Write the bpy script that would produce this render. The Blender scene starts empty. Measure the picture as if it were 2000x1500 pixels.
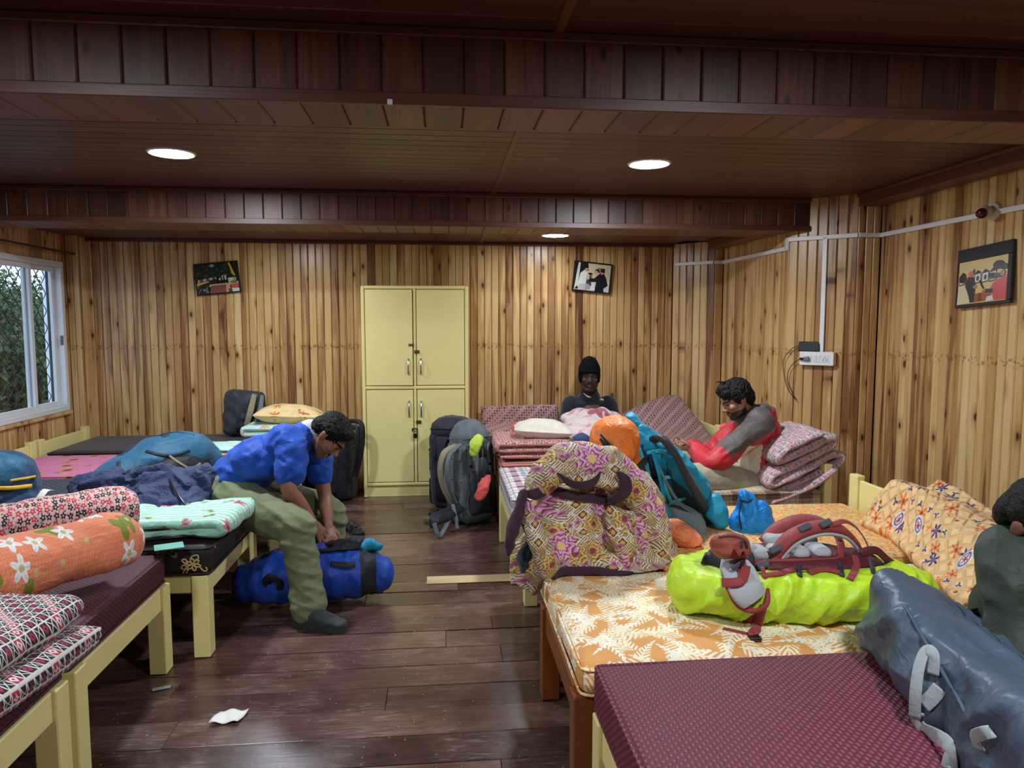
import bpy, bmesh, math, random
from mathutils import Vector, Matrix, noise
RN = random.Random(11)
SC = bpy.context.scene
COL = SC.collection
V = Vector
pi = math.pi

# ---------------------------------------------------------------- camera
EYE = 1.55
FOC = 1400.0
_phi = math.atan((750-630)/FOC)
_th = math.atan((1000-862)/FOC*math.cos(_phi))
cam_d = bpy.data.cameras.new('camera'); cam = bpy.data.objects.new('camera', cam_d); COL.objects.link(cam)
cam_d.sensor_width = 36.0; cam_d.lens = 36.0*FOC/2000.0; cam_d.clip_start = 0.05
cam.location = (0, 0, EYE); cam.rotation_euler = (pi/2-_phi, 0, -_th)
SC.camera = cam
C_F = V((math.sin(_th)*math.cos(_phi), math.cos(_th)*math.cos(_phi), -math.sin(_phi)))
C_R = V((math.cos(_th), -math.sin(_th), 0)); C_U = C_R.cross(C_F)

def W(px, py, x=None, y=None, z=None):
    """the point of the room that a pixel of the photograph shows, on a known plane"""
    d = C_R*((px-1000)/FOC)+C_U*((750-py)/FOC)+C_F
    t = x/d.x if x is not None else (y/d.y if y is not None else (z-EYE)/d.z)
    return V((0, 0, EYE))+d*t

# ---------------------------------------------------------------- world and exposure
SC.view_settings.view_transform = 'Standard'; SC.view_settings.look = 'None'
SC.view_settings.gamma = 1.0; SC.view_settings.use_curve_mapping = False
SC.view_settings.exposure = 1.38
world = bpy.data.worlds.new('world'); SC.world = world; world.use_nodes = True
_wn = world.node_tree
_bg = _wn.nodes['Background']
_bg.inputs[0].default_value = (0.62, 0.76, 1.0, 1); _bg.inputs[1].default_value = 1.0
LAMP = 165.0          # radiance of the ceiling lamps
LAMP_COL = (0.90, 0.97, 1.05)

# ---------------------------------------------------------------- node helpers
def S(*c):
    """sRGB 0-255 to linear"""
    if len(c) == 1: c = c[0]
    o = []
    for v in c:
        v /= 255.0
        o.append(v/12.92 if v <= .04045 else ((v+.055)/1.055)**2.4)
    return (o[0], o[1], o[2], 1.0)

class X:
    def __init__(s, nt, sock): s.nt = nt; s.k = sock
    def _m(s, op, *a, clamp=False):
        n = s.nt.nodes.new('ShaderNodeMath'); n.operation = op; n.use_clamp = clamp
        for i, v in enumerate((s,)+a):
            if isinstance(v, X): s.nt.links.new(v.k, n.inputs[i])
            else: n.inputs[i].default_value = v
        return X(s.nt, n.outputs[0])
    def __add__(s, o): return s._m('ADD', o)
    __radd__ = __add__
    def __mul__(s, o): return s._m('MULTIPLY', o)
    __rmul__ = __mul__
    def __sub__(s, o): return s._m('SUBTRACT', o)
    def __rsub__(s, o): return (s*-1.0)+o
    def __truediv__(s, o): return s._m('DIVIDE', o)
    def lt(s, o): return s._m('LESS_THAN', o)
    def gt(s, o): return s._m('GREATER_THAN', o)
    def abs(s): return s._m('ABSOLUTE')
    def sin(s): return s._m('SINE')
    def cos(s): return s._m('COSINE')
    def frac(s): return s._m('FRACT')
    def sqrt(s): return s._m('SQRT')
    def max(s, o): return s._m('MAXIMUM', o)
    def min(s, o): return s._m('MINIMUM', o)
    def pow(s, o): return s._m('POWER', o)
    def clamp(s): return s._m('ADD', 0.0, clamp=True)
    def step(s, a, b):
        """smooth 0..1 while s goes from a to b"""
        n = s.nt.nodes.new('ShaderNodeMapRange'); n.interpolation_type = 'SMOOTHSTEP'
        s.nt.links.new(s.k, n.inputs[0]); n.inputs[1].default_value = a; n.inputs[2].default_value = b
        return X(s.nt, n.outputs[0])
    def below(s, a, w): return 1.0-s.step(a-w, a+w)

MATS = {}
class Mat:
    def __init__(s, name):
        s.m = bpy.data.materials.new(name); s.m.use_nodes = True; s.nt = s.m.node_tree
        s.b = s.nt.nodes['Principled BSDF']; MATS[name] = s.m
    def N(s, t): return s.nt.nodes.new(t)
    def uv(s):
        return X(s.nt, s.N('ShaderNodeTexCoord').outputs['UV'])
    def ob(s): return X(s.nt, s.N('ShaderNodeTexCoord').outputs['Object'])
    def pos(s): return X(s.nt, s.N('ShaderNodeNewGeometry').outputs['Position'])
    def rnd(s): return X(s.nt, s.N('ShaderNodeObjectInfo').outputs['Random'])
    def sep(s, v):
        n = s.N('ShaderNodeSeparateXYZ'); s.nt.links.new(v.k, n.inputs[0])
        return [X(s.nt, o) for o in n.outputs]
    def vec(s, x, y, z=0.0):
        n = s.N('ShaderNodeCombineXYZ')
        for i, v in enumerate((x, y, z)):
            if isinstance(v, X): s.nt.links.new(v.k, n.inputs[i])
            else: n.inputs[i].default_value = v
        return X(s.nt, n.outputs[0])
    def map(s, v, sc=(1, 1, 1), loc=(0, 0, 0), rot=0.0):
        n = s.N('ShaderNodeMapping'); s.nt.links.new(v.k, n.inputs[0])
        n.inputs[1].default_value = loc; n.inputs[2].default_value = (0, 0, rot); n.inputs[3].default_value = sc
        return X(s.nt, n.outputs[0])
    def vadd(s, a, b, op='ADD'):
        n = s.N('ShaderNodeVectorMath'); n.operation = op
        for i, v in enumerate((a, b)):
            if isinstance(v, X): s.nt.links.new(v.k, n.inputs[i])
            else: n.inputs[i].default_value = v
        return X(s.nt, n.outputs[0])
    def noise(s, v, scale=5.0, detail=3.0, rough=.5, dist=0.0, color=False):
        n = s.N('ShaderNodeTexNoise'); s.nt.links.new(v.k, n.inputs['Vector'])
        n.inputs['Scale'].default_value = scale; n.inputs['Detail'].default_value = detail
        n.inputs['Roughness'].default_value = rough; n.inputs['Distortion'].default_value = dist
        return X(s.nt, n.outputs[1 if color else 0])
    def voro(s, v, scale=5.0, rnd=1.0, dim='2D', feature='F1'):
        n = s.N('ShaderNodeTexVoronoi'); n.voronoi_dimensions = dim; n.feature = feature
        s.nt.links.new(v.k, n.inputs['Vector']); n.inputs['Scale'].default_value = scale
        n.inputs['Randomness'].default_value = rnd
        if feature == 'DISTANCE_TO_EDGE': return X(s.nt, n.outputs[0])
        return X(s.nt, n.outputs['Distance']), X(s.nt, n.outputs['Color']), X(s.nt, n.outputs['Position'])
    def mix(s, f, a, b):
        n = s.N('ShaderNodeMix'); n.data_type = 'RGBA'
        for i, v in ((0, f), (6, a), (7, b)):
            if isinstance(v, X): s.nt.links.new(v.k, n.inputs[i])
            else: n.inputs[i].default_value = v
        return X(s.nt, n.outputs[2])
    def mul(s, col, f):
        n = s.N('ShaderNodeMix'); n.data_type = 'RGBA'; n.blend_type = 'MULTIPLY'; n.inputs[0].default_value = 1.0
        g = s.vec(f, f, f)
        for i, v in ((6, col), (7, g)):
            if isinstance(v, X): s.nt.links.new(v.k, n.inputs[i])
            else: n.inputs[i].default_value = v
        return X(s.nt, n.outputs[2])
    def ramp(s, f, stops, interp='LINEAR'):
        n = s.N('ShaderNodeValToRGB'); n.color_ramp.interpolation = interp
        e = n.color_ramp.elements
        while len(e) < len(stops): e.new(0.5)
        for q, (p, c) in zip(e, stops): q.position = p; q.color = c
        s.nt.links.new(f.k, n.inputs[0]); return X(s.nt, n.outputs[0])
    def local(s, v, scale, rnd=.7, turn=True):
        """2-D cells: coordinates about each cell's own centre in units of the cell, turned at random"""
        d, col, p = s.voro(v, scale, rnd)
        l = s.vadd(v, p, 'SUBTRACT'); x, y, _ = s.sep(l); x = x*scale; y = y*scale
        r, g, b = s.sep(col)
        if turn:
            a = r*6.283; ca, sa = a.cos(), a.sin()
            x, y = x*ca-y*sa, x*sa+y*ca
        return x, y, (r, g, b)
    def flower(s, v, scale, size=.36, n=5, rnd=.7, deep=.3):
        """mask of petals, mask of the centre, radius in units of the flower, cell randoms"""
        x, y, rg = s.local(v, scale, rnd)
        rad = (x*x+y*y).sqrt()
        th = y._m('ARCTAN2', x)
        edge = ((th*float(n)).cos()*deep+(1.0-deep))*size
        q = rad/edge
        return q.below(1.0, .06), (rad/size).below(.24, .04), q, rg, th, rad/size
    def out(s, col, rough=.5, bump=None, bs=.3, bd=.01, metal=0.0, coat=0.0, sheen=0.0, spec=None, trans=0.0, alpha=None):
        b = s.b
        def put(key, v):
            if isinstance(v, X): s.nt.links.new(v.k, b.inputs[key])
            else: b.inputs[key].default_value = v
        put('Base Color', col); put('Roughness', rough); put('Metallic', metal)
        if coat: put('Coat Weight', coat); b.inputs['Coat Roughness'].default_value = .15
        if sheen: put('Sheen Weight', sheen); b.inputs['Sheen Roughness'].default_value = .5
        if spec is not None: put('Specular IOR Level', spec)
        if trans: put('Transmission Weight', trans)
        if bump is not None:
            n = s.N('ShaderNodeBump'); n.inputs['Strength'].default_value = bs; n.inputs['Distance'].default_value = bd
            s.nt.links.new(bump.k, n.inputs['Height']); s.nt.links.new(n.outputs[0], b.inputs['Normal'])
        return s.m

def plain(name, rgb, rough=.55, **k):
    if name in MATS: return MATS[name]
    return Mat(name).out(S(rgb), rough, **k)

def cloth(name, rgb, rough=.8, var=.18, sheen=.15, wr=18.0, bs=.35, spec=.3, crease=.3):
    """plain woven fabric with soft wrinkles"""
    if name in MATS: return MATS[name]
    m = Mat(name); p = m.pos()
    n = m.noise(p, wr, 4, .55, .6)
    q = m.noise(p, wr*.55, 2, .5, 1.1); r1 = (1.0-(q*2.0-1.0).abs()).pow(5.0)
    q2 = m.noise(p, wr*1.4, 2, .5, .9); r2 = (1.0-(q2*2.0-1.0).abs()).pow(5.0)
    w = m.noise(p, 900, 1)
    c = m.mul(S(rgb), n*var*2+(1-var))
    return m.out(c, rough, bump=(r1+r2*.5)*crease+n*.6+w*.03, bs=bs*.7, bd=.012, sheen=sheen, spec=spec)

# ---------------------------------------------------------------- mesh helpers
def thing(name, label, cat, loc=(0, 0, 0), group=None, rotz=0.0, kind=None):
    o = bpy.data.objects.new(name, None); COL.objects.link(o)
    o.location = loc; o.rotation_euler = (0, 0, rotz); o.empty_display_size = .05
    tag(o, label, cat, group, kind); return o

def tag(o, label=None, cat=None, group=None, kind=None):
    if label: o['label'] = label
    if cat: o['category'] = cat
    if group: o['group'] = group
    if kind: o['kind'] = kind
    return o

def rootmat(o):
    return Matrix.Translation(o.location) @ o.rotation_euler.to_matrix().to_4x4()

def link(name, me, mat, parent=None, local=False):
    """local: the mesh is in the parent's own frame; else it is in room coordinates"""
    o = bpy.data.objects.new(name, me); COL.objects.link(o)
    if mat is not None and len(me.materials) == 0: me.materials.append(mat)
    if parent is not None:
        o.parent = parent
        if not local:
            p = parent; M = Matrix.Identity(4); chain = []
            while p is not None: chain.append(p); p = p.parent
            for q in reversed(chain): M = M @ q.matrix_parent_inverse @ rootmat(q)
            o.matrix_parent_inverse = M.inverted()
    return o

def mk(name, vs, fs, mat=None, parent=None, uvs=None, smooth=True, local=False, link_it=True):
    me = bpy.data.meshes.new(name)
    me.from_pydata([tuple(v) for v in vs], [], fs)
    if uvs is not None:
        l = me.uv_layers.new(name='UV')
        dat = [0.0]*(2*len(me.loops))
        for i, lp in enumerate(me.loops):
            u = uvs[lp.vertex_index]; dat[2*i] = u[0]; dat[2*i+1] = u[1]
        l.data.foreach_set('uv', dat)
    else: box_uv(me)
    if smooth: me.shade_smooth()
    if mat is not None: me.materials.append(mat)
    me.update()
    return link(name, me, mat, parent, local) if link_it else me

def box_uv(me):
    l = me.uv_layers.get('UV') or me.uv_layers.new(name='UV')
    for p in me.polygons:
        n = p.normal; a = [abs(n.x), abs(n.y), abs(n.z)]; k = a.index(max(a))
        for li in p.loop_indices:
            c = me.vertices[me.loops[li].vertex_index].co
            l.data[li].uv = (c.y, c.z) if k == 0 else ((c.x, c.z) if k == 1 else (c.x, c.y))

class B:
    """collects shapes into one mesh"""
    def __init__(s): s.v = []; s.f = []; s.u = None
    def add(s, vs, fs):
        o = len(s.v); s.v += [V(v) for v in vs]; s.f += [tuple(i+o for i in f) for f in fs]; return s
    def box(s, lo, hi, M=None):
        x0, y0, z0 = lo; x1, y1, z1 = hi
        vs = [V(c) for c in ((x0, y0, z0), (x1, y0, z0), (x1, y1, z0), (x0, y1, z0), (x0, y0, z1), (x1, y0, z1), (x1, y1, z1), (x0, y1, z1))]
        if M is not None: vs = [M @ v for v in vs]
        return s.add(vs, [(0, 3, 2, 1), (4, 5, 6, 7), (0, 1, 5, 4), (1, 2, 6, 5), (2, 3, 7, 6), (3, 0, 4, 7)])
    def cbox(s, lo, hi, c=.004, M=None):
        """box with chamfered edges"""
        lo = V(lo); hi = V(hi); vs = []; idx = {}
        for ix in (0, 1):
            for iy in (0, 1):
                for iz in (0, 1):
                    b = (ix, iy, iz)
                    for a in range(3):
                        p = V((0, 0, 0))
                        for k in range(3):
                            full = hi[k] if b[k] else lo[k]
                            p[k] = full if k == a else full+(-c if b[k] else c)
                        idx[(b, a)] = len(vs); vs.append(p)
        fs = []
        for a in range(3):
            k1, k2 = (a+1) % 3, (a+2) % 3
            for sgn in (0, 1):
                q = []
                for (u, w) in ((0, 0), (1, 0), (1, 1), (0, 1)):
                    b = [0, 0, 0]; b[a] = sgn; b[k1] = u; b[k2] = w; q.append(idx[(tuple(b), a)])
                fs.append(tuple(q) if sgn else tuple(reversed(q)))
            for u in (0, 1):
                for w in (0, 1):
                    b0 = [0, 0, 0]; b1 = [0, 0, 0]; b0[k1] = b1[k1] = u; b0[k2] = b1[k2] = w; b1[a] = 1
                    q = [idx[(tuple(b0), k1)], idx[(tuple(b1), k1)], idx[(tuple(b1), k2)], idx[(tuple(b0), k2)]]
                    fs.append(tuple(reversed(q)) if (u ^ w) else tuple(q))
        for b in [(i, j, k) for i in (0, 1) for j in (0, 1) for k in (0, 1)]:
            q = [idx[(b, 0)], idx[(b, 1)], idx[(b, 2)]]
            fs.append(tuple(q) if (sum(b) % 2 == 1) else tuple(reversed(q)))
        if M is not None: vs = [M @ v for v in vs]
        return s.add(vs, fs)
    def tube(s, pts, rad, n=12, flat=None, up=None, caps=True):
        """closed tube through points; rad number/list of numbers or (a,b) pairs"""
        pts = [V(p) for p in pts]; m = len(pts)
        if not isinstance(rad, (list, tuple)): rad = [rad]*m
        vs = []; prev = None
        for i, p in enumerate(pts):
            t = (pts[min(i+1, m-1)]-pts[max(i-1, 0)]).normalized()
            if prev is None:
                u = V(up) if up is not None else (V((0, 0, 1)) if abs(t.z) < .9 else V((1, 0, 0)))
            else: u = prev
            u = (u-t*u.dot(t))
            if u.length < 1e-6: u = t.orthogonal()
            u.normalize(); prev = u; w = t.cross(u)
            r = rad[i]; a, b = r if isinstance(r, (list, tuple)) else (r, r)
            for k in range(n):
                g = 2*pi*k/n; vs.append(p+w*(a*math.cos(g))+u*(b*math.sin(g)))
        fs = [(i*n+k, i*n+(k+1) % n, (i+1)*n+(k+1) % n, (i+1)*n+k) for i in range(m-1) for k in range(n)]
        if caps:
            fs.append(tuple(reversed(range(n)))); fs.append(tuple((m-1)*n+k for k in range(n)))
        return s.add(vs, fs)
    def limb(s, pts, rad, n=14, seg=5, up=None):
        """smooth tapering limb with rounded ends"""
        P, Rr = smooth_path(pts, rad, seg)
        a = Rr[0] if not isinstance(Rr[0], tuple) else min(Rr[0]); b = Rr[-1] if not isinstance(Rr[-1], tuple) else min(Rr[-1])
        d0 = (P[0]-P[1]).normalized(); d1 = (P[-1]-P[-2]).normalized()
        def scl(r, k): return (r[0]*k, r[1]*k) if isinstance(r, tuple) else r*k
        P2 = [P[0]+d0*a*q for q in (.98, .8, .45)]+P+[P[-1]+d1*b*q for q in (.45, .8, .98)]
        R2 = [scl(Rr[0], k) for k in (.2, .6, .89)]+Rr+[scl(Rr[-1], k) for k in (.89, .6, .2)]
        return s.tube(P2, R2, n, up=up)
    def ell(s, c, r, n=16, m=10, M=None, e=1.0):
        """ellipsoid; e below 1 squares it off"""
        c = V(c); vs = []; fs = []
        def pw(v): return math.copysign(abs(v)**e, v)
        for j in range(1, m):
            a = pi*j/m
            for i in range(n):
                g = 2*pi*i/n
                p = V((r[0]*pw(math.sin(a))*pw(math.cos(g)), r[1]*pw(math.sin(a))*pw(math.sin(g)), r[2]*pw(math.cos(a))))
                vs.append(p)
        top = len(vs); vs.append(V((0, 0, r[2]))); bot = len(vs); vs.append(V((0, 0, -r[2])))
        for j in range(m-2):
            for i in range(n): fs.append((j*n+i, (j+1)*n+i, (j+1)*n+(i+1) % n, j*n+(i+1) % n))
        for i in range(n):
            fs.append((top, i, (i+1) % n)); fs.append((bot, (m-2)*n+(i+1) % n, (m-2)*n+i))
        if M is not None: vs = [M @ v for v in vs]
        return s.add([v+c for v in vs], fs)
    def cyl(s, a, b, r, n=20, r2=None): return s.tube([a, b], [r, r if r2 is None else r2], n)
    def mk(s, name, mat=None, parent=None, smooth=False, local=False, link_it=True):
        return mk(name, s.v, s.f, mat, parent, None, smooth, local, link_it)

def smooth_path(pts, rad, seg):
    pts = [V(p) for p in pts]; n = len(pts); P = []; Q = []
    if not isinstance(rad, (list, tuple)): rad = [rad]*n
    rr = [r if isinstance(r, (list, tuple)) else (r, r) for r in rad]
    for i in range(n-1):
        p0, p1, p2, p3 = pts[max(i-1, 0)], pts[i], pts[i+1], pts[min(i+2, n-1)]
        for k in range(seg+(1 if i == n-2 else 0)):
            t = k/seg
            P.append(.5*((2*p1)+(p2-p0)*t+(2*p0-5*p1+4*p2-p3)*t*t+(3*p1-p0-3*p2+p3)*t**3))
            s = t*t*(3-2*t)
            Q.append((rr[i][0]*(1-s)+rr[i+1][0]*s, rr[i][1]*(1-s)+rr[i+1][1]*s))
    return P, Q

def spline(pts, seg=6): return smooth_path(pts, 1.0, seg)[0]

def remesh(b, voxel=.008, smooth=4, name='tmp'):
    """one continuous surface out of overlapping closed shapes -> mesh datablock"""
    me = bpy.data.meshes.new(name); me.from_pydata([tuple(v) for v in b.v], [], b.f); me.update()
    o = bpy.data.objects.new(name, me); COL.objects.link(o)
    r = o.modifiers.new('r', 'REMESH'); r.mode = 'VOXEL'; r.voxel_size = voxel; r.use_smooth_shade = True
    if smooth:
        q = o.modifiers.new('s', 'SMOOTH'); q.factor = .5; q.iterations = smooth
    dg = bpy.context.evaluated_depsgraph_get(); ev = o.evaluated_get(dg)
    out = bpy.data.meshes.new_from_object(ev)
    bpy.data.objects.remove(o); bpy.data.meshes.remove(me)
    out.name = name; out.materials.clear()
    return out

def displace(me, fn):
    """move each vertex along its normal by fn(co, normal)"""
    ns = [v.normal.copy() for v in me.vertices]
    for v, n in zip(me.vertices, ns): v.co = v.co+n*fn(v.co, n)
    me.update()

def wrinkle(me, amp=.006, sc=9.0, stretch=(1, 1, 1), seed=0.0, ridge=True):
    off = V((seed*7.3, seed*3.1, seed*5.7)); st = V(stretch)
    def fn(c, n):
        q = V((c.x*st.x, c.y*st.y, c.z*st.z))*sc+off
        a = noise.noise(q)
        if ridge: a = 1-2*abs(noise.noise(q+V((noise.noise(q*.6)*1.2, 0, 0))))-.4
        return amp*(a+.45*noise.noise(q*2.3))
    displace(me, fn)

def soft(b, name, mat, parent=None, voxel=.01, smooth=4, wr=None, uv=None, seed=1.0, stretch=(1, 1, 1), sc=9.0):
    me = remesh(b, voxel, smooth, name)
    if wr: wrinkle(me, wr, sc, stretch, seed)
    if uv is None: box_uv(me)
    else:
        l = me.uv_layers.new(name='UV')
        for lp in me.loops: l.data[lp.index].uv = uv(me.vertices[lp.vertex_index].co)
    me.materials.append(mat); me.shade_smooth()
    return link(name, me, mat, parent)

def strap(name, pts, width, thick, mat, parent=None, face=None, seg=6, local=False, bump=0.0):
    """flat webbing band along a path; face = direction (or list of them) its broad side looks to"""
    P = spline(pts, seg); m = len(P)
    if face is None: face = (0, 0, 1)
    F = [V(face)]*m if not isinstance(face, list) else None
    if F is None:
        F = []; k = len(face)-1
        for i in range(m):
            t = i/(m-1)*k; a = min(int(t), k-1); F.append(V(face[a]).lerp(V(face[a+1]), t-a))
    vs = []; uvs = []; L = 0
    wl = width if isinstance(width, (list, tuple)) else [width]*m
    if len(wl) != m:
        k = len(wl)-1; ww = []
        for i in range(m):
            t = i/(m-1)*k; a = min(int(t), k-1); ww.append(wl[a]*(1-t+a)+wl[a+1]*(t-a))
        wl = ww
    for i, p in enumerate(P):
        t = (P[min(i+1, m-1)]-P[max(i-1, 0)]).normalized()
        n = F[i]-t*F[i].dot(t)
        if n.length < 1e-5: n = t.orthogonal()
        n.normalize(); w = t.cross(n)
        if i: L += (P[i]-P[i-1]).length
        h = wl[i]/2
        for a, c in ((-1, -.5), (-.86, -1), (0, -1), (.86, -1), (1, -.5), (1, .5), (.86, 1), (0, 1), (-.86, 1), (-1, .5)):
            k = c*thick/2*(1+bump*(1-a*a))
            vs.append(p+w*(a*h)+n*k); uvs.append((L, a*h))
    q = 10
    fs = [(i*q+k, (i+1)*q+k, (i+1)*q+(k+1) % q, i*q+(k+1) % q) for i in range(m-1) for k in range(q)]
    fs += [tuple(range(q)), tuple((m-1)*q+k for k in reversed(range(q)))]
    return mk(name, vs, fs, mat, parent, uvs, True, local)

def ribbon(name, path, thick, origin, ax, up, along, width, mat, parent=None, nw=14, seg=5, amp=.006, sc=7.0, seed=0.0, edge=None, wob=.0):
    """thick cloth folded along a 2-D path (in the plane ax/up) and extruded along a third direction: rolls and folded quilts"""
    pp, _ = smooth_path([(p[0], p[1], 0) for p in path], 1.0, seg); m = len(pp)
    ax = V(ax).normalized(); up = V(up).normalized(); along = V(along).normalized(); origin = V(origin)
    tl = thick if isinstance(thick, (list, tuple)) else [thick]*2
    vs = []; uvs = []
    edge = edge or thick*.8 if not isinstance(thick, (list, tuple)) else (edge or .03)
    Ls = [0.0]
    for i in range(1, m): Ls.append(Ls[-1]+(pp[i]-pp[i-1]).length)
    prof = []
    for i in range(m):
        t = (pp[min(i+1, m-1)]-pp[max(i-1, 0)]).normalized(); n = V((-t.y, t.x, 0))
        f = i/(m-1); th = tl[0]*(1-f)+tl[-1]*f
        e = min(Ls[i], Ls[-1]-Ls[i])/(th*.7); e = 1.0 if e >= 1 else math.sqrt(max(0.02, 1-(1-e)**2))
        prof.append((pp[i], n, th*e*.5, t))
    for j in range(nw+1):
        s = j/nw; y = (s-.5)*width
        d = min(s, 1-s)*width; k = 1.0 if d >= edge else math.sqrt(max(.05, 1-(1-d/edge)**2))
        for i, (p, n, h, t) in enumerate(prof):
            base = origin+along*(y+wob*noise.noise(V((Ls[i]*4, seed*3, 1.7))))
            for sg in (1, -1):
                q = p+n*(sg*h*k)
                w = base+ax*q.x+up*q.y
                dn = noise.noise(w*sc+V((seed*5, seed*2, sg*3.0)))*amp+noise.noise(w*sc*2.7+V((seed, 0, sg)))*amp*.5
                w = w+(ax*n.x+up*n.y)*(sg*dn)
                vs.append(w); uvs.append((Ls[i]+(10 if sg < 0 else 0), y))
    st = 2*m; fs = []
    for j in range(nw):
        a = j*st; b = a+st
        for i in range(m-1):
            fs.append((a+2*i, b+2*i, b+2*i+2, a+2*i+2))
            fs.append((a+2*i+1, a+2*i+3, b+2*i+3, b+2*i+1))
        fs.append((a, a+1, b+1, b)); fs.append((a+2*m-2, b+2*m-2, b+2*m-1, a+2*m-1))
    for i in range(m-1):
        fs.append((2*i, 2*i+2, 2*i+3, 2*i+1)); e = nw*st
        fs.append((e+2*i, e+2*i+1, e+2*i+3, e+2*i+2))
    return mk(name, vs, fs, mat, parent, uvs, True)

def rbox(lo, hi, r, nr=3, ni=8, fn=None):
    """rounded box as a grid on each side; fn(p, q) may push points about (q = place in -1..1)"""
    lo = V(lo); hi = V(hi); c = (lo+hi)/2; h = (hi-lo)/2
    vs = []; fs = []; key = {}
    def coords(k):
        a = h[k]; rr = min(r, a*.98)
        edge = [a-rr+rr*math.tan(pi/4*t/nr) for t in range(1, nr+1)]
        inner = [(-1+2*t/ni)*(a-rr) for t in range(ni+1)]
        return [-e for e in reversed(edge)]+inner+edge
    cs = [coords(k) for k in range(3)]
    def vert(p):
        kk = (round(p.x, 5), round(p.y, 5), round(p.z, 5))
        if kk in key: return key[kk]
        q = V([max(-(h[k]-min(r, h[k]*.98)), min(h[k]-min(r, h[k]*.98), p[k])) for k in range(3)])
        d = p-q
        w = q+d.normalized()*min(r, min(h)*.98) if d.length > 1e-7 else p.copy()
        u = V([w[k]/h[k] for k in range(3)])
        w = w+c
        if fn: w = fn(w, u)
        key[kk] = len(vs); vs.append(w); return key[kk]
    for a in range(3):
        b, d = (a+1) % 3, (a+2) % 3
        for sg in (-1, 1):
            for i in range(len(cs[b])-1):
                for j in range(len(cs[d])-1):
                    q = []
                    for (u, w) in ((i, j), (i+1, j), (i+1, j+1), (i, j+1)):
                        p = V((0, 0, 0)); p[a] = sg*h[a]; p[b] = cs[b][u]; p[d] = cs[d][w]; q.append(vert(p))
                    fs.append(tuple(q) if sg > 0 else tuple(reversed(q)))
    return vs, fs

from mathutils.bvhtree import BVHTree
class Surf:
    """finds where a line of sight meets built surfaces, so bands lie on them"""
    def __init__(s, *objs):
        vs = []; fs = []
        for o in objs:
            k = len(vs); vs += [v.co.copy() for v in o.data.vertices]; fs += [[i+k for i in p.vertices] for p in o.data.polygons]
        s.t = BVHTree.FromPolygons(vs, fs)
    def hit(s, px, py, off=.006):
        for r in (0, 3, 6, 9, 14, 20, 28):
            for k in range(8 if r else 1):
                h = s._hit(px+r*math.cos(k*pi/4), py+r*math.sin(k*pi/4), off)
                if h: return h
        return None
    def _hit(s, px, py, off):
        d = (C_R*((px-1000)/FOC)+C_U*((750-py)/FOC)+C_F).normalized()
        p, n, i, dist = s.t.ray_cast(V((0, 0, EYE)), d)
        if p is None: return None
        if n.dot(d) > 0: n = -n
        return p+n*off, n
    def band(s, name, pix, width, thick, mat, parent, off=.006, seg=5, bump=.0, lift=0.0):
        P = []; F = []
        for k, (x, y) in enumerate(pix):
            h = s.hit(x, y, off)
            if h is None: continue
            p, n = h; P.append(p+n*lift*math.sin(pi*k/(len(pix)-1))); F.append(tuple((n+V((0, -.25, .1))).normalized()))
        if len(P) < 2: print('band without surface', name); return None
        return strap(name, P, width, thick, mat, parent, F, seg, bump=bump)

def frameM(o, x, z):
    """matrix with origin o, local x towards x, local z as near z as can be"""
    x = V(x).normalized(); z = V(z); z = (z-x*z.dot(x)).normalized(); y = z.cross(x)
    return Matrix(((x.x, y.x, z.x, o[0]), (x.y, y.y, z.y, o[1]), (x.z, y.z, z.z, o[2]), (0, 0, 0, 1)))

def dup(o, parent=None):
    c = o.copy(); COL.objects.link(c); c.parent = parent
    for ch in list(o.children): dup(ch, c)
    return c
# ---------------------------------------------------------------- wood, paint, floor
def wood(name, axis, stops, streak=.5, rough=.34, tint=.28, knots=True, bs=.12, fine=1.0, nails=False, coat=.0):
    m = Mat(name); p = m.pos(); r = m.rnd()
    x, y, z = m.sep(p)
    off = r*37.0
    if axis == 'z': v = m.vec(x*1.0+off, y*1.0+off*.7, z*.05+off)
    elif axis == 'x': v = m.vec(x*.05+off, y*1.0+off*.7, z+off)
    else: v = m.vec(x*1.0+off, y*.05+off*.7, z+off)
    n1 = m.noise(v, 9*fine, 3, .55, 1.4)
    n2 = m.noise(v, 70*fine, 4, .6, .5)
    ring = ((n1*34.0)+n2*2.0).sin()*.5+.5
    f = n1*streak+n2*.22+ring*.12+(r-.5)*tint+.5-streak*.5-.17
    col = m.ramp(f, stops)
    if knots:
        kv = m.vec((x+y)*9.0+off, z*4.2+off) if axis == 'z' else m.vec((x if axis == 'x' else y)*1.6+off, (y if axis == 'x' else x)*9+off)
        d, c, _ = m.voro(kv, 1.0, 1.0); cr, cg, cb = m.sep(c)
        k = d.below(.10, .05)*cr.gt(.80)
        halo = d.below(.26, .2)*cr.gt(.80)
        col = m.mix(halo*.45, col, S(120, 62, 24)); col = m.mix(k*.9, col, S(38, 20, 12))
    if nails:
        b = (z-1.33).abs().below(.026, .018)*m.noise(m.vec(x*55, y*55, z*55), 1.0, 1).step(.5, .66)
        col = m.mix(b*.7, col, S(118, 58, 20))
    return m.out(col, rough, bump=ring*.25+n2*.4, bs=bs, bd=.004, coat=coat)

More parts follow.
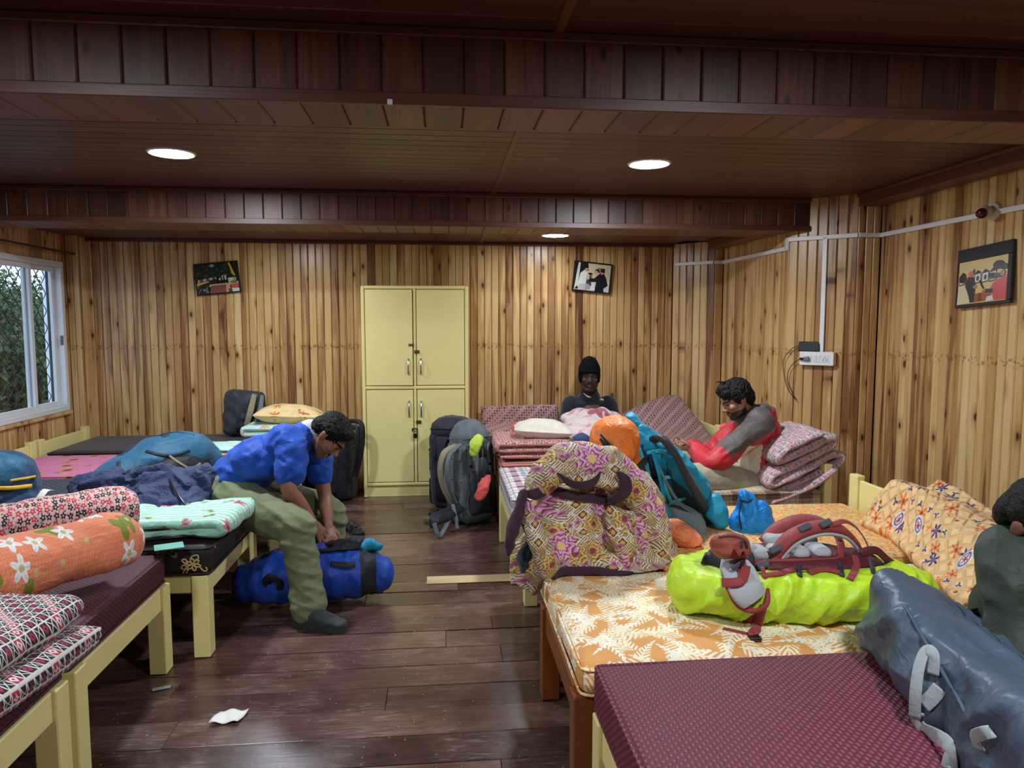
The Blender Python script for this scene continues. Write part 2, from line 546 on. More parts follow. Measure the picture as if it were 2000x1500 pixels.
wood('pine_wall', 'z', [(0.0, S(66, 42, 27)), (.22, S(122, 82, 50)), (.42, S(178, 136, 86)), (.62, S(204, 168, 112)), (1.0, S(222, 198, 148))], streak=1.2, rough=.30, tint=.40, nails=True)
wood('teak_x', 'x', [(0.0, S(38, 21, 16)), (.4, S(80, 46, 36)), (.65, S(98, 60, 46)), (1.0, S(126, 80, 58))], streak=.5, rough=.42, tint=.16, knots=False)
wood('teak_z', 'z', [(0.0, S(34, 20, 16)), (.4, S(78, 48, 38)), (.65, S(98, 62, 48)), (1.0, S(130, 86, 64))], streak=.9, rough=.42, tint=.34)
wood('teak_y', 'y', [(0.0, S(40, 20, 13)), (.4, S(92, 52, 34)), (.65, S(116, 70, 44)), (1.0, S(150, 98, 62))], streak=.5, rough=.45, tint=.3, knots=False)
wood('brown_frame', 'y', [(0.0, S(58, 28, 10)), (.5, S(128, 70, 28)), (1.0, S(168, 100, 46))], streak=.6, rough=.4, tint=.1, knots=False)
wood('brown_frame_z', 'z', [(0.0, S(58, 28, 10)), (.5, S(128, 70, 28)), (1.0, S(168, 100, 46))], streak=.6, rough=.4, tint=.1, knots=False)
wood('raw_pine', 'x', [(0.0, S(150, 120, 84)), (.5, S(190, 166, 122)), (1.0, S(214, 196, 156))], streak=.5, rough=.6, tint=.1, knots=False)

def floor_mat():
    m = Mat('floor_paint'); p = m.pos(); x, y, z = m.sep(p); r = m.rnd(); off = r*23.0
    v = m.vec(x*.10+off, y*1.0+off, z)
    g = m.noise(v, 40, 5, .65, .4); w = m.noise(m.vec(x*.7+off, y+off, 0.0), 4.0, 5, .62, .5)
    sc = m.noise(m.vec(x*.14+off*2, y*2.2, 0.0), 60, 6, .75, .2)
    spots = m.noise(m.vec(x*.8, y*1.8+off, 0.0), 22, 6, .78)
    speck, sc_, _ = m.voro(m.vec(x, y, 0.0), 34.0, 1.0); sr, sg, sb_ = m.sep(sc_)
    base = m.ramp(g*.5+w*.5+(r-.5)*.3, [(.2, S(48, 32, 29)), (.45, S(78, 52, 47)), (.6, S(98, 71, 62)), (.8, S(122, 97, 84))])
    worn = (w.step(.46, .62))*(sc.step(.52, .60))
    col = m.mix(worn*.5, base, S(144, 128, 112))
    chip = spots.step(.66, .685)
    col = m.mix(chip*.55, col, S(160, 136, 112))
    col = m.mix(speck.below(.10, .03)*sr.gt(.95)*.5, col, S(188, 180, 166))
    rough = w*.30+.10+worn*.15
    m.out(col, rough, bump=g*.5+sc*.3-chip*.3, bs=.2, bd=.005, spec=.65)
floor_mat()

def paint_mat():
    m = Mat('yellow_paint'); p = m.pos(); n = m.noise(p, 7, 4, .6); d = m.noise(p, 46, 4, .7)
    col = m.mix(n, S(228, 214, 142), S(238, 226, 154))
    col = m.mix(d.step(.66, .74)*.45, col, S(120, 100, 52))
    m.out(col, .38, bump=m.noise(p, 120, 2), bs=.06, bd=.003)
paint_mat()

plain('white_pvc', (232, 234, 236), .35)
plain('white_alu', (214, 218, 220), .35)
plain('black_plastic', (16, 17, 19), .35)
plain('grey_plastic', (74, 78, 82), .4)
plain('dark_gap', (20, 13, 9), .8)
plain('chrome', (205, 208, 210), .22, metal=1.0)
plain('brass_lock', (120, 112, 92), .35, metal=1.0)
plain('iron', (40, 42, 44), .5, metal=.6)
plain('rubber_black', (22, 22, 24), .6)
plain('paper', (226, 226, 218), .8)

def emit(name, rgb, st):
    m = bpy.data.materials.new(name); m.use_nodes = True; nt = m.node_tree; nt.nodes.clear()
    e = nt.nodes.new('ShaderNodeEmission'); o = nt.nodes.new('ShaderNodeOutputMaterial')
    e.inputs[0].default_value = (*rgb, 1); e.inputs[1].default_value = st; nt.links.new(e.outputs[0], o.inputs[0]); MATS[name] = m; return m
emit('lamp_glow', LAMP_COL, LAMP); emit('lamp_glow_dim', LAMP_COL, LAMP*.3)

def glass_mat():
    m = bpy.data.materials.new('window_glass'); m.use_nodes = True; nt = m.node_tree; nt.nodes.clear()
    t = nt.nodes.new('ShaderNodeBsdfTransparent'); g = nt.nodes.new('ShaderNodeBsdfGlossy'); mx = nt.nodes.new('ShaderNodeMixShader')
    t.inputs[0].default_value = (.9, .95, .97, 1); g.inputs['Roughness'].default_value = .03
    lw = nt.nodes.new('ShaderNodeValue'); lw.outputs[0].default_value = .07
    o = nt.nodes.new('ShaderNodeOutputMaterial')
    nt.links.new(lw.outputs[0], mx.inputs[0]); nt.links.new(t.outputs[0], mx.inputs[1]); nt.links.new(g.outputs[0], mx.inputs[2]); nt.links.new(mx.outputs[0], o.inputs[0])
    MATS['window_glass'] = m
glass_mat()
# ---------------------------------------------------------------- the room
XL, YB = -3.20, 6.72
XR, YREAR = 3.10, -1.6
Z_MID, Z_BACK, Z_BEAM = 2.45, 2.29, 2.22
XRB = 2.58                                    # right wall of the rear bay
RIGHT = [(2.20, YB), (2.50, 6.42), (XRB, 6.42), (XRB, 5.18), (2.93, 4.86), (XR, 4.86), (XR, YREAR)]

def plank_mesh(name, w, t, c, mat):
    """plank of unit length along z, width w along x, face towards -y, chamfered long edges"""
    h = w/2
    prof = [(-h, t), (-h, c), (-h+c, 0), (h-c, 0), (h, c), (h, t)]
    vs = [(x, y, z) for z in (0, 1) for x, y in prof]
    n = len(prof)
    fs = [(i, i+1, n+i+1, n+i) for i in range(n-1)]+[(n-1, 0, n, 2*n-1)]
    fs += [tuple(reversed(range(n))), tuple(range(n, 2*n))]
    return mk(name, vs, fs, mat, None, None, False, link_it=False)

def put_plank(me, parent, loc, xdir, zdir, length, name='plank', mat=None):
    o = bpy.data.objects.new(name, me); COL.objects.link(o); o.parent = parent
    M = frameM(loc, xdir, zdir)
    o.matrix_basis = M @ Matrix.Diagonal((1, 1, length, 1))
    return o

PW = 0.0665
pine_m = plank_mesh('plank', PW-.0035, .014, .006, MATS['pine_wall'])

def clad(parent, a, b, z0, z1, holes=()):
    """vertical planks on the wall from a to b (plan), face to the left of a->b"""
    a = V((a[0], a[1], 0)); b = V((b[0], b[1], 0)); L = (b-a).length; d = (b-a)/L
    n = max(1, round(L/PW)); st = L/n
    for i in range(n):
        c = a+d*(st*(i+.5))
        segs = [(z0, z1)]
        for (p0, p1, h0, h1) in holes:
            s = st*(i+.5)
            if p0 < s < p1: segs = [(z0, h0), (h1, z1)]
        for s0, s1 in segs:
            o = put_plank(pine_m, parent, V((c.x, c.y, s0)), d, (0, 0, 1), s1-s0)
            o.scale.x = st/PW

def wall(name, label, outline, z0, z1, t=.12, mat='dark_gap'):
    """backing slab behind the planks, along a plan polyline, thickness outwards (to the right of travel)"""
    b = B()
    for (p, q) in zip(outline[:-1], outline[1:]):
        p = V((p[0], p[1], 0)); q = V((q[0], q[1], 0)); d = (q-p).normalized(); n = V((-d.y, d.x, 0))
        o = n*.012; e = n*(.012+t)
        pts = [p+o, q+o, q+e, p+e]
        b.add([V((v.x, v.y, z)) for z in (z0, z1) for v in pts], [(0, 3, 2, 1), (4, 5, 6, 7), (0, 1, 5, 4), (1, 2, 6, 5), (2, 3, 7, 6), (3, 0, 4, 7)])
    o = b.mk(name, MATS[mat]); tag(o, label, 'wall', kind='structure'); return o

# floor with planks across the room
fl = B().box((XL-.1, YREAR, -.08), (XR+.1, YB+.1, -.022)).mk('floor', MATS['dark_gap'])
tag(fl, 'dark brown worn painted plank floor', 'floor', kind='structure')
yy = .55; row = 0
fpm = {}
def floor_plank(x0, x1, y0, y1, z=0.0, mat='floor_paint', name='plank'):
    b = B().cbox((-(x1-x0)/2, -(y1-y0)/2, -.022), ((x1-x0)/2, (y1-y0)/2, 0), .001)
    o = b.mk(name, MATS[mat], fl, local=True); o.location = ((x0+x1)/2, (y0+y1)/2, z); return o
PALE = (-.06, .46, 4.16, 4.31)
while yy < YB:
    w = RN.uniform(.155, .19); y1 = min(yy+w, YB)
    if YB-y1 < .06: y1 = YB
    cuts = [XL]; x = XL+RN.uniform(.6, 2.2)
    while x < XR-.3: cuts.append(x); x += RN.uniform(1.5, 2.8)
    cuts.append(XR)
    for a, c in zip(cuts[:-1], cuts[1:]):
        g = .003+RN.random()*.004
        floor_plank(a+.001, c-.001, yy+g/2, y1-g/2, -RN.random()*.004)
    yy = y1
B().box((XL, YREAR, -.022), (XR, .55, -.002)).mk('floor_section', MATS['floor_paint'], fl, local=True)

# walls
wb = wall('wall_back', 'honey coloured pine plank wall behind the cabinet', [(XL, YB), (2.2, YB)][::1], 0, Z_MID)
clad(wb, (XL, YB), (2.2, YB), 0, Z_BACK)
wr = wall('wall_right', 'pine plank wall on the right with chamfered pier', RIGHT, 0, Z_MID)
for p, q in zip(RIGHT[:-2], RIGHT[1:-1]): clad(wr, p, q, 0, Z_MID if p[1] < 5.3 else Z_BACK)
clad(wr, RIGHT[-2], (XR, .5), 0, Z_MID)
B().box((XR-.002, YREAR, 0), (XR+.01, .5, Z_MID)).mk('wall_panel', MATS['pine_wall'], wr)
B().box((XR+.14, YREAR, -.1), (XR+.2, YB+.3, Z_MID+.1)).box((XL-.2, YB+.14, -.1), (XR+.2, YB+.2, Z_MID+.1)).mk('light_leak_screen', MATS['dark_gap'], wr)  # unseen slabs added behind the walls to block sky light at the corner gaps
# left wall with the window opening
WY0, WY1, WZ0, WZ1 = 4.55, 6.47, .80, 2.06
lb = B()
for (y0, y1, z0, z1) in ((YREAR, WY0, 0, Z_MID), (WY1, YB+.1, 0, Z_MID), (WY0, WY1, 0, WZ0), (WY0, WY1, WZ1, Z_MID)):
    lb.box((XL-.13, y0, z0), (XL-.012, y1, z1))
wl = lb.mk('wall_left', MATS['dark_gap']); tag(wl, 'pine plank wall on the left with a sliding window', 'wall', kind='structure')
def cladl(y0, y1, z0, z1): clad(wl, (XL, y0), (XL, y1), z0, z1)
cladl(1.2, WY0, 0, Z_MID); cladl(WY0, WY1, 0, WZ0); cladl(WY0, WY1, WZ1, Z_MID); cladl(WY1, YB-.16, 0, Z_BACK)
B().box((XL-.01, YREAR, 0), (XL+.002, 1.2, Z_MID)).mk('wall_panel', MATS['pine_wall'], wl)
for a, b_ in (((XL, YB-.17), (XL+.10, YB-.17)), ((XL+.10, YB-.17), (XL+.10, YB))): clad(wl, a, b_, 0, Z_BACK)
o = B().box((XL-.1, YREAR-.1, 0), (XR+.1, YREAR, Z_MID)).mk('wall_rear', MATS['pine_wall']); tag(o, 'plank wall behind the viewer', 'wall', kind='structure')

# ceiling: boards running across, a joint strip along the room
ce = B().box((XL-.1, YREAR, Z_MID+.016), (XR+.1, 5.2, Z_MID+.09)).box((XL-.1, 5.2, Z_BACK+.016), (XR+.1, YB+.1, Z_BACK+.09)).box((XL-.1, 5.15, Z_BACK+.016), (XR+.1, 5.2, Z_MID+.09)).mk('ceiling', MATS['dark_gap'])
tag(ce, 'dark reddish brown boarded ceiling', 'ceiling', kind='structure')
JX = .37
BY = [(2.29, 2.57), (5.08, 5.50)]
cpm = plank_mesh('ceiling_plank', .1-.0015, .014, .004, MATS['teak_x'])
def ceil_rows(y0, y1, z, xl, xr_):
    n = round((y1-y0)/.1); st = (y1-y0)/n
    for i in range(n):
        y = y0+st*(i+.5)
        for a, c in ((xl, JX), (JX, xr_(y))):
            o = put_plank(cpm, ce, V((a, y, z)), (0, 1, 0), (1, 0, 0), c-a, 'ceiling_plank')
            o.scale.x = st/.1
xr_main = lambda y: XR
ceil_rows(.7, BY[0][0], Z_MID, XL, xr_main); ceil_rows(BY[0][1], BY[1][0], Z_MID, XL, xr_main)
ceil_rows(BY[1][1], YB, Z_BACK, XL, lambda y: XRB if y < 6.42 else 2.2)
B().box((XL, YREAR, Z_MID), (XR, .7, Z_MID+.016)).mk('ceiling_section', MATS['teak_x'], ce)
for y0, y1, z in ((.7, BY[0][0], Z_MID), (BY[0][1], BY[1][0], Z_MID), (BY[1][1], YB, Z_BACK)):
    B().cbox((JX-.016, y0, z-.006), (JX+.016, y1, z+.012), .003).mk('joint_strip', MATS['teak_y'], ce)

bpm = plank_mesh('beam_plank', .125-.002, .014, .005, MATS['teak_z'])
bum = plank_mesh('beam_soffit_plank', .125-.002, .014, .005, MATS['teak_y'])
for k, (y0, y1) in enumerate(BY):
    xe = XR if k == 0 else 2.69
    zt = Z_MID
    core = B().box((XL, y0+.013, Z_BEAM+.013), (xe, y1-.013, zt+.01)).mk('beam', MATS['dark_gap'])
    core.name = 'trim_1' if k == 0 else 'trim_2'
    tag(core, ('nearest' if k == 0 else 'farther')+' dark wood clad ceiling beam crossing the room', 'beam', kind='structure')
    n = round((xe-XL)/.125); st = (xe-XL)/n
    for i in range(n):
        x = XL+st*(i+.5)
        o = put_plank(bpm, core, V((x, y0, Z_BEAM)), (1, 0, 0), (0, 0, 1), zt-Z_BEAM); o.scale.x = st/.125
        o = put_plank(bum, core, V((x, y1, Z_BEAM)), (1, 0, 0), (0, -1, 0), y1-y0, 'soffit_plank'); o.scale.x = st/.125
        if k == 0:
            pass
    bx = B().box((XL, y1-.014, Z_BEAM+.002), (xe, y1, zt)).mk('back_face', MATS['teak_x'], core)
    B().cbox((XL, y0-.014, Z_BEAM-.006), (xe, y0+.004, Z_BEAM+.032), .003).mk('edge_strip', MATS['teak_x'], core)
    B().cbox((XL, y0-.012, zt-.03), (xe, y0+.004, zt-.002), .004).mk('cornice_strip', MATS['teak_x'], core)
# cornice boxes along the right wall
o = B().cbox((XR-.17, 2.57, Z_MID-.085), (XR-.012, 4.87, Z_MID), .004).mk('trim_3', MATS['teak_y']); tag(o, 'dark wooden cornice along the top of the right wall', 'cornice', kind='structure')
B().cbox((XR-.19, 2.57, Z_MID-.022), (XR-.16, 4.87, Z_MID), .004).mk('bead', MATS['teak_y'], o)
o = B().cbox((XRB-.15, 5.50, Z_BACK-.07), (XRB-.012, 6.42, Z_BACK), .004).mk('trim_4', MATS['teak_y']); tag(o, 'short dark cornice on the right wall of the rear bay', 'cornice', kind='structure')
o = B().cbox((XL, YB-.03, Z_BACK-.03), (2.2, YB-.002, Z_BACK), .004).mk('trim_5', MATS['teak_x']); tag(o, 'thin dark strip along the top of the back wall', 'trim', kind='structure')

# ---------------------------------------------------------------- lamps
lamp_me = None
def lamp(x, y, z, label, r=.105, glow='lamp_glow'):
    t = thing('ceiling_light', label, 'light', (x, y, z), 'round recessed ceiling lights')
    b = B(); n = 32
    prof = [(r, -.001), (r+.004, -.006), (r+.014, -.006), (r+.019, 0.001)]
    vs = [(q*math.cos(2*pi*i/n), q*math.sin(2*pi*i/n), h) for q, h in prof for i in range(n)]
    fs = [(j*n+i, j*n+(i+1) % n, (j+1)*n+(i+1) % n, (j+1)*n+i) for j in range(len(prof)-1) for i in range(n)]
    mk('rim', vs, fs, MATS['white_pvc'], t, None, True, True)
    d = [(0, 0, -.004)]+[(r*math.cos(2*pi*i/n), r*math.sin(2*pi*i/n), -.003) for i in range(n)]
    mk('diffuser', d, [(0, 1+(i+1) % n, 1+i) for i in range(n)], MATS[glow], t, None, False, True)
p = W(335, 299, z=Z_MID); lamp(p.x, p.y, Z_MID, 'round glowing ceiling light on the left of the middle bay')
p = W(1268, 320, z=Z_MID); lamp(p.x, p.y, Z_MID, 'round glowing ceiling light on the right of the middle bay')
p = W(1083, 461, z=Z_BACK); lamp(p.x, 6.12, Z_BACK, 'ceiling light of the rear bay seen just below the farther beam', glow='lamp_glow_dim')
lamp(-1.35, 5.75, Z_BACK, 'ceiling light hidden by the farther beam on the left of the rear bay', glow='lamp_glow_dim')
lamp(-1.43, .85, Z_MID, 'ceiling light of the near bay on the left above the viewer')
lamp(1.19, .85, Z_MID, 'ceiling light of the near bay on the right above the viewer')
# ---------------------------------------------------------------- printed fabrics (all in metres of cloth)
def wrb(m, sc=22.0):
    q = m.noise(m.pos(), sc*.5, 3, .5, 1.0); r = (1.0-(q*2.0-1.0).abs()).pow(4.0)
    return m.noise(m.pos(), sc, 4, .55, .5)*.6+r*.4

def f_maroon():
    m = Mat('maroon_weave'); u = m.map(m.uv(), (1, 1, 1)); x, y, _ = m.sep(u)
    k = 2*pi/.026
    a = (x*k).sin(); b = ((y*k)+(x*k*.5)._m('FLOOR')*0.0).sin()
    st = (x/.013)._m('FLOOR')
    b = ((y/.022)+st*.5).frac()
    blob = ((x/.013).frac()-.5).abs().below(.30, .16)*(b-.5).abs().below(.26, .14)
    n = m.noise(u, 30, 3)
    c = m.mix(blob*.55, S(84, 20, 38), S(158, 78, 98)); c = m.mul(c, n*.5+.75)
    m.out(c, .6, bump=blob, bs=.5, bd=.006, spec=.45)
def f_maroon2():
    m = Mat('maroon_weave_dark'); x, y, _ = m.sep(m.uv())
    st = (x/.013)._m('FLOOR'); b = ((y/.022)+st*.5).frac()
    blob = ((x/.013).frac()-.5).abs().below(.30, .16)*(b-.5).abs().below(.26, .14)
    c = m.mix(blob*.45, S(62, 18, 30), S(118, 52, 68))
    m.out(c, .65, bump=blob, bs=.4, bd=.005)
def f_print(name, ground, c1, c2, sc=24.0, out=None, size=.46):
    """small five-petal flowers in two colours"""
    m = Mat(name); u = m.uv()
    f, ce, q, (r, g, b), th, rr = m.flower(u, sc, size, 5, .45, .22)
    col = m.mix(g.gt(.52), S(c1), S(c2))
    ring = q.below(1.0, .05)*(1.0-q.below(.74, .05))
    base = m.mix(ring*.0, S(ground), S(ground))
    u2 = m.map(u, (1, 1, 1), (.31, .17, 0))
    f2, ce2, q2, (r2, g2, b2), _, _ = m.flower(u2, sc*1.55, .26, 3, .8, .2)
    base = m.mix(f2*.85, base, m.mix(g2.gt(.5), S(c2), S(out or c1)))
    c = m.mix(f, base, col); c = m.mix(ce, c, S(ground))
    w = wrb(m); c = m.mul(c, w*.4+.8)
    m.out(c, .85, bump=w, bs=.4, bd=.012, sheen=.1, spec=.25)
def f_block(name, ground, c1, c2, sc=26.0):
    """block print: squares and little stars"""
    m = Mat(name); u = m.uv(); x, y, _ = m.sep(u)
    gx = (x*sc); gy = (y*sc); fx = gx.frac()-.5; fy = gy.frac()-.5
    par = ((gx._m('FLOOR')+gy._m('FLOOR'))*.5).frac()
    hue = ((gx._m('FLOOR')+gy._m('FLOOR')*2.0)*.3333).frac()
    line = fx.abs().max(fy.abs()).step(.40, .45)
    dia = (fx.abs()+fy.abs()).below(.36, .05)*(1.0-(fx.abs()+fy.abs()).below(.14, .04))
    cross = (fx.abs()-fy.abs()).abs().below(.06, .03)
    c = m.mix(par.gt(.25), m.mix(dia, S(c1), S(ground)), m.mix(cross, S(c2), S(ground)))
    c = m.mix((hue.gt(.5))*(1.0-par.gt(.25)), c, m.mix(dia, S(c2), S(c1)))
    c = m.mix(line, c, S(ground))
    w = wrb(m); c = m.mul(c, w*.4+.8)
    m.out(c, .85, bump=w, bs=.4, bd=.012, sheen=.1, spec=.25)
def f_orange_bloom():
    m = Mat('orange_bloom'); u = m.uv(); x, y, _ = m.sep(u)
    f, ce, q, (r, g, b), th, rr = m.flower(u, 10.5, .36, 5, .8, .28)
    vein = ((th*5.0).cos().step(.86, 1.0))*f
    chk = ((x/.011).frac()-.5).abs().step(.40, .5).max(((y/.011).frac()-.5).abs().step(.40, .5))
    base = m.mix(chk*.45, S(228, 136, 98), S(166, 84, 58))
    u2 = m.map(u, (1, 1, 1), (.07, .05, 0))
    f2, _, q2, rg2, th2, _ = m.flower(u2, 8.0, .34, 3, .9, .3)
    base = m.mix(f2*rg2[1].gt(.45), base, S(122, 132, 40))
    c = m.mix(f*g.gt(.25), base, S(226, 226, 222)); c = m.mix(ce*f, c, S(196, 176, 120))
    c = m.mix(vein*.3, c, S(150, 150, 140))
    w = wrb(m, 14); c = m.mul(c, w*.35+.82)
    m.out(c, .8, bump=w+chk*.06, bs=.45, bd=.02, sheen=.1, spec=.25)
def f_mint():
    m = Mat('mint_floral'); u = m.uv(); x, y, _ = m.sep(u)
    st = ((y/.034).frac()-.5).abs().step(.28, .34)
    base = m.mix(st, S(150, 204, 184), S(206, 226, 206))
    f, ce, q, (r, g, b), th, rr = m.flower(u, 7.0, .26, 5, .9, .3)
    c = m.mix(f*g.gt(.4), base, m.mix(rr.clamp(), S(128, 40, 60), S(222, 140, 160)))
    u2 = m.map(u, (1, 1, 1), (.05, .09, 0)); f2, _, _, rg2, _, _ = m.flower(u2, 8.5, .24, 2, .9, .4)
    c = m.mix(f2*rg2[2].gt(.5), c, S(124, 132, 60))
    w = wrb(m, 26); c = m.mul(c, w*.4+.8)
    m.out(c, .8, bump=w+st*.2, bs=.5, bd=.012, sheen=.1, spec=.25)
def f_mint_orange():
    m = Mat('mint_orange'); u = m.uv()
    f, ce, q, (r, g, b), th, rr = m.flower(u, 7.0, .34, 6, .9, .3)
    c = m.mix(f*g.gt(.35), S(178, 216, 208), S(222, 150, 110)); c = m.mix(ce, c, S(206, 180, 90))
    w = wrb(m, 26); m.out(m.mul(c, w*.4+.8), .8, bump=w, bs=.4, bd=.01)
def f_cream_orange():
    m = Mat('cream_orange'); u = m.uv()
    f, ce, q, (r, g, b), th, rr = m.flower(u, 6.0, .30, 6, .9, .4)
    c = m.mix(f*g.gt(.35), S(222, 196, 140), S(206, 112, 62)); c = m.mix(ce, c, S(150, 120, 60))
    w = wrb(m, 20); m.out(m.mul(c, w*.4+.8), .8, bump=w, bs=.4, bd=.01)
def f_leaf():
    m = Mat('orange_leaf'); u = m.uv()
    c = S(216, 154, 86)
    for k, (sc, lx, w_, kk, th_) in enumerate(((4.6, .60, .22, 13.0, .12), (5.6, .58, .2, 12.0, .13), (5.2, .55, .2, 13.0, .15), (7.2, .5, .24, 10.0, .14), (5.0, .58, .2, 12.0, .1), (6.4, .52, .22, 11.0, .1))):
        v = m.map(u, (1, 1, 1), (.37*k, .21*k+.1, 0), .4*k)
        x, y, (r, g, b) = m.local(v, sc, 1.0)
        y = y+x*x*.25*(1 if k % 2 else -1)
        env = (x.abs()/lx).below(.95, .05)*(y.abs()/(((x*-1.0+lx)*.62).max(.01))).below(w_*1.55, .06)
        blade = ((x+y.abs()*-1.25)*kk/6.283*4.2).frac()
        leaf = ((blade-.5).abs().below(.27, .06))*env*y.abs().gt(.012)
        stem = (y.abs().below(.014, .006))*(x.abs()/lx).below(.95, .05)
        c = m.mix((leaf.max(stem)), c, m.mix(x.step(-.5, .5), S(236, 226, 190), S(240, 236, 222)))
    w = wrb(m, 12); c = m.mul(c, w*.25+.88)
    m.out(c, .7, bump=w, bs=.35, bd=.015, spec=.3)
def f_terrazzo():
    m = Mat('terrazzo_sheet'); u = m.uv()
    x, y, (r, g, b) = m.local(u, 42.0, .9)
    d = (x.abs()*.75).max(y.abs()*1.5).below(.27, .04)
    pc = m.ramp(g, [(0, S(206, 122, 72)), (.3, S(120, 158, 140)), (.5, S(226, 206, 150)), (.68, S(214, 96, 60)), (.85, S(96, 140, 160))], 'CONSTANT')
    c = m.mix(d, S(220, 168, 96), pc)
    w = wrb(m, 10); m.out(m.mul(c, w*.3+.85), .75, bump=w, bs=.3, bd=.012)
def f_plaid(name, ground, a, b, p=.085):
    m = Mat(name); u = m.uv(); x, y, _ = m.sep(u)
    def bars(t):
        f = (t/p).frac()
        return (f-.22).abs().below(.15, .015), (f-.62).abs().below(.10, .015), (f-.85).abs().below(.025, .01)
    x1, x2, x3 = bars(x); y1, y2, y3 = bars(y)
    c = m.mix((x1+y1)*.5, S(ground), S(a)); c = m.mix((x2+y2)*.42, c, S(b)); c = m.mix((x3+y3)*.5, c, S(70, 40, 50))
    w = wrb(m, 14); m.out(m.mul(c, w*.3+.85), .8, bump=w, bs=.3, bd=.01)
def f_grid():
    m = Mat('check_brown'); x, y, _ = m.sep(m.uv())
    ln = ((x/.042).frac()-.5).abs().step(.455, .48).max(((y/.042).frac()-.5).abs().step(.455, .48))
    band = ((x/.21).frac()-.5).abs().below(.22, .02)*.5+((y/.21).frac()-.5).abs().below(.22, .02)*.5
    c = m.mix(band, S(196, 178, 150), S(118, 84, 74)); c = m.mix(ln*.8, c, S(40, 32, 40)); m.out(c, .8)
def f_cream():
    m = Mat('cream_floral'); u = m.uv()
    f, ce, q, (r, g, b), th, rr = m.flower(u, 9.0, .34, 6, .9, .35)
    oc = m.mix(g.gt(.5), S(214, 116, 58), S(38, 62, 124))
    c = m.mix(f*r.gt(.25), S(224, 184, 128), oc); c = m.mix(ce*f, c, S(150, 70, 40))
    u2 = m.map(u, (1, 1, 1), (.13, .21, 0))
    x, y, (r2, g2, b2) = m.local(u2, 5.2, .8)
    e = ((x*x)+(y*y)*2.4).sqrt(); on = g2.gt(.4)
    c = m.mix(e.below(.26, .03)*on, c, S(222, 214, 214)); c = m.mix(e.below(.205, .03)*on, c, S(64, 84, 146)); c = m.mix(e.below(.15, .02)*on, c, S(222, 206, 206))
    star = (e/((y._m('ARCTAN2', x)*6.0).cos()*.35+.65)).below(.135, .02)
    c = m.mix(star*on, c, S(168, 48, 58))
    u3 = m.map(u, (1, 1, 1), (.4, .03, 0)); f3, _, _, rg3, _, _ = m.flower(u3, 14.0, .24, 3, 1.0, .4)
    c = m.mix(f3*rg3[1].gt(.62), c, m.mix(rg3[2].gt(.5), S(40, 68, 128), S(214, 120, 66)))
    ux, uy, _ = m.sep(u)
    qd = m.vec(ux+(uy*34.0).sin()*.008, uy+(ux*34.0).sin()*.008)
    qx, qy, _ = m.sep(qd)
    qa = ((qx+qy)/.085).frac()-.5; qb = ((qx-qy)/.085).frac()-.5
    pad = (0.5-qa.abs()).min(0.5-qb.abs()).step(0.0, .26)
    w = wrb(m, 22); c = m.mul(c, w*.25+pad*.12+.80)
    m.out(c, .8, bump=pad+w*.5, bs=.6, bd=.018, sheen=.1, spec=.25)
def f_peony():
    m = Mat('peony_quilt'); u = m.uv(); x0, y0, _ = m.sep(u)
    # trellis ground in brown and cream
    st = ((x0+y0)/.0135).frac(); d1 = ((x0-y0)/.0135).frac()
    patch = m.noise(u, 14, 2, .5, .4)
    stripes = m.mix(patch.gt(.5), m.mix((st-.5).abs().step(.22, .28), S(126, 96, 60), S(222, 212, 188)), m.mix((d1-.5).abs().step(.22, .28), S(132, 102, 64), S(222, 210, 184)))
    brown = m.mix(m.noise(u, 24, 3), S(116, 86, 50), S(198, 172, 122))
    c = m.mix(patch.step(.40, .44)*(1.0-patch.step(.60, .64)), brown, stripes)
    scroll = (m.noise(u, 20, 1, .4, 1.2)-.5).abs().below(.02, .008); c = m.mix(scroll*.9, c, S(224, 218, 202))
    # lozenges with a star
    x, y, (r, g, b) = m.local(m.map(u, (1, 1, 1), (.1, .3, 0), .785), 17.0, .35, False)
    sq = x.abs().max(y.abs()); on = r.gt(.5)
    c = m.mix(sq.below(.30, .02)*on, c, S(224, 214, 192)); c = m.mix(sq.below(.24, .02)*on, c, S(86, 34, 40))
    rad = (x*x+y*y).sqrt(); star = (rad/((y._m('ARCTAN2', x)*8.0).cos()*.3+.7)).below(.22, .02)
    c = m.mix(star*on, c, S(214, 168, 88))
    # small pink blossoms
    f3, ce3, _, rg3, _, rr3 = m.flower(m.map(u, (1, 1, 1), (.2, .11, 0)), 15.0, .26, 5, .9, .25)
    c = m.mix(f3*rg3[1].gt(.4), c, m.mix(rr3, S(134, 46, 90), S(216, 150, 186)))
    # ochre and pink peonies with layered petals
    for k, (sc, sz, ca, cb, thr) in enumerate(((6.2, .34, (122, 78, 26), (222, 190, 118), .45), (5.0, .40, (134, 30, 84), (236, 176, 214), .3))):
        v = m.map(u, (1, 1, 1), (.17*k+.05, .29*k, 0))
        f, ce, q, (r, g, b), th, rr = m.flower(v, sc, sz, 7, .85, .2)
        lay = (rr*3.2+(th*7.0).cos()*.35+(th*4.0).sin()*.3).frac()
        pc = m.mix(lay.step(0.0, .85), S(ca), S(cb))
        c = m.mix(f*g.gt(thr), c, pc); c = m.mix(ce*f*g.gt(thr), c, S(226, 196, 120) if k else S(150, 60, 90))
    w = wrb(m, 13); w2 = m.noise(m.pos(), 38, 3, .5, .6)
    c = m.mul(c, w*.3+.85)
    m.out(c, .75, bump=w+w2*.3, bs=.5, bd=.02, sheen=.1, spec=.25)
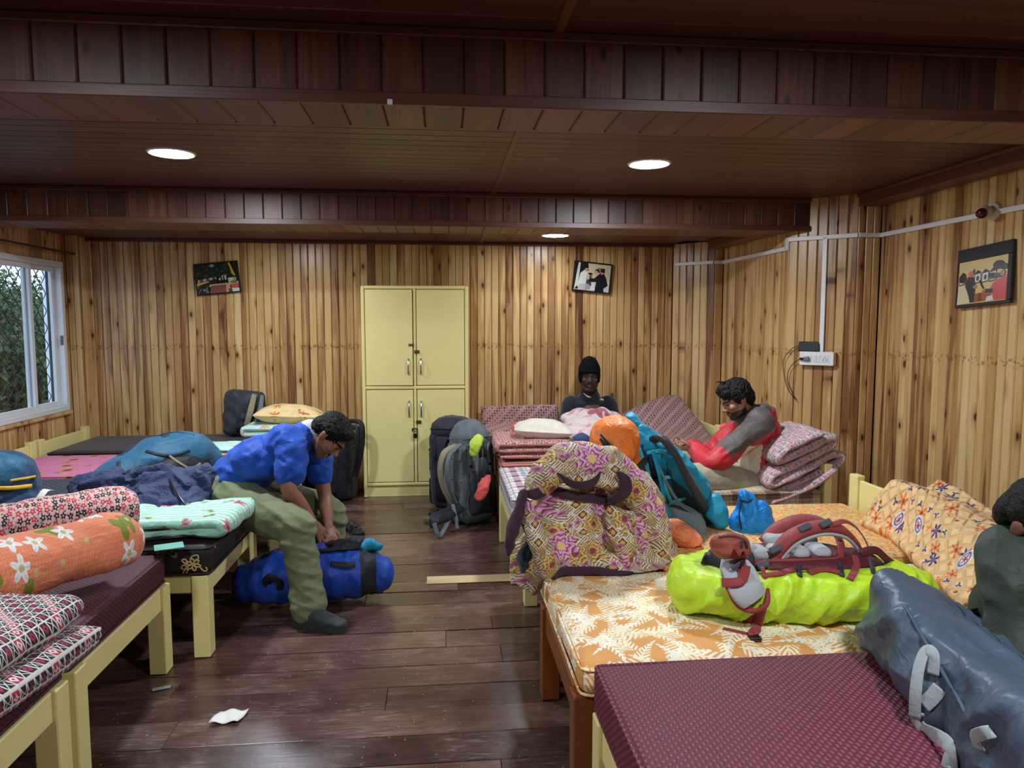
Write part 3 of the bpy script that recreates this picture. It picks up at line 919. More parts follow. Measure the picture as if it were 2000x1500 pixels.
def f_blanket():
    m = Mat('pink_blanket'); u = m.uv()
    x, y, (r, g, b) = m.local(u, 7.0, .9)
    leaf = (x.abs()/.42+(y.abs()/.16).pow(1.6)).below(1.0, .05)
    c = m.mix(leaf, S(208, 190, 188), m.mix(g, S(206, 130, 140), S(196, 150, 156)))
    n = m.noise(u, 5, 2, .5, .6); c = m.mix(n.step(.56, .62)*.7, c, S(214, 202, 170)); c = m.mix(n.below(.36, .03)*.85, c, S(150, 40, 66))
    w = wrb(m, 16); m.out(m.mul(c, w*.3+.85), .95, bump=w, bs=.5, bd=.015, sheen=.3)
def f_stripe(name, cols, p=.05):
    m = Mat(name); x, y, _ = m.sep(m.uv()); f = (y/p).frac()
    n = len(cols); c = m.ramp(f, [(i/n, S(q)) for i, q in enumerate(cols)], 'CONSTANT')
    w = wrb(m, 18); m.out(m.mul(c, w*.35+.82), .85, bump=w, bs=.4, bd=.012)
def f_greydot():
    m = Mat('grey_dot_quilt'); x, y, _ = m.sep(m.uv())
    a = (((x+y)/.05).frac()-.5).abs(); b = (((x-y)/.05).frac()-.5).abs()
    dots = (a-.5).abs().max((b-.5).abs()).below(.14, .04)
    c = m.mix(dots, S(44, 50, 62), S(108, 112, 122)); m.out(c, .7, bump=dots*-1.0, bs=.4, bd=.008)
def f_pinksheet():
    m = Mat('pink_sunflower'); u = m.uv()
    f, ce, q, (r, g, b), th, rr = m.flower(u, 5.0, .30, 11, .8, .22)
    c = m.mix(f*g.gt(.3), S(206, 118, 150), S(206, 140, 52)); c = m.mix((rr.below(.5, .05))*g.gt(.3), c, S(120, 62, 20))
    f2, _, _, rg2, _, _ = m.flower(m.map(u, (1, 1, 1), (.06, .05, 0)), 5.6, .2, 3, .9, .4); c = m.mix(f2*rg2[1].gt(.6), c, S(130, 120, 60))
    w = wrb(m, 8); m.out(m.mul(c, w*.3+.85), .8, bump=w, bs=.2, bd=.01)
def f_brownquilt():
    m = Mat('brown_quilt'); u = m.uv()
    f, ce, q, (r, g, b), th, rr = m.flower(u, 4.6, .34, 6, .7, .3)
    ln = (q-1.0).abs().below(.09, .03).max((q-.62).abs().below(.07, .03))*g.gt(.3)
    c = m.mix(ln*.75, S(34, 29, 32), S(140, 118, 78))
    vx, vy, _ = m.sep(u); k = ((vx/.1).frac()-.5).abs().max(((vy/.1).frac()-.5).abs())
    w = wrb(m, 9); m.out(c, .6, bump=k*-1.0+w, bs=.35, bd=.012, spec=.35)
f_maroon(); f_maroon2(); f_orange_bloom(); f_mint(); f_mint_orange(); f_cream_orange(); f_leaf(); f_terrazzo(); f_grid(); f_cream(); f_peony(); f_blanket(); f_greydot(); f_pinksheet(); f_brownquilt()
f_print('red_print', (214, 178, 170), (190, 62, 78), (44, 44, 52), 38.0)
f_print('red_print_small', (206, 160, 150), (168, 58, 66), (40, 40, 46), 46.0)
f_print('grey_pink_print', (190, 170, 170), (178, 112, 116), (104, 106, 116), 40.0)
f_block('red_block', (214, 206, 202), (168, 40, 66), (36, 38, 46), 38.0)
f_block('red_block_small', (196, 164, 156), (150, 54, 62), (36, 34, 40), 44.0)
f_plaid('plaid_pale', (206, 204, 200), (120, 54, 72), (72, 88, 120), .15)
f_stripe('stripe_red', [(176, 62, 66), (206, 176, 120), (120, 32, 48), (206, 150, 140), (60, 66, 84), (186, 70, 74)], .07)
f_stripe('stripe_pillow', [(190, 110, 104), (150, 70, 70)], .016)
cloth('dark_brown_sheet', (46, 31, 30), .85)
cloth('purple_hem', (62, 34, 52), .85)
cloth('white_pillow', (214, 206, 190), .85)
# ---------------------------------------------------------------- window
win = thing('window_1', 'white aluminium sliding window with diamond grille on the left wall', 'window', (XL, (WY0+WY1)/2, WZ0), kind='structure')
def wbox(name, parent, y0, y1, z0, z1, x0, x1, mat='white_alu', c=.004):
    return B().cbox((x0, y0, z0), (x1, y1, z1), c).mk(name, MATS[mat], parent)
fw = .045
for nm, (y0, y1, z0, z1) in (('frame_top', (WY0, WY1, WZ1-fw, WZ1)), ('frame_bottom', (WY0, WY1, WZ0, WZ0+fw)), ('frame_side', (WY0, WY0+fw, WZ0+fw, WZ1-fw)), ('frame_side', (WY1-fw, WY1, WZ0+fw, WZ1-fw))):
    wbox(nm, win, y0, y1, z0, z1, XL-.085, XL+.018)
def sash(y0, y1, x):
    z0, z1 = WZ0+fw, WZ1-fw; s = .042
    b = B()
    for (a, c, d, e) in ((y0, y0+s, z0, z1), (y1-s, y1, z0, z1), (y0+s, y1-s, z0, z0+s), (y0+s, y1-s, z1-s, z1)): b.cbox((x-.012, a, d), (x+.012, c, e), .003)
    sa = b.mk('sash', MATS['white_alu'], win)
    B().box((x-.002, y0+s, z0+s), (x+.002, y1-s, z1-s)).mk('pane', MATS['window_glass'], sa)
sash(WY0+fw, 5.32, XL-.05); sash(5.28, 6.04, XL-.022); sash(5.98, WY1-fw, XL-.05)
wbox('latch', win, 6.40, 6.41, 1.36, 1.44, XL+.0, XL+.02, 'grey_plastic', .002)
B().cbox((XL-.004, WY0-.02, WZ0-.03), (XL+.03, WY1+.02, WZ0-.002), .004).mk('sill', MATS['pine_wall'], win)
for y in (WY0-.01, WY1+.01): B().cbox((XL-.09, y-.012, WZ0), (XL+.012, y+.012, WZ1), .003).mk('reveal', MATS['pine_wall'], win)
# diamond grille outside
gb = B(); gx = XL-.105; dy, dz = .062, .072
ny = int((WY1-WY0-.06)/dy); nz = int((WZ1-WZ0)/dz)
for i in range(ny+1):
    y = WY0+.03+dy*i; pts = []
    for k in range(nz*2+1):
        z = WZ0+.02+k*dz/2
        ph = k % 4; off = (0, .5, 0, -.5)[ph] if i % 2 == 0 else (0, -.5, 0, .5)[ph]
        pts.append((gx+(.003 if i % 2 else -.003), y+off*dy*.98, z))
    gb.tube(spline(pts, 2), .0042, 4)
gr = gb.mk('window_grille', MATS['iron']); tag(gr, 'dark diamond wire grille outside the window', 'grille')

# outside: pale post, tree, ground
o = B().cbox((-3.87, 7.45, -1.0), (-3.75, 7.60, 3.0), .01).mk('concrete_post', plain('white_wall', (226, 230, 232), .8)); tag(o, 'white concrete post standing outside the window', 'post')
o = B().box((-16, 2, -1.3), (-3.5, 22, -1.2)).mk('ground_outside', plain('grass_far', (70, 90, 50), .9)); tag(o, 'green ground outside the window', 'ground', kind='structure')
def leaf_tree(label, base, c, rad, nl, seed, mat, size=.09):
    t = thing('leafy_tree', label, 'tree', base, 'trees outside the window')
    rr = random.Random(seed); c = V(c)
    b = B(); b.limb([base, V(base).lerp(c, .5)+V((.1, 0, 0)), c], [.11, .08, .04], 8, 4)
    for k in range(7):
        a = V(base).lerp(c, .45+.07*k); d = V((rr.uniform(-1, 1), rr.uniform(-1, 1), rr.uniform(.1, 1))).normalized()
        b.tube([a, a+d*rad[0]*.45, a+d*rad[0]*.8], [.035, .02, .008], 6)
    b.mk('trunk', plain('bark', (70, 58, 46), .9), t, True)
    vs = []; fs = []
    cl = [V((rr.gauss(0, .5), rr.gauss(0, .5), rr.gauss(0, .5))) for _ in range(46)]
    for k in range(nl):
        g = cl[k % 46]+V((rr.gauss(0, .16), rr.gauss(0, .16), rr.gauss(0, .16)))
        p = c+V((g.x*rad[0], g.y*rad[1], g.z*rad[2]))
        d = V((rr.uniform(-1, 1), rr.uniform(-1, 1), rr.uniform(-1, .4))).normalized(); s = d.orthogonal().normalized(); s.rotate(Matrix.Rotation(rr.uniform(0, 6.28), 3, d))
        L = size*rr.uniform(.6, 1.3); n = d.cross(s)*(.12*L); i = len(vs)
        vs += [p, p+d*L*.45+s*L*.24+n, p+d*L, p+d*L*.45-s*L*.24+n]; fs += [(i, i+1, i+2), (i, i+2, i+3)]
    o = mk('foliage', vs, fs, mat, t, None, False); o['kind'] = 'stuff'
def leafmat(name, a, b_):
    m = Mat(name); n = m.noise(m.pos(), 6, 3); g = m.noise(m.pos(), 40, 1)
    m.out(m.mix(n*.6+g*.4, S(a), S(b_)), .55); return m.m
lm1 = leafmat('leaf_dark', (20, 34, 22), (84, 110, 62)); lm2 = leafmat('leaf_pale', (44, 66, 40), (130, 150, 92))
leaf_tree('dense dark tree filling the lower part of the window', (-6.2, 9.9, -1.2), (-6.1, 10.0, .55), (1.5, 1.5, 1.05), 20000, 3, lm1, .12)
leaf_tree('paler tree rising behind the left window pane', (-8.1, 13.6, -1.2), (-8.1, 13.6, 1.5), (1.05, 1.2, 1.2), 14000, 5, lm2, .11)
leaf_tree('leafy tree low behind the window mullion', (-9.3, 17.5, -1.2), (-9.3, 17.5, .9), (1.8, 1.6, 1.15), 14000, 9, lm1, .13)

# curtain rod
ra = W(0, 470, x=XL+.075); rb = W(168, 500, x=XL+.075)
ra.y -= .6; ra.z = rb.z = 2.135
rod = thing('curtain_rod', 'thin steel curtain rod with ball end above the window', 'curtain rod', (XL, rb.y, rb.z))
B().tube([(XL+.075, WY0-.1, 2.135), (XL+.075, rb.y, 2.135)], .010, 12).mk('rod', plain('steel_dull', (96, 92, 90), .35, metal=.8), rod, True)
B().ell((XL+.075, rb.y+.02, 2.135), (.030, .034, .030)).mk('finial', MATS['steel_dull'], rod, True)
for y in (rb.y-.06, 4.7): B().cbox((XL, y-.008, 2.125), (XL+.083, y+.008, 2.147), .002).mk('bracket', MATS['steel_dull'], rod)

# ---------------------------------------------------------------- framed photographs
def picture(label, corners, inn, polys, ground, rim=.012, depth=.02, normal=None):
    """corners: lower left, lower right, upper right, upper left (room); polys in 0..1 of the print"""
    ll, lr, ur, ul = [V(c) for c in corners]
    xd = ((lr-ll)+(ur-ul)).normalized(); w = ((lr-ll).length+(ur-ul).length)/2; h = ((ul-ll).length+(ur-lr).length)/2
    cc = (ll+lr+ur+ul)/4; n = V(normal).normalized(); yd = n.cross(xd).normalized(); xd = yd.cross(n)
    M = Matrix(((xd.x, yd.x, n.x, cc.x), (xd.y, yd.y, n.y, cc.y), (xd.z, yd.z, n.z, cc.z), (0, 0, 0, 1)))
    t = thing('framed_photograph', label, 'picture', tuple(cc-n*depth), 'framed photographs on the plank walls')
    b = B(); l, r_, bo, to = inn
    b.cbox((-w/2, -h/2, -depth), (w/2, -h/2+bo, 0), .002, M).cbox((-w/2, h/2-to, -depth), (w/2, h/2, 0), .002, M)
    b.cbox((-w/2, -h/2+bo, -depth), (-w/2+l, h/2-to, 0), .002, M).cbox((w/2-r_, -h/2+bo, -depth), (w/2, h/2-to, 0), .002, M)
    b.mk('frame', plain('frame_black', (22, 24, 28), .35), t)
    x0, x1, y0, y1 = -w/2+l, w/2-r_, -h/2+bo, h/2-to
    me = bpy.data.meshes.new('print'); vs = []; fs = []; mi = []; mats = []
    def pm(c):
        m = plain('print_%d_%d_%d' % c, c, .25)
        if m not in mats: mats.append(m)
        return mats.index(m)
    for k, (c, pts) in enumerate([(ground, [(0, 0), (1, 0), (1, 1), (0, 1)])]+polys):
        i = len(vs); z = -.006+.00012*k
        vs += [M @ V((x0+(x1-x0)*min(1, max(0, u)), y0+(y1-y0)*min(1, max(0, v)), z)) for u, v in pts]
        fs.append(tuple(range(i, i+len(pts)))); mi.append(pm(c))
    me.from_pydata([tuple(v) for v in vs], [], fs)
    for m in mats: me.materials.append(m)
    for p_, q in zip(me.polygons, mi): p_.material_index = q
    link('print', me, None, t)
def oval(cx, cy, rx, ry, n=10): return [(cx+rx*math.cos(2*pi*i/n), cy+ry*math.sin(2*pi*i/n)) for i in range(n)]
def wq(pts, **k): return [W(*p, **k) for p in pts]
yp = YB-.028
rr = random.Random(4)
P1 = [((24, 34, 30), [(0, .45), (1, .5), (1, 1), (0, 1)])]
for k in range(46):
    P1.append((((40, 56, 32), (70, 82, 36), (30, 44, 40), (52, 66, 40))[k % 4], oval(rr.uniform(.02, .8), rr.uniform(.55, .95), rr.uniform(.02, .06), rr.uniform(.012, .03), 6)))
P1 += [((120, 150, 158), oval(.41, .93, .06, .05, 7)), ((196, 190, 160), [(.5, .42), (.62, .58), (.74, .56), (.76, .42)]), ((190, 184, 164), [(.72, .3), (.95, .3), (.95, .48), (.72, .48)]),
       ((188, 176, 130), [(0, .28), (1, .34), (1, .26), (0, .2)]), ((134, 78, 70), [(.28, 0), (.75, 0), (.7, .26), (.34, .26)]), ((206, 150, 130), [(.68, 0), (.8, 0), (.78, .3), (.70, .3)]),
       ((196, 92, 82), [(.82, .12), (1, .14), (1, .28), (.8, .26)]), ((216, 210, 200), [(.84, 0), (1, 0), (1, .12), (.82, .12)]), ((62, 88, 44), [(.74, .0), (.84, .0), (.82, .1), (.74, .12)]), ((96, 124, 56), oval(.88, .33, .08, .05, 8)),
       ((206, 172, 60), [(0, .28), (.29, .38), (.29, .42), (0, .38)]), ((40, 44, 42), [(0, 0), (.27, 0), (.3, .36), (0, .26)])]
for k in range(16): P1.append(((150, 156, 138), oval(rr.uniform(.02, .26), rr.uniform(.03, .26), .008, .035, 5)))
for k in range(12): P1.append((((206, 200, 190), (190, 90, 90), (60, 70, 90), (160, 150, 140))[k % 4], oval(.05+.038*k, .44+.006*k, .018, .05, 7)))
for u in (.52, .60, .66, .74): P1.append(((20, 20, 26), [(u-.02, .3), (u+.022, .3), (u+.018, .55), (u-.01, .57)]))
P1 += [((208, 172, 44), [(.80, .98), (.84, .99), (.95, .52), (.86, .60)]), ((40, 44, 50), [(.84, .99), (.86, .99), (.91, .78), (.9, .8)]), ((100, 90, 50), [(.79, .98), (.81, .98), (.955, .3), (.94, .3)])]
picture('tilted framed photo of an outdoor gathering with a yellow flag, left of the cabinet', wq([(384, 578), (470, 570), (464, 508), (378, 516)], y=yp), (.012, .012, .010, .010), P1, (30, 40, 36), normal=(0, -1, 0.02))
P2 = [((26, 30, 40), [(0, .02), (.36, .02), (.36, 1), (0, 1)]), ((202, 196, 170), [(.02, .0), (.12, .2), (.14, 1), (.08, 1)]), ((196, 186, 152), [(.36, .3), (1, .3), (1, 1), (.36, 1)]), ((208, 204, 196), [(.5, 0), (1, 0), (1, .4), (.5, .4)]),
      ((54, 34, 34), [(.64, .7), (.84, .7), (.84, .86), (.64, .86)]), ((150, 130, 120), [(.65, .72), (.72, .72), (.72, .84), (.65, .84)]), ((30, 28, 36), [(.66, .5), (.80, .72), (.9, .5), (.96, .25), (.86, .14), (.74, .2)]), ((170, 130, 110), oval(.76, .68, .045, .06)), ((34, 26, 28), oval(.78, .75, .05, .035)),
      ((206, 208, 196), [(.1, .1), (.34, .24), (.36, .7), (.28, .76), (.16, .62)]), ((182, 174, 176), [(.12, .02), (.34, .02), (.34, .24), (.14, .22)]), ((186, 140, 120), oval(.32, .76, .05, .07)), ((30, 24, 26), oval(.31, .86, .07, .05)), ((30, 26, 30), oval(.365, .76, .025, .015)),
      ((70, 66, 80), [(.34, .05), (.5, .2), (.46, .42), (.36, .4)]), ((160, 150, 156), [(.32, .03), (.5, .05), (.44, .22), (.34, .25)]), ((120, 90, 80), oval(.45, .52, .045, .07)), ((26, 26, 34), oval(.44, .62, .065, .04)), ((218, 214, 206), [(.46, .02), (.62, .02), (.58, .26), (.5, .24)]),
      ((28, 30, 38), [(.6, .0), (.86, .0), (.8, .5), (.72, .68), (.64, .58), (.56, .46), (.42, .47), (.42, .32), (.62, .34)]), ((196, 150, 126), oval(.6, .70, .05, .075)), ((36, 30, 32), [(.55, .74), (.6, .82), (.67, .8), (.69, .66), (.66, .7), (.62, .76)])]
picture('tilted framed photo of men in coats shaking hands, above the man in the knitted cap', wq([(1117, 567), (1192, 574), (1197, 517), (1122, 507)], y=yp), (.014, .016, .012, .014), P2, (206, 200, 180), normal=(0, -1, .02))
P3 = [((206, 182, 118), [(0, 0), (1, 0), (1, 1), (0, 1)])]
for k in range(4):
    u = .02+.155*k+(.16 if k else 0)
    P3 += [((26, 24, 24), [(u, .44+.0*k), (u+.145, .47), (u+.145, .70), (u+.07, .76), (u, .67)]), ((206, 206, 196), [(u+.015, .47), (u+.13, .49), (u+.13, .68), (u+.015, .66)]), ((70, 66, 62), oval(u+.075, .57, .03, .06))]
P3 += [((150, 84, 42), [(.34, .02), (.7, .04), (.7, .24), (.34, .22)]), ((110, 54, 30), [(.44, .04), (.52, .04), (.5, .22), (.44, .22)]), ((206, 206, 204), [(.6, .02), (.78, .03), (.76, .14), (.62, .12)]),
       ((36, 36, 42), [(.2, .02), (.36, .03), (.38, .42), (.34, .60), (.22, .64), (.16, .5)]), ((196, 104, 78), oval(.27, .70, .06, .085)), ((190, 184, 176), [(.2, .70), (.22, .80), (.3, .82), (.33, .76), (.25, .76)]), ((180, 110, 90), oval(.37, .38, .045, .04)), ((120, 34, 44), oval(.33, .74, .02, .06)),
       ((206, 194, 152), [(.0, .0), (.28, .02), (.24, .2), (.15, .46), (.02, .44)]), ((30, 24, 22), oval(.1, .60, .085, .1)), ((120, 70, 52), oval(.15, .51, .03, .04)), ((28, 28, 28), [(.44, .50), (.47, .52), (.56, .32), (.53, .31)]), ((170, 104, 80), oval(.57, .26, .05, .045)),
       ((196, 70, 76), [(.76, .02), (1, .03), (1, .56), (.9, .52), (.74, .42), (.68, .3), (.72, .2)]), ((40, 44, 50), [(.58, .22), (.74, .2), (.74, .28), (.6, .3)]), ((24, 24, 26), oval(.82, .80, .11, .10)), ((60, 70, 60), [(.66, .50), (.9, .52), (.92, .62), (.7, .60)]), ((30, 34, 32), [(.64, .56), (.74, .54), (.76, .64), (.66, .64)]), ((170, 120, 96), oval(.91, .60, .05, .07)), ((24, 22, 24), oval(.93, .74, .07, .07))]
picture('framed photo of men and a video cameraman in red, on the right wall', wq([(1870, 602), (1980, 590), (1971, 467), (1866, 491)], x=XR-.03), (.012, .03, .018, .075), P3, (206, 182, 118), normal=(-1, 0, 0.06), depth=.024)

# ---------------------------------------------------------------- white cable trunking
D0 = V((XRB, 5.18, 0)); D1 = V((2.93, 4.86, 0))            # the chamfered face of the pier
DN = V((-(D1-D0).y, (D1-D0).x, 0)).normalized(); DN = DN if DN.y < 0 else -DN
def on_pier(px, py, off=0.0):
    d = C_R*((px-1000)/FOC)+C_U*((750-py)/FOC)+C_F; o = V((0, 0, EYE)); q = D0+DN*off
    t = (q-o).dot(DN)/d.dot(DN); return o+d*t
def run(parent, a, b, n, w=.03, t=.018):
    a = V(a); b = V(b); n = V(n).normalized(); L = (b-a).length
    M = frameM(a, b-a, n)
    B().cbox((0, -w/2, 0), (L, w/2, t), .002, M).mk('trunking_run', MATS['white_pvc'], parent)
tr = thing('cable_trunking', 'white plastic cable trunking running along the right wall and pier', 'trunking', (2.75, 5.0, 2.1))
zc = 2.10; zt = on_pier(1620, 463).z
run(tr, (2.22, 6.70, zc), (2.49, 6.43, zc), (-.7, -.7, 0)); run(tr, (2.49, 6.42, zc), (2.575, 6.42, zc), (0, -1, 0)); run(tr, (2.58, 6.42, zc), (2.58, 5.19, zc), (-1, 0, 0))
run(tr, (2.58, 5.185, zc-.015), (2.58, 5.185, zt+.015), (-1, 0, 0))
run(tr, D0+V((0, 0, zt)), D1+V((0, 0, zt)), DN); run(tr, (2.93, 4.86, zt), (XR, 4.86, zt), (0, -1, 0)); run(tr, (XR, 4.86, zt), (XR, 2.0, zt), (-1, 0, 0))
sw = on_pier(1598, 700)
dt = on_pier(1608, 600); run(tr, V((dt.x, dt.y, zt)), V((dt.x, dt.y, sw.z+.04)), DN)

# switch board on the pier, phone on top of it
xd = (D1-D0).normalized(); SM = Matrix(((xd.x, 0, DN.x, sw.x), (xd.y, 0, DN.y, sw.y), (xd.z, 1, DN.z, sw.z), (0, 0, 0, 1)))
sb = thing('switch_board', 'white electrical switch board with socket on the pier', 'switch board', tuple(sw))
hw, hh = .118, .050
B().cbox((-hw+.004, -hh+.004, 0), (hw+.012, hh-.004, .04), .003, SM).mk('back_box', plain('box_brown', (150, 112, 78), .6), sb)
cvp = B().cbox((-hw, -hh, .036), (hw, hh, .052), .004, SM).mk('cover_plate', MATS['white_pvc'], sb)
for u in (-.058, .002, .058):
    B().cbox((u-.025, -.026, .052), (u+.025, .026, .055), .0015, SM).mk('module', plain('pvc_module', (222, 226, 230), .3), cvp)
for c in ((-.058, .014), (.058, .012), (.049, -.002), (.067, -.002), (.047, -.012), (.069, -.012)):
    B().tube([SM @ V((c[0], c[1], .0535)), SM @ V((c[0], c[1], .0556))], .0035, 8).mk('socket_hole', MATS['black_plastic'], cvp)
B().cbox((-.001, -.020, .055), (.0, .020, .0562), .0003, SM).mk('switch_gap', MATS['grey_plastic'], cvp)
pl = thing('charger_plug', 'black charger plugged into the white switch board', 'charger', tuple(SM @ V((-.085, -.006, .06))))
B().cbox((-.085, -.016, .055), (-.045, .012, .078), .004, SM).mk('plug_body', plain('plug_grey', (120, 122, 124), .4), pl)
B().cbox((-.112, -.012, .060), (-.076, .006, .076), .003, SM).mk('plug_end', MATS['black_plastic'], pl)
ph = thing('phone', 'black phone resting on the white switch board', 'phone', tuple(SM @ V((-.05, hh, .03))))
PM = SM @ Matrix.Translation((-.062, hh+.001, .030)) @ Matrix.Rotation(-.28, 4, 'X')
vs, fs = rbox((-.075, 0, -.005), (.075, .074, .005), .004, 2, 3); b = B().add([PM @ v for v in vs], fs); b.mk('phone_body', plain('phone_black', (14, 15, 18), .4, spec=.2), ph, True)
B().cbox((-.071, .004, .0045), (.071, .070, .0056), .0005, PM).mk('screen', plain('phone_screen', (9, 10, 12), .4, spec=.1), ph)
cp = [PM @ V((-.076, .04, 0))]+[on_pier(x, y, .03) for x, y in ((1545, 682), (1530, 705), (1532, 735), (1540, 762), (1555, 780))]
cq = [on_pier(x, y, .03) for x, y in ((1556, 781), (1546, 764), (1538, 742), (1541, 722), (1552, 708))]+[SM @ V((-.112, -.004, .068))]
cb = thing('charging_cable', 'thin black charging cable looping below the phone', 'cable', tuple(cp[3]))
B().tube(spline(cp, 6), .0028, 6).mk('cable_lead', MATS['rubber_black'], cb, True); B().tube(spline(cq, 6), .0028, 6).mk('cable_return', MATS['rubber_black'], cb, True)

# round white camera on the trunking of the right wall
cc = W(1928, 413, x=XR-.05); dc = thing('security_camera', 'round white security camera on the trunking of the right wall', 'camera', (XR, cc.y, cc.z))
B().tube([(XR-.001, cc.y, cc.z), (XR-.03, cc.y, cc.z)], [.052, .048], 24).mk('camera_base', MATS['white_pvc'], dc, True)
hd = B().ell((0, 0, 0), (.05, .04, .04), 20, 12); M = frameM((XR-.07, cc.y-.005, cc.z-.006), (-.75, -.45, -.2), (0, 0, 1))
chd = mk('camera_head', [M @ v for v in hd.v], hd.f, plain('camera_cream', (222, 216, 204), .4), dc)
B().tube([M @ V((.036, 0, 0)), M @ V((.052, 0, 0))], [.03, .026], 20).mk('lens', plain('lens_red', (70, 22, 20), .15), chd, True)
o = B().cbox((W(762, 201, y=2.285).x-.008, 2.272, W(762, 201, y=2.285).z-.008), (W(762, 201, y=2.285).x+.008, 2.277, W(762, 201, y=2.285).z+.008), .001, None).mk('sticker_tag', MATS['paper']); tag(o, 'tiny white sticker on the bottom edge of the nearest beam', 'sticker')

# ---------------------------------------------------------------- cabinet
CX0, CX1, CY, CZ = -.692, .232, 6.36, 1.868
cab = thing('cupboard', 'tall pale yellow four door cupboard against the back wall', 'cupboard', ((CX0+CX1)/2, 6.5, 0))
yp_ = MATS['yellow_paint']
b = B(); y1 = YB-.016
b.box((CX0, CY+.02, .0), (CX0+.03, y1, CZ)).box((CX1-.03, CY+.02, 0), (CX1, y1, CZ)).box((CX0+.03, CY+.02, CZ-.03), (CX1-.03, y1, CZ)).box((CX0+.03, y1-.02, 0), (CX1-.03, y1, CZ-.03)).box((CX0+.03, CY+.03, .09), (CX1-.03, y1-.02, .11)).box((CX0+.03, CY+.03, .95), (CX1-.03, y1-.02, .97))
b.mk('carcass', yp_, cab)
xm = (CX0+CX1)/2-.005; zm = W(810, 757, y=CY).z; zb = W(810, 945, y=CY).z
B().box((CX0+.005, CY+.025, 0), (CX1-.005, CY+.04, zb)).mk('plinth', yp_, cab)
for nm, lo, hi in (('frame_strip', (CX0-.004, CY, 0), (CX0+.026, CY+.022, CZ)), ('frame_strip', (CX1-.026, CY, 0), (CX1+.004, CY+.022, CZ)), ('frame_strip', (CX0+.026, CY, CZ-.026), (CX1-.026, CY+.022, CZ+.002)), ('frame_strip', (CX0+.026, CY, zm-.014), (CX1-.026, CY+.022, zm+.014)), ('frame_strip', (CX0+.026, CY, zb-.014), (CX1-.026, CY+.022, zb+.014)), ('frame_strip', (xm-.012, CY, zb+.014), (xm+.012, CY+.022, zm-.014)), ('frame_strip', (xm-.012, CY, zm+.014), (xm+.012, CY+.022, CZ-.026))):
    B().cbox(lo, hi, .006).mk(nm, yp_, cab)
B().box((CX0+.026, CY+.026, zb), (CX1-.026, CY+.03, CZ-.02)).mk('inside_shade_sheet', MATS['dark_gap'], cab)  # dark sheet added behind the doors, standing in for the shade inside
def door(x0, x1, z0, z1, hx, hz, ajar=0.0, hinge_left=True):
    Mh = Matrix.Translation((x0 if hinge_left else x1, CY+.02, 0)) @ Matrix.Rotation(-ajar if hinge_left else ajar, 4, 'Z') @ Matrix.Translation((-(x0 if hinge_left else x1), -(CY+.02), 0))
    d = B().cbox((x0, CY+.002, z0), (x1, CY+.024, z1), .003, Mh).mk('door', yp_, cab)
    hp = [(hx, CY+.002, hz-.062), (hx, CY-.024, hz-.054), (hx, CY-.034, hz), (hx, CY-.024, hz+.054), (hx, CY+.002, hz+.062)]
    strap('handle', [Mh @ V(p) for p in hp], .015, .005, MATS['chrome'], d, (0, -1, 0), 5)
    for s in (-.066, .066): B().cbox((hx-.008, CY-.003, hz+s-.007), (hx+.008, CY+.003, hz+s+.007), .001, Mh).mk('handle_plate', MATS['chrome'], d)
    return d
g = .006
zh1 = W(810, 716, y=CY).z; zh2 = W(810, 799, y=CY).z
hl = W(798, 716, y=CY-.02).x; hr = W(822, 716, y=CY-.02).x
d1 = door(CX0+.026+g, xm-.012-g, zm+.014+g, CZ-.026-g, hl, zh1, .035); d2 = door(xm+.012+g, CX1-.026-g, zm+.014+g, CZ-.026-g, hr, zh1, 0, False)
d3 = door(CX0+.026+g, xm-.012-g, zb+.014+g, zm-.014-g, hl, zh2); d4 = door(xm+.012+g, CX1-.026-g, zb+.014+g, zm-.014-g, hr, zh2, 0, False)
def hasp(parent, px, py, w=.045):
    p = W(px, py, y=CY)
    B().cbox((p.x-w/2, CY-.012, p.z-.014), (p.x+w/2, CY+.001, p.z+.014), .003).mk('hasp', MATS['brass_lock'], parent)
    B().tube(spline([(p.x+.006, CY-.012, p.z-.01), (p.x+.006, CY-.03, p.z), (p.x+.006, CY-.012, p.z+.01)], 4), .003, 6).mk('staple', MATS['brass_lock'], parent)
hasp(d1, 803, 674, .05); hasp(d2, 814, 687, .045); hasp(d4, 818, 824, .045); hasp(d3, 810, 839, .05)
p = W(811, 850, y=CY-.03)
pk = thing('padlock', 'small black padlock hanging on the lower cupboard doors', 'padlock', (p.x, CY-.03, p.z))
B().cbox((p.x-.018, CY-.042, p.z-.026), (p.x+.018, CY-.022, p.z+.016), .005).mk('lock_body', MATS['black_plastic'], pk)
B().tube(spline([(p.x-.011, CY-.032, p.z+.012), (p.x-.011, CY-.032, p.z+.034), (p.x, CY-.032, p.z+.044), (p.x+.011, CY-.032, p.z+.034), (p.x+.011, CY-.032, p.z+.012)], 4), .0035, 8).mk('shackle', MATS['chrome'], pk, True)
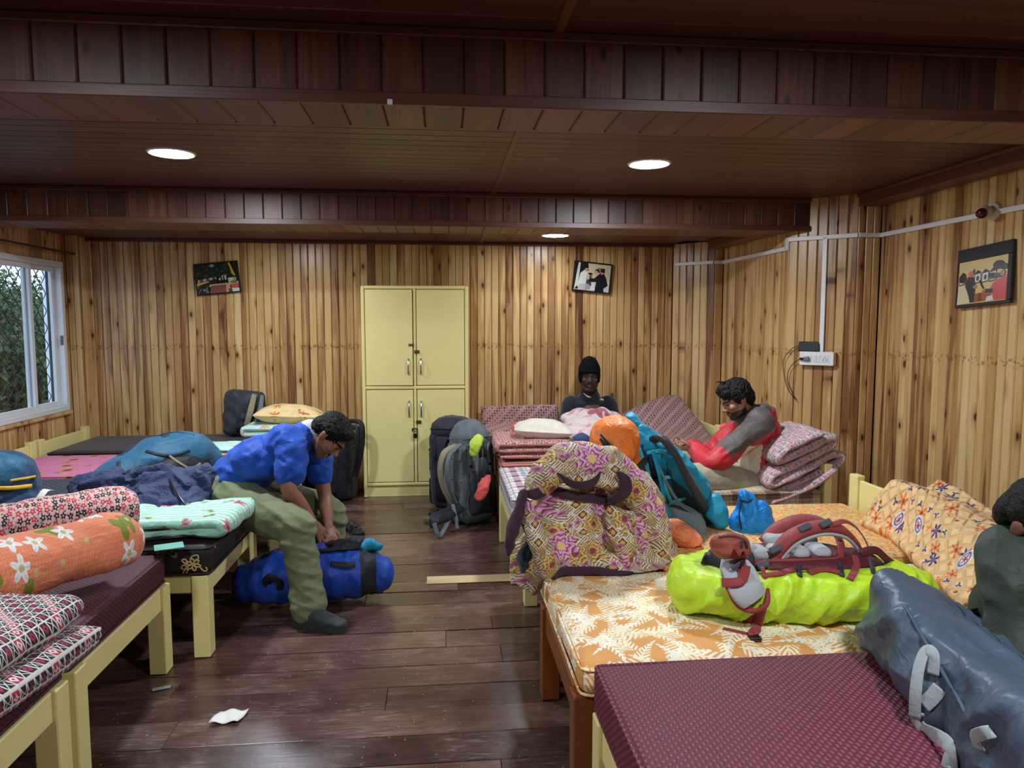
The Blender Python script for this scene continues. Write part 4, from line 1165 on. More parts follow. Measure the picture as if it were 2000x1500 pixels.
# ---------------------------------------------------------------- beds and mattresses
ZF = .39
def bed(label, xf, xh, y0, y1, zh=.64, mat='yellow_paint', zmat=None, rail=.10, leg=.08, group='wooden dormitory beds', head=True):
    """xf: foot end, xh: head end at the wall"""
    s = 1 if xh > xf else -1
    t = thing('dormitory_bed', label, 'bed', ((xf+xh)/2, (y0+y1)/2, 0), group)
    m = MATS[mat]; ml = MATS[zmat or mat]
    def bx(nm, xa, xb, ya, yb, za, zb, mm=m, c=.004): return B().cbox((min(xa, xb), ya, za), (max(xa, xb), yb, zb), c).mk(nm, mm, t)
    for y in (y0, y1-leg): bx('leg', xf, xf+s*leg*.92, y, y+leg, 0, ZF, ml)
    for y in (y0, y1-leg): bx('head_post', xh, xh-s*leg*.6, y, y+leg, 0, zh+.025, ml)
    bx('foot_rail', xf+s*.012, xf+s*.045, y0+leg, y1-leg, ZF-rail, ZF-.001)
    for y in (y0+.012, y1-.042): bx('side_rail', xf+s*leg*.92, xh-s*leg*.6, y, y+.03, ZF-rail*.85, ZF-.002)
    if head: bx('headboard', xh-s*.012, xh-s*.034, y0+leg, y1-leg, ZF-.1, zh)
    n = 9; L = abs(xh-xf)-.16
    sm = B().box((-.035, -(y1-y0)/2+.045, -.012), (.035, (y1-y0)/2-.045, .006)).mk('slat', MATS['raw_pine'], None, link_it=False)
    for i in range(n):
        o = bpy.data.objects.new('slat', sm); COL.objects.link(o); o.parent = t; o.location = (-L/2+L*i/(n-1), 0, ZF-.012)
    return t
def mattress(label, x0, x1, y0, y1, z0, z1, mat, r=.03, group='mattresses on the beds', sag=.006, seed=0.0, piping=None, name='mattress', rot=0.0):
    x0, x1 = min(x0, x1), max(x0, x1)
    def fn(p, q):
        n = noise.noise(p*3+V((seed, 0, 0)))
        k = max(0, 1-q.x**4)*max(0, 1-q.y**4)
        p = p.copy(); p.z += (.012*k*(1 if q.z > 0 else 0)+n*sag*(1 if q.z > 0 else .0))
        p.x += noise.noise(p*2.4+V((9, seed, 0)))*.006; p.y += noise.noise(p*2.4+V((3, seed, 5)))*.006
        return p
    vs, fs = rbox((x0, y0, z0), (x1, y1, z1), r, 3, 12, fn)
    t = thing(name, label, 'mattress', ((x0+x1)/2, (y0+y1)/2, z0), group)
    mk('ticking', vs, fs, MATS[mat], t)
    for z, k in ((z1-r*.35, 1), (z0+r*.3, -1)):
        rr = r*.8; pts = []
        for cx, cy, a0 in ((x1-rr, y1-rr, 0), (x0+rr, y1-rr, 90), (x0+rr, y0+rr, 180), (x1-rr, y0+rr, 270)):
            for a in (0, 30, 60, 90):
                g_ = math.radians(a0+a); pts.append((cx+(rr-.004)*math.cos(g_), cy+(rr-.004)*math.sin(g_), z+.003*noise.noise(V((cx, cy, seed)))))
        pts.append(pts[0]); B().tube(pts, .0055, 6, caps=False).mk('piping', MATS[piping or mat], t, True)
    return t
LF, LH = -1.20, -3.14
bed('yellow wooden bed nearest the viewer on the left', -1.22, LH, 1.52, 2.38, .62)
bed('yellow wooden bed under the orange floral roll, second from the front on the left', -1.22, LH, 2.42, 3.26, .62)
bed('yellow wooden bed under the dark quilted mattress, where the folded mint quilt lies', -1.08, LH, 3.33, 4.14, .62)
bed('yellow wooden bed under the man in the blue shirt', -1.10, LH, 4.20, 4.96, .62)
bed('yellow wooden bed under the pink sunflower sheet', -1.14, LH, 5.00, 5.76, .62)
bed('yellow wooden bed in the back left corner under the dark brown mattress', -1.14, LH, 5.80, 6.60, .62)
mattress('maroon woven mattress under the folded red and white quilt, front left', -1.235, -3.06, 1.50, 2.39, ZF, .515, 'maroon_weave_dark', .035, seed=1)
mattress('maroon woven mattress under the orange floral roll', -1.235, -3.06, 2.415, 3.27, ZF, .520, 'maroon_weave_dark', .035, seed=2)
em = mattress('dark brown quilted mattress with leaf embroidery under the mint quilt', -1.06, -3.06, 3.32, 4.15, ZF, .535, 'brown_quilt', .045, seed=3)
mattress('grey dotted quilted mattress beside the man in the blue shirt', -1.085, -3.06, 4.19, 4.97, ZF, .52, 'grey_dot_quilt', .035, seed=4)
mattress('pink mattress sheet with yellow sunflowers', -1.13, -3.06, 4.995, 5.77, ZF, .53, 'pink_sunflower', .03, seed=5)
mattress('dark brown mattress in the back left corner', -1.13, -3.05, 5.79, 6.61, ZF, .55, 'dark_brown_sheet', .035, seed=6)
RF, RH = .42, 2.38
bed('yellow wooden bed nearest the viewer on the right under the maroon mattress', .44, RH, 1.12, 2.02, .66)
bed('brown varnished wooden bed under the orange leaf mattress', .40, RH, 2.10, 2.88, .66, 'brown_frame', 'brown_frame_z', head=False)
bed('yellow wooden bed under the big floral quilt with the speckled sheet', .44, RH, 2.94, 3.86, .66)
bed('yellow wooden bed under the plaid mattress', .40, RH, 4.12, 5.02, .66)
bed('yellow wooden bed with the folded patterned quilts, behind the plaid one', .42, RH, 5.06, 5.74, .66)
bed('yellow wooden bed along the back wall under the man in the knitted cap', .42, RH-.02, 5.78, 6.48, .66)
mattress('maroon woven mattress in the right foreground', .445, 2.30, 1.05, 2.03, ZF+.005, .535, 'maroon_weave', .022, seed=7)
mattress('orange mattress printed with white palm leaves', .415, 2.30, 2.085, 2.90, ZF, .50, 'orange_leaf', .045, seed=8, piping='orange_leaf')
mattress('orange mattress sheet speckled with small coloured dashes', .45, 2.30, 2.94, 3.87, ZF, .515, 'terrazzo_sheet', .03, seed=9)
mattress('pale plaid mattress at the foot of the red jacket man', .40, 1.22, 4.10, 5.03, ZF, .525, 'plaid_pale', .035, seed=10)
mattress('brown checked mattress under the folded quilt pile', 1.225, 2.31, 4.10, 5.03, ZF, .525, 'check_brown', .03, seed=10.5)
mattress('red striped mattress in the middle of the rear right beds', .42, 2.31, 5.055, 5.75, ZF, .53, 'stripe_red', .03, seed=11)
mattress('patterned mattress along the back wall under the man in the knitted cap', .42, 2.28, 5.775, 6.49, ZF, .53, 'red_print_small', .03, seed=12)

# gold line embroidery on the end of the dark mattress
gold = plain('gold_thread', (196, 166, 108), .7); se = Surf([c for c in em.children if c.name.startswith('ticking')][0])
def emb(pts, w_=.006): se.band('embroidery', pts, w_, .004, gold, em, .004, 4)
cx, cy = 378, 1102
for k in range(6):
    a0 = k*pi/3+.3; L = 15; emb([(cx, cy), (cx+L*.6*math.cos(a0-.4), cy+L*.5*math.sin(a0-.4)), (cx+L*math.cos(a0), cy+L*.8*math.sin(a0)), (cx+L*.6*math.cos(a0+.4), cy+L*.5*math.sin(a0+.4)), (cx, cy)])
emb([(372, 1092), (376, 1086), (386, 1084), (388, 1090), (382, 1093)]); emb([(392, 1108), (398, 1114), (404, 1113), (402, 1107)])
for x0, y0, x1, y1 in ((368, 1098, 356, 1094), (366, 1106, 354, 1108), (368, 1112, 358, 1118)): emb([(x0, y0), ((x0+x1)/2, (y0+y1)/2-4), (x1, y1), ((x0+x1)/2, (y0+y1)/2+4), (x0, y0)])
# ---------------------------------------------------------------- soft goods: builders
def blob(name, lo, hi, r, M, mat, parent=None, bulge=(0, 0, 0), taper=0.0, wr=.004, wsc=7.0, seed=0.0, ni=12, nr=3, fn=None, flat_bottom=False, pinch=0.0):
    lo = V(lo); hi = V(hi); c = (lo+hi)/2
    loc = []
    def f(p, q):
        p = p.copy()
        for k in range(3):
            a, b = [j for j in range(3) if j != k]
            g = max(0, 1-q[a]**2)*max(0, 1-q[b]**2)
            if flat_bottom and k == 2 and q.z < 0: continue
            p[k] += bulge[k]*q[k]*g
        if pinch:
            e = max(abs(q.x), abs(q.y)); s = 1-pinch*max(0, e-.25)**2/.5625; p.z = c.z+(p.z-c.z)*s
        if taper:
            t = 1-taper*(q.z+1)/2; p.x = c.x+(p.x-c.x)*t; p.y = c.y+(p.y-c.y)*t
        if fn: p = fn(p, q)
        return p
    vs, fs = rbox(lo, hi, r, nr, ni, f)
    out = []
    for v in vs:
        d = (v-c); d = d.normalized() if d.length else d
        n = (1-2*abs(noise.noise(v*wsc+V((seed*3.3, seed, 0))))-.5)*wr+noise.noise(v*wsc*2.5+V((seed, 4, seed)))*wr*.6
        if flat_bottom and v.z < lo.z+.01: n = 0
        out.append(v+d*n)
    me = mk(name, out, fs, None, None, None, True, link_it=False); box_uv(me)
    if M is not None:
        me.transform(M)
    me.materials.append(mat); me.update()
    return link(name, me, mat, parent)

def heap(name, pts_fn, nx, ny, mat, parent, thick=.02, seed=0.0, amp=.01, sc=8.0, uvs=1.0):
    """cloth lying over things: pts_fn(u,v) -> room point of the upper face; given a thickness"""
    top = [[V(pts_fn(i/nx, j/ny)) for i in range(nx+1)] for j in range(ny+1)]
    for j in range(ny+1):
        for i in range(nx+1):
            p = top[j][i]; n = noise.noise(p*sc+V((seed, 0, 0))); n2 = 1-2*abs(noise.noise(p*sc*.8+V((0, seed, 3))))
            e = min(1.0, 5*min(i/nx, 1-i/nx, j/ny, 1-j/ny)+.15)
            p.z += (n*amp+n2*amp*.7)*e
    vs = []; us = []
    for s in (0, 1):
        for j in range(ny+1):
            for i in range(nx+1):
                p = top[j][i].copy()
                e = min(i, nx-i, j, ny-j)
                if s: p.z -= thick*(.35 if e == 0 else 1.0)
                vs.append(p)
    # cloth metres along the two directions
    row = [0.0]; colm = [0.0]
    for i in range(nx): row.append(row[-1]+(top[ny//2][i+1]-top[ny//2][i]).length)
    for j in range(ny): colm.append(colm[-1]+(top[j+1][nx//2]-top[j][nx//2]).length)
    us = [(row[i]*uvs, colm[j]*uvs) for s in (0, 1) for j in range(ny+1) for i in range(nx+1)]
    st = nx+1; N = st*(ny+1); fs = []
    a, b = top[0][1]-top[0][0], top[1][0]-top[0][0]; flip = a.cross(b).z < 0
    def q(*t): fs.append(tuple(reversed(t)) if flip else t)
    for j in range(ny):
        for i in range(nx):
            k = j*st+i; q(k, k+1, k+st+1, k+st); q(N+k, N+k+st, N+k+st+1, N+k+1)
    for i in range(nx):
        q(i, N+i, N+i+1, i+1); k = ny*st+i; q(k, k+1, N+k+1, N+k)
    for j in range(ny):
        k = j*st; q(k, k+st, N+k+st, N+k); k = j*st+nx; q(k, N+k, N+k+st, k+st)
    return mk(name, vs, fs, mat, parent, us, True)

def spiral(r0, turns, t, flat=1.0, start=0.0, n=14):
    """2-D path of a roll, from the outside inwards"""
    out = []
    N = int(turns*n)
    for i in range(N+1):
        a = start+2*pi*i/n; r = r0-t*i/n
        if r < t*.5: break
        out.append((r*math.cos(a), r*math.sin(a)*flat+r0*flat))
    return out

def serpentine(layers, z0, t, lefts, rights, n=4):
    """2-D path of a folded quilt: layers stacked upwards, with round turns"""
    out = []; d = 1
    for k in range(layers):
        z = z0+t*k+t/2; a, b = lefts[k % len(lefts)], rights[k % len(rights)]
        xs = [a+(b-a)*i/n for i in range(n+1)]
        if d < 0: xs.reverse()
        out += [(x, z) for x in xs]
        if k < layers-1:
            e = xs[-1]+d*t*.42; out.append((e, z+t*.5))
        d = -d
    return out

def roll(name, label, a, b, r, t, mat, group, turns=2.6, flat=.9, seed=0.0, start=0.0, amp=.008, bulge=0.0, side=None):
    """rolled quilt between two points on the bed (a, b: where it rests)"""
    a = V(a); b = V(b); al = (b-a).normalized(); up = V((0, 0, 1)); ax = al.cross(up).normalized()*(side or 1)
    tt = thing(name, label, 'quilt', tuple((a+b)/2), group)
    ribbon('rolled_cloth', spiral(r-t/2, turns, t*.98, flat, start), t, (a+b)/2+up*(t/2*flat), ax, up, al, (b-a).length, mat, tt, nw=22, seg=2, amp=amp, seed=seed, edge=t*.9, wob=.03)
    return tt

# ---------------------------------------------------------------- quilts and pillows on the left beds
def zW(px, py, z): return W(px, py, z=z)
t = thing('folded_quilt', 'folded red and white block print quilt on the nearest left bed', 'quilt', (-1.5, 1.95, .52), 'folded quilts on the left beds')
ribbon('folded_cloth', serpentine(4, 0.0, .046, [-.75], [.04, .045, -.005, -.03], 5), .044, (-1.20, 1.93, .522), (1, 0, -.05), (0, 0, 1), (.12, 1, 0), .80, MATS['red_block'], t, nw=20, seg=3, amp=.014, sc=6, seed=3, wob=.05)
roll('rolled_quilt', 'orange quilt roll with white flowers and green leaves', (-1.63, 2.38, .522), (-1.255, 2.98, .522), .160, .095, MATS['orange_bloom'], 'rolled quilts on the left beds', 1.9, .92, 2.0, pi*.1, .016, side=-1)
roll('rolled_quilt', 'pink roll printed with small red and black flowers', (-2.12, 2.98, .522), (-1.44, 3.46, .522), .145, .07, MATS['red_print'], 'rolled quilts on the left beds', 2.2, .95, 5.0, pi*.2, .014, side=-1)
t = thing('folded_quilt', 'folded mint green floral quilt on the dark quilted mattress', 'quilt', (-1.25, 3.6, .54), 'folded quilts on the left beds')
ribbon('folded_cloth', serpentine(2, 0.0, .048, [-.52, -.5], [.07, .07], 5), .046, (-1.10, 3.60, .542), (1, 0, 0), (0, 0, 1), (.1, 1, 0), .46, MATS['mint_floral'], t, nw=18, seg=3, amp=.014, sc=8, seed=7, wob=.03)
t = thing('patterned_quilt', 'pink flower print quilt spread behind the navy jacket', 'quilt', (-1.6, 5.0, .53), 'quilts spread on beds')
heap('spread_cloth', lambda u, v: (-2.05+u*.95, 4.72+v*.98, .56+.012*math.sin(u*9)), 22, 22, MATS['red_print_small'], t, .028, 2.0, .012)
def folded(label, c, lx, ly, lz, mat, group, seed=0.0, n=3, rot=0.0):
    t = thing('folded_sheet', label, 'bedding', c, group); tk = lz/n
    ribbon('folded_cloth', serpentine(n, 0.0, tk, [-lx/2], [lx/2], 4), tk*.95, V(c), (math.cos(rot), math.sin(rot), 0), (0, 0, 1), (-math.sin(rot), math.cos(rot), 0), ly, mat, t, nw=12, seg=3, amp=.006, sc=9, seed=seed)
    return t
folded('mint sheet with orange flowers folded beside the teal backpack', (-1.58, 5.35, .575), .42, .34, .09, MATS['mint_orange'], 'folded sheets on the left beds', 3.0)
folded('folded mint green quilt under the orange pillow by the back wall', (-1.30, 6.22, .562), .62, .46, .14, MATS['mint_orange'], 'folded sheets on the left beds', 4.0)
def pillow(label, c, sx, sy, sz, mat, rot=0.0, tilt=0.0, seed=0.0, group='pillows', tx=0.0):
    t = thing('pillow', label, 'pillow', c, group)
    M = Matrix.Translation(c) @ Matrix.Rotation(rot, 4, 'Z') @ Matrix.Rotation(tilt, 4, 'Y') @ Matrix.Rotation(tx, 4, 'X')
    blob('pillow_case', (-sx/2, -sy/2, 0), (sx/2, sy/2, sz), sz*.45, M, mat, t, (0, 0, .02), 0, .008, 8, seed, 14, 4, pinch=.85)
    return t
pillow('cream and orange flowered pillow on the stack by the back wall', (-1.30, 6.24, .705), .56, .36, .13, MATS['cream_orange'], .1, .05, 2.0)

# ---------------------------------------------------------------- quilts and pillows on the right beds
t = thing('patterned_quilt', 'block print quilt bunched against the back wall left of the capped man', 'quilt', (.72, 6.4, .53), 'quilts spread on beds')
ribbon('bunched_cloth', [(-.12, .02), (.02, .03), (.10, .06), (.13, .14), (.16, .22), (.19, .24)], .075, (.72, 6.42, .53), (0, 1, 0), (0, 0, 1), (1, 0, 0), .72, MATS['red_block_small'], t, nw=20, amp=.02, sc=6, seed=4)
folded('folded quilt with small red and black flowers under the white pillow', (.70, 5.40, .545), .56, .52, .14, MATS['red_print_small'], 'folded sheets on the right beds', 6.0, 3)
pillow('small red striped pillow behind the white pillow', (.76, 5.76, .60), .40, .30, .13, MATS['stripe_pillow'], .1, 0, 3.0, tx=.45)
pillow('white pillow on the folded quilt near the cupboard', (.76, 5.36, .683), .44, .32, .115, MATS['white_pillow'], -.08, .06, 5.0)
t = thing('patterned_quilt', 'block print quilt thrown over the corner behind the red jacket man', 'quilt', (2.0, 6.0, .53), 'quilts spread on beds')
def q_corner(u, v):
    x = 1.42+u*.84; y = 4.98+v*1.42
    k = max(0, (v-.55)/.45); h = .30*k**1.3*(.45+.55*math.sin(min(1, u*1.15)*pi/2)**2)
    x2 = x-.0*v
    return (min(x2, 2.30-.12*k), y, .565+.02*math.sin(u*5+v*4)+h)
heap('thrown_cloth', q_corner, 30, 34, MATS['red_block_small'], t, .03, 7.0, .022, 7)
t = thing('folded_quilt', 'thick pink and grey folded quilt pile behind the red jacket man', 'quilt', (2.25, 4.5, .53), 'folded quilts on the right beds')
a_ = .42
ribbon('folded_cloth', serpentine(5, .0, .062, [-.24, -.22, -.20, -.16, -.12], [.24, .22, .20, .16, .12], 6), .054, (2.24, 4.38, .55), (math.cos(a_), 0, math.sin(a_)), (-.08, 0, 1), (.05, 1, 0), .50, MATS['grey_pink_print'], t, nw=16, seg=3, amp=.012, sc=7, seed=9, wob=.04)
ribbon('draped_flap', [(-.22, .0), (-.05, .02), (.1, .06), (.2, .12)], .05, (2.20, 4.22, .50), (math.cos(.2), 0, math.sin(.2)), (0, 0, 1), (0, 1, 0), .26, MATS['grey_pink_print'], t, nw=10, amp=.01, seed=2)

# cream quilt heaped at the head of the front beds
t = thing('patterned_quilt', 'cream quilted coverlet with blue and orange flowers at the right wall', 'quilt', (2.05, 2.9, .52), 'quilts spread on beds')
def q_cream(u, v):
    k = min(1, v*1.3); x = 1.84+.26*k+u*(.58-.22*k); y = 2.30+v*1.08
    up = min(1, u/.32); up = up*up*(3-2*up)
    h = .035+(.11+.09*k)*up*(1-.22*math.sin(u*7+v*3)*u)
    h *= min(1, .4+3*v)
    if v > .92: h *= 1-.35*((v-.92)/.08)
    return (x, y, .525+h)
heap('coverlet', q_cream, 34, 40, MATS['cream_floral'], t, .05, 11.0, .016, 9)
pts = [W(1748, 1215, z=.52), W(1785, 1222, z=.52)]
blob('coverlet_corner', (-.11, -.06, 0), (.12, .06, .055), .026, Matrix.Translation((1.64, 2.34, .515)) @ Matrix.Rotation(.3, 4, 'Z'), MATS['cream_floral'], t, wr=.006)

# ---------------------------------------------------------------- big floral quilt on the speckled bed
fq = thing('crumpled_quilt', 'big crumpled brown and pink peony quilt with purple hem', 'quilt', (.70, 3.15, .515))
def PW_(px, py, y): return W(px, py, y=y)
b = B()
b.ell(PW_(1160, 1065, 3.14), (.32, .24, .22), 24, 16, e=.85)
b.ell(PW_(1205, 1000, 3.18), (.19, .19, .20), 24, 16)
b.ell(PW_(1105, 1010, 3.10), (.17, .17, .16), 24, 16)
b.ell(PW_(1090, 1085, 3.02), (.19, .16, .15), 20, 14)
b.ell(PW_(1200, 1105, 2.98), (.22, .13, .10), 20, 14)
b.ell(PW_(1285, 1090, 3.12), (.09, .14, .12), 20, 14)
b.ell(PW_(1135, 955, 3.18), (.16, .15, .10), 20, 14)
zmin = .518
def uvq(c): return (c.x*.9+c.y*.35+noise.noise(c*3)*.05, c.z*1.0+c.y*.35+noise.noise(c*3+V((5, 5, 5)))*.05)
me = remesh(b, .011, 3, 'quilt_heap')
def dfn(c, n):
    q = V((c.x*4.2, c.y*4.2, c.z*4.2))
    w = q+V((noise.noise(q*.7), noise.noise(q*.7+V((3, 0, 0))), noise.noise(q*.7+V((0, 7, 0)))))*.8
    a = 1-2*abs(noise.noise(w)); bb = 1-2*abs(noise.noise(w*2.1+V((4, 1, 2))))
    return .040*a**3-.012+.014*bb**2
displace(me, dfn)
for v in me.vertices:
    if v.co.x > .42 and v.co.z < zmin: v.co.z = zmin+(v.co.z-zmin)*.02
    elif v.co.x <= .42: v.co.z -= .25*(.42-v.co.x)
l = me.uv_layers.new(name='UV')
for lp in me.loops: l.data[lp.index].uv = uvq(me.vertices[lp.vertex_index].co)
me.materials.append(MATS['peony_quilt']); me.shade_smooth(); link('quilt_heap', me, None, fq)
# upper roll of the fold, bending over the top
heap_o = fq.children[0]
P = [PW_(1045, 952, 2.95), PW_(1072, 922, 2.95), PW_(1115, 902, 2.98), PW_(1170, 905, 3.0), PW_(1220, 938, 3.0), PW_(1258, 985, 3.0), PW_(1284, 1040, 2.99), PW_(1290, 1090, 2.99)]
b = B(); b.limb(P, [(.045, .05), (.075, .07), (.085, .085), (.085, .085), (.08, .08), (.07, .07), (.06, .06), (.045, .045)], 18, 6)
fold_o = soft(b, 'quilt_fold', MATS['peony_quilt'], fq, .010, 3, .016, lambda c: (c.x*.9+c.y*.3, c.z+c.y*.3), 3.0, sc=6)
P = [PW_(1100, 930, 2.95), PW_(1135, 938, 2.93), PW_(1175, 938, 2.93), PW_(1208, 945, 2.95)]
b = B(); b.limb(P, [(.03, .02), (.045, .03), (.045, .03), (.03, .02)], 14, 5); f2_o = soft(b, 'quilt_fold', MATS['peony_quilt'], fq, .009, 3, .008, lambda c: (c.x+.3, c.z), 3.0)
P = [PW_(1025, 985, 2.90), PW_(1040, 1030, 2.88), PW_(1060, 1080, 2.86), PW_(1072, 1130, 2.85)]
b = B(); b.limb(P, [(.03, .03), (.05, .04), (.05, .045), (.03, .03)], 14, 5); f3_o = soft(b, 'quilt_fold', MATS['peony_quilt'], fq, .009, 3, .010, lambda c: (c.x+.6, c.z+.2), 3.0)
P = [PW_(1195, 1000, 2.93), PW_(1215, 1045, 2.88), PW_(1225, 1095, 2.86)]
b = B(); b.limb(P, [(.03, .03), (.06, .05), (.03, .03)], 14, 5); f4_o = soft(b, 'quilt_fold', MATS['peony_quilt'], fq, .009, 3, .012, lambda c: (c.x+.2, c.z+.5), 3.0)
hm = MATS['purple_hem']
sf = Surf(heap_o, fold_o, f2_o, f3_o, f4_o)
sf.band('hem', [(1022, 960), (1045, 962), (1075, 965), (1105, 970), (1140, 975), (1175, 976), (1205, 970), (1220, 955), (1216, 935), (1205, 922)], [.008, .05, .048, .04, .036, .036, .04, .05, .05, .012], .018, hm, fq, .022, 5, .6)
sf.band('hem', [(1088, 925), (1110, 938), (1135, 945), (1158, 940), (1172, 928)], [.006, .03, .034, .03, .006], .014, hm, fq, .012, 5, .6)
sf.band('hem', [(1078, 1128), (1100, 1122), (1130, 1128), (1160, 1138), (1200, 1145), (1235, 1146)], [.006, .035, .04, .035, .028, .006], .018, hm, fq, .008, 5, .6)
b = B(); b.limb([PW_(1024, 962, 2.88), PW_(1012, 1000, 2.86), PW_(1000, 1040, 2.86), PW_(992, 1078, 2.87)], [(.02, .015), (.035, .022), (.05, .025), (.025, .015)], 14, 6); soft(b, 'hem_corner', hm, fq, .007, 3, .010, sc=12)
strap('hem', [PW_(1285, 1122, 2.93), PW_(1312, 1110, 2.96), PW_(1340, 1092, 3.0)], [.03, .028, .004], .012, hm, fq, (0, -1, .3), 5)
# dark teal bag hanging at the bed's foot below the quilt
b = B(); b.ell(PW_(1030, 1090, 3.02), (.055, .10, .10), 18, 12)
tb = thing('small_bag', 'dark teal small bag hanging below the floral quilt', 'bag', tuple(PW_(1030, 1120, 3.02)))
soft(b, 'bag_cloth', cloth('teal_dark', (44, 62, 76)), tb, .009, 3, .008); strap('bag_strap', [PW_(1034, 1058, 2.95), PW_(1024, 1080, 2.92), PW_(1030, 1110, 2.92)], .02, .004, MATS['teal_dark'], tb, (-.3, -1, 0))

# navy jacket heap on the dark mattress
nj = thing('navy_jacket', 'crumpled navy blue jacket thrown on the left beds beside the teal backpack', 'jacket', (-1.6, 3.95, .53))
nav = cloth('navy_cloth', (44, 56, 92), .65, .3, .1, 12, .8, crease=.8)
b = B()
for px, py, y, r in ((250, 975, 3.95, (.17, .15, .07)), (330, 965, 3.95, (.20, .17, .10)), (380, 950, 4.0, (.13, .16, .10)), (300, 945, 4.1, (.15, .13, .09)), (215, 960, 4.05, (.13, .10, .09)), (180, 955, 4.1, (.12, .09, .05)), (350, 992, 3.8, (.13, .12, .08)), (290, 1000, 3.75, (.12, .10, .06))):
    c = W(px, py, y=y); c.z = max(c.z, .55); b.ell(c, r, 18, 12)
me = remesh(b, .011, 2, 'jacket_body')
def dj(c, n):
    q = c*7.0; w = q+V((noise.noise(q*.6), noise.noise(q*.6+V((3, 1, 0))), 0))*1.1
    return .050*max(0, 1-2.0*abs(noise.noise(w*.8)))**1.5+.020*max(0, 1-2.4*abs(noise.noise(w*1.7+V((2, 9, 4)))))-.020
displace(me, dj)
for v in me.vertices: v.co.z = max(v.co.z, .535)
box_uv(me); me.materials.append(nav); me.shade_smooth(); link('jacket_body', me, None, nj)
b = B(); b.limb([W(345, 945, y=3.98), W(385, 985, y=3.86), W(400, 1005, y=3.8)], [(.05, .03), (.055, .035), (.05, .028)], 14, 6); soft(b, 'sleeve', nav, nj, .009, 3, .010)
b = B(); b.limb([W(225, 925, y=4.15), W(195, 950, y=4.05), W(150, 962, y=4.0)], [(.05, .04), (.05, .03), (.035, .02)], 14, 6); soft(b, 'sleeve', nav, nj, .009, 3, .010)
strap('zip', [W(330, 935, y=3.87), W(350, 970, y=3.72), W(372, 1000, y=3.66)], .012, .004, MATS['black_plastic'], nj, (0, -.6, .8))
o = B().cbox((-.06, -.045, 0), (.06, .045, .004), .001, Matrix.Translation(W(330, 1068, z=.55)) @ Matrix.Rotation(.4, 4, 'Z')).mk('booklet', plain('teal_paper', (110, 178, 160), .6)); tag(o, 'small teal booklet on the dark quilted mattress', 'booklet')
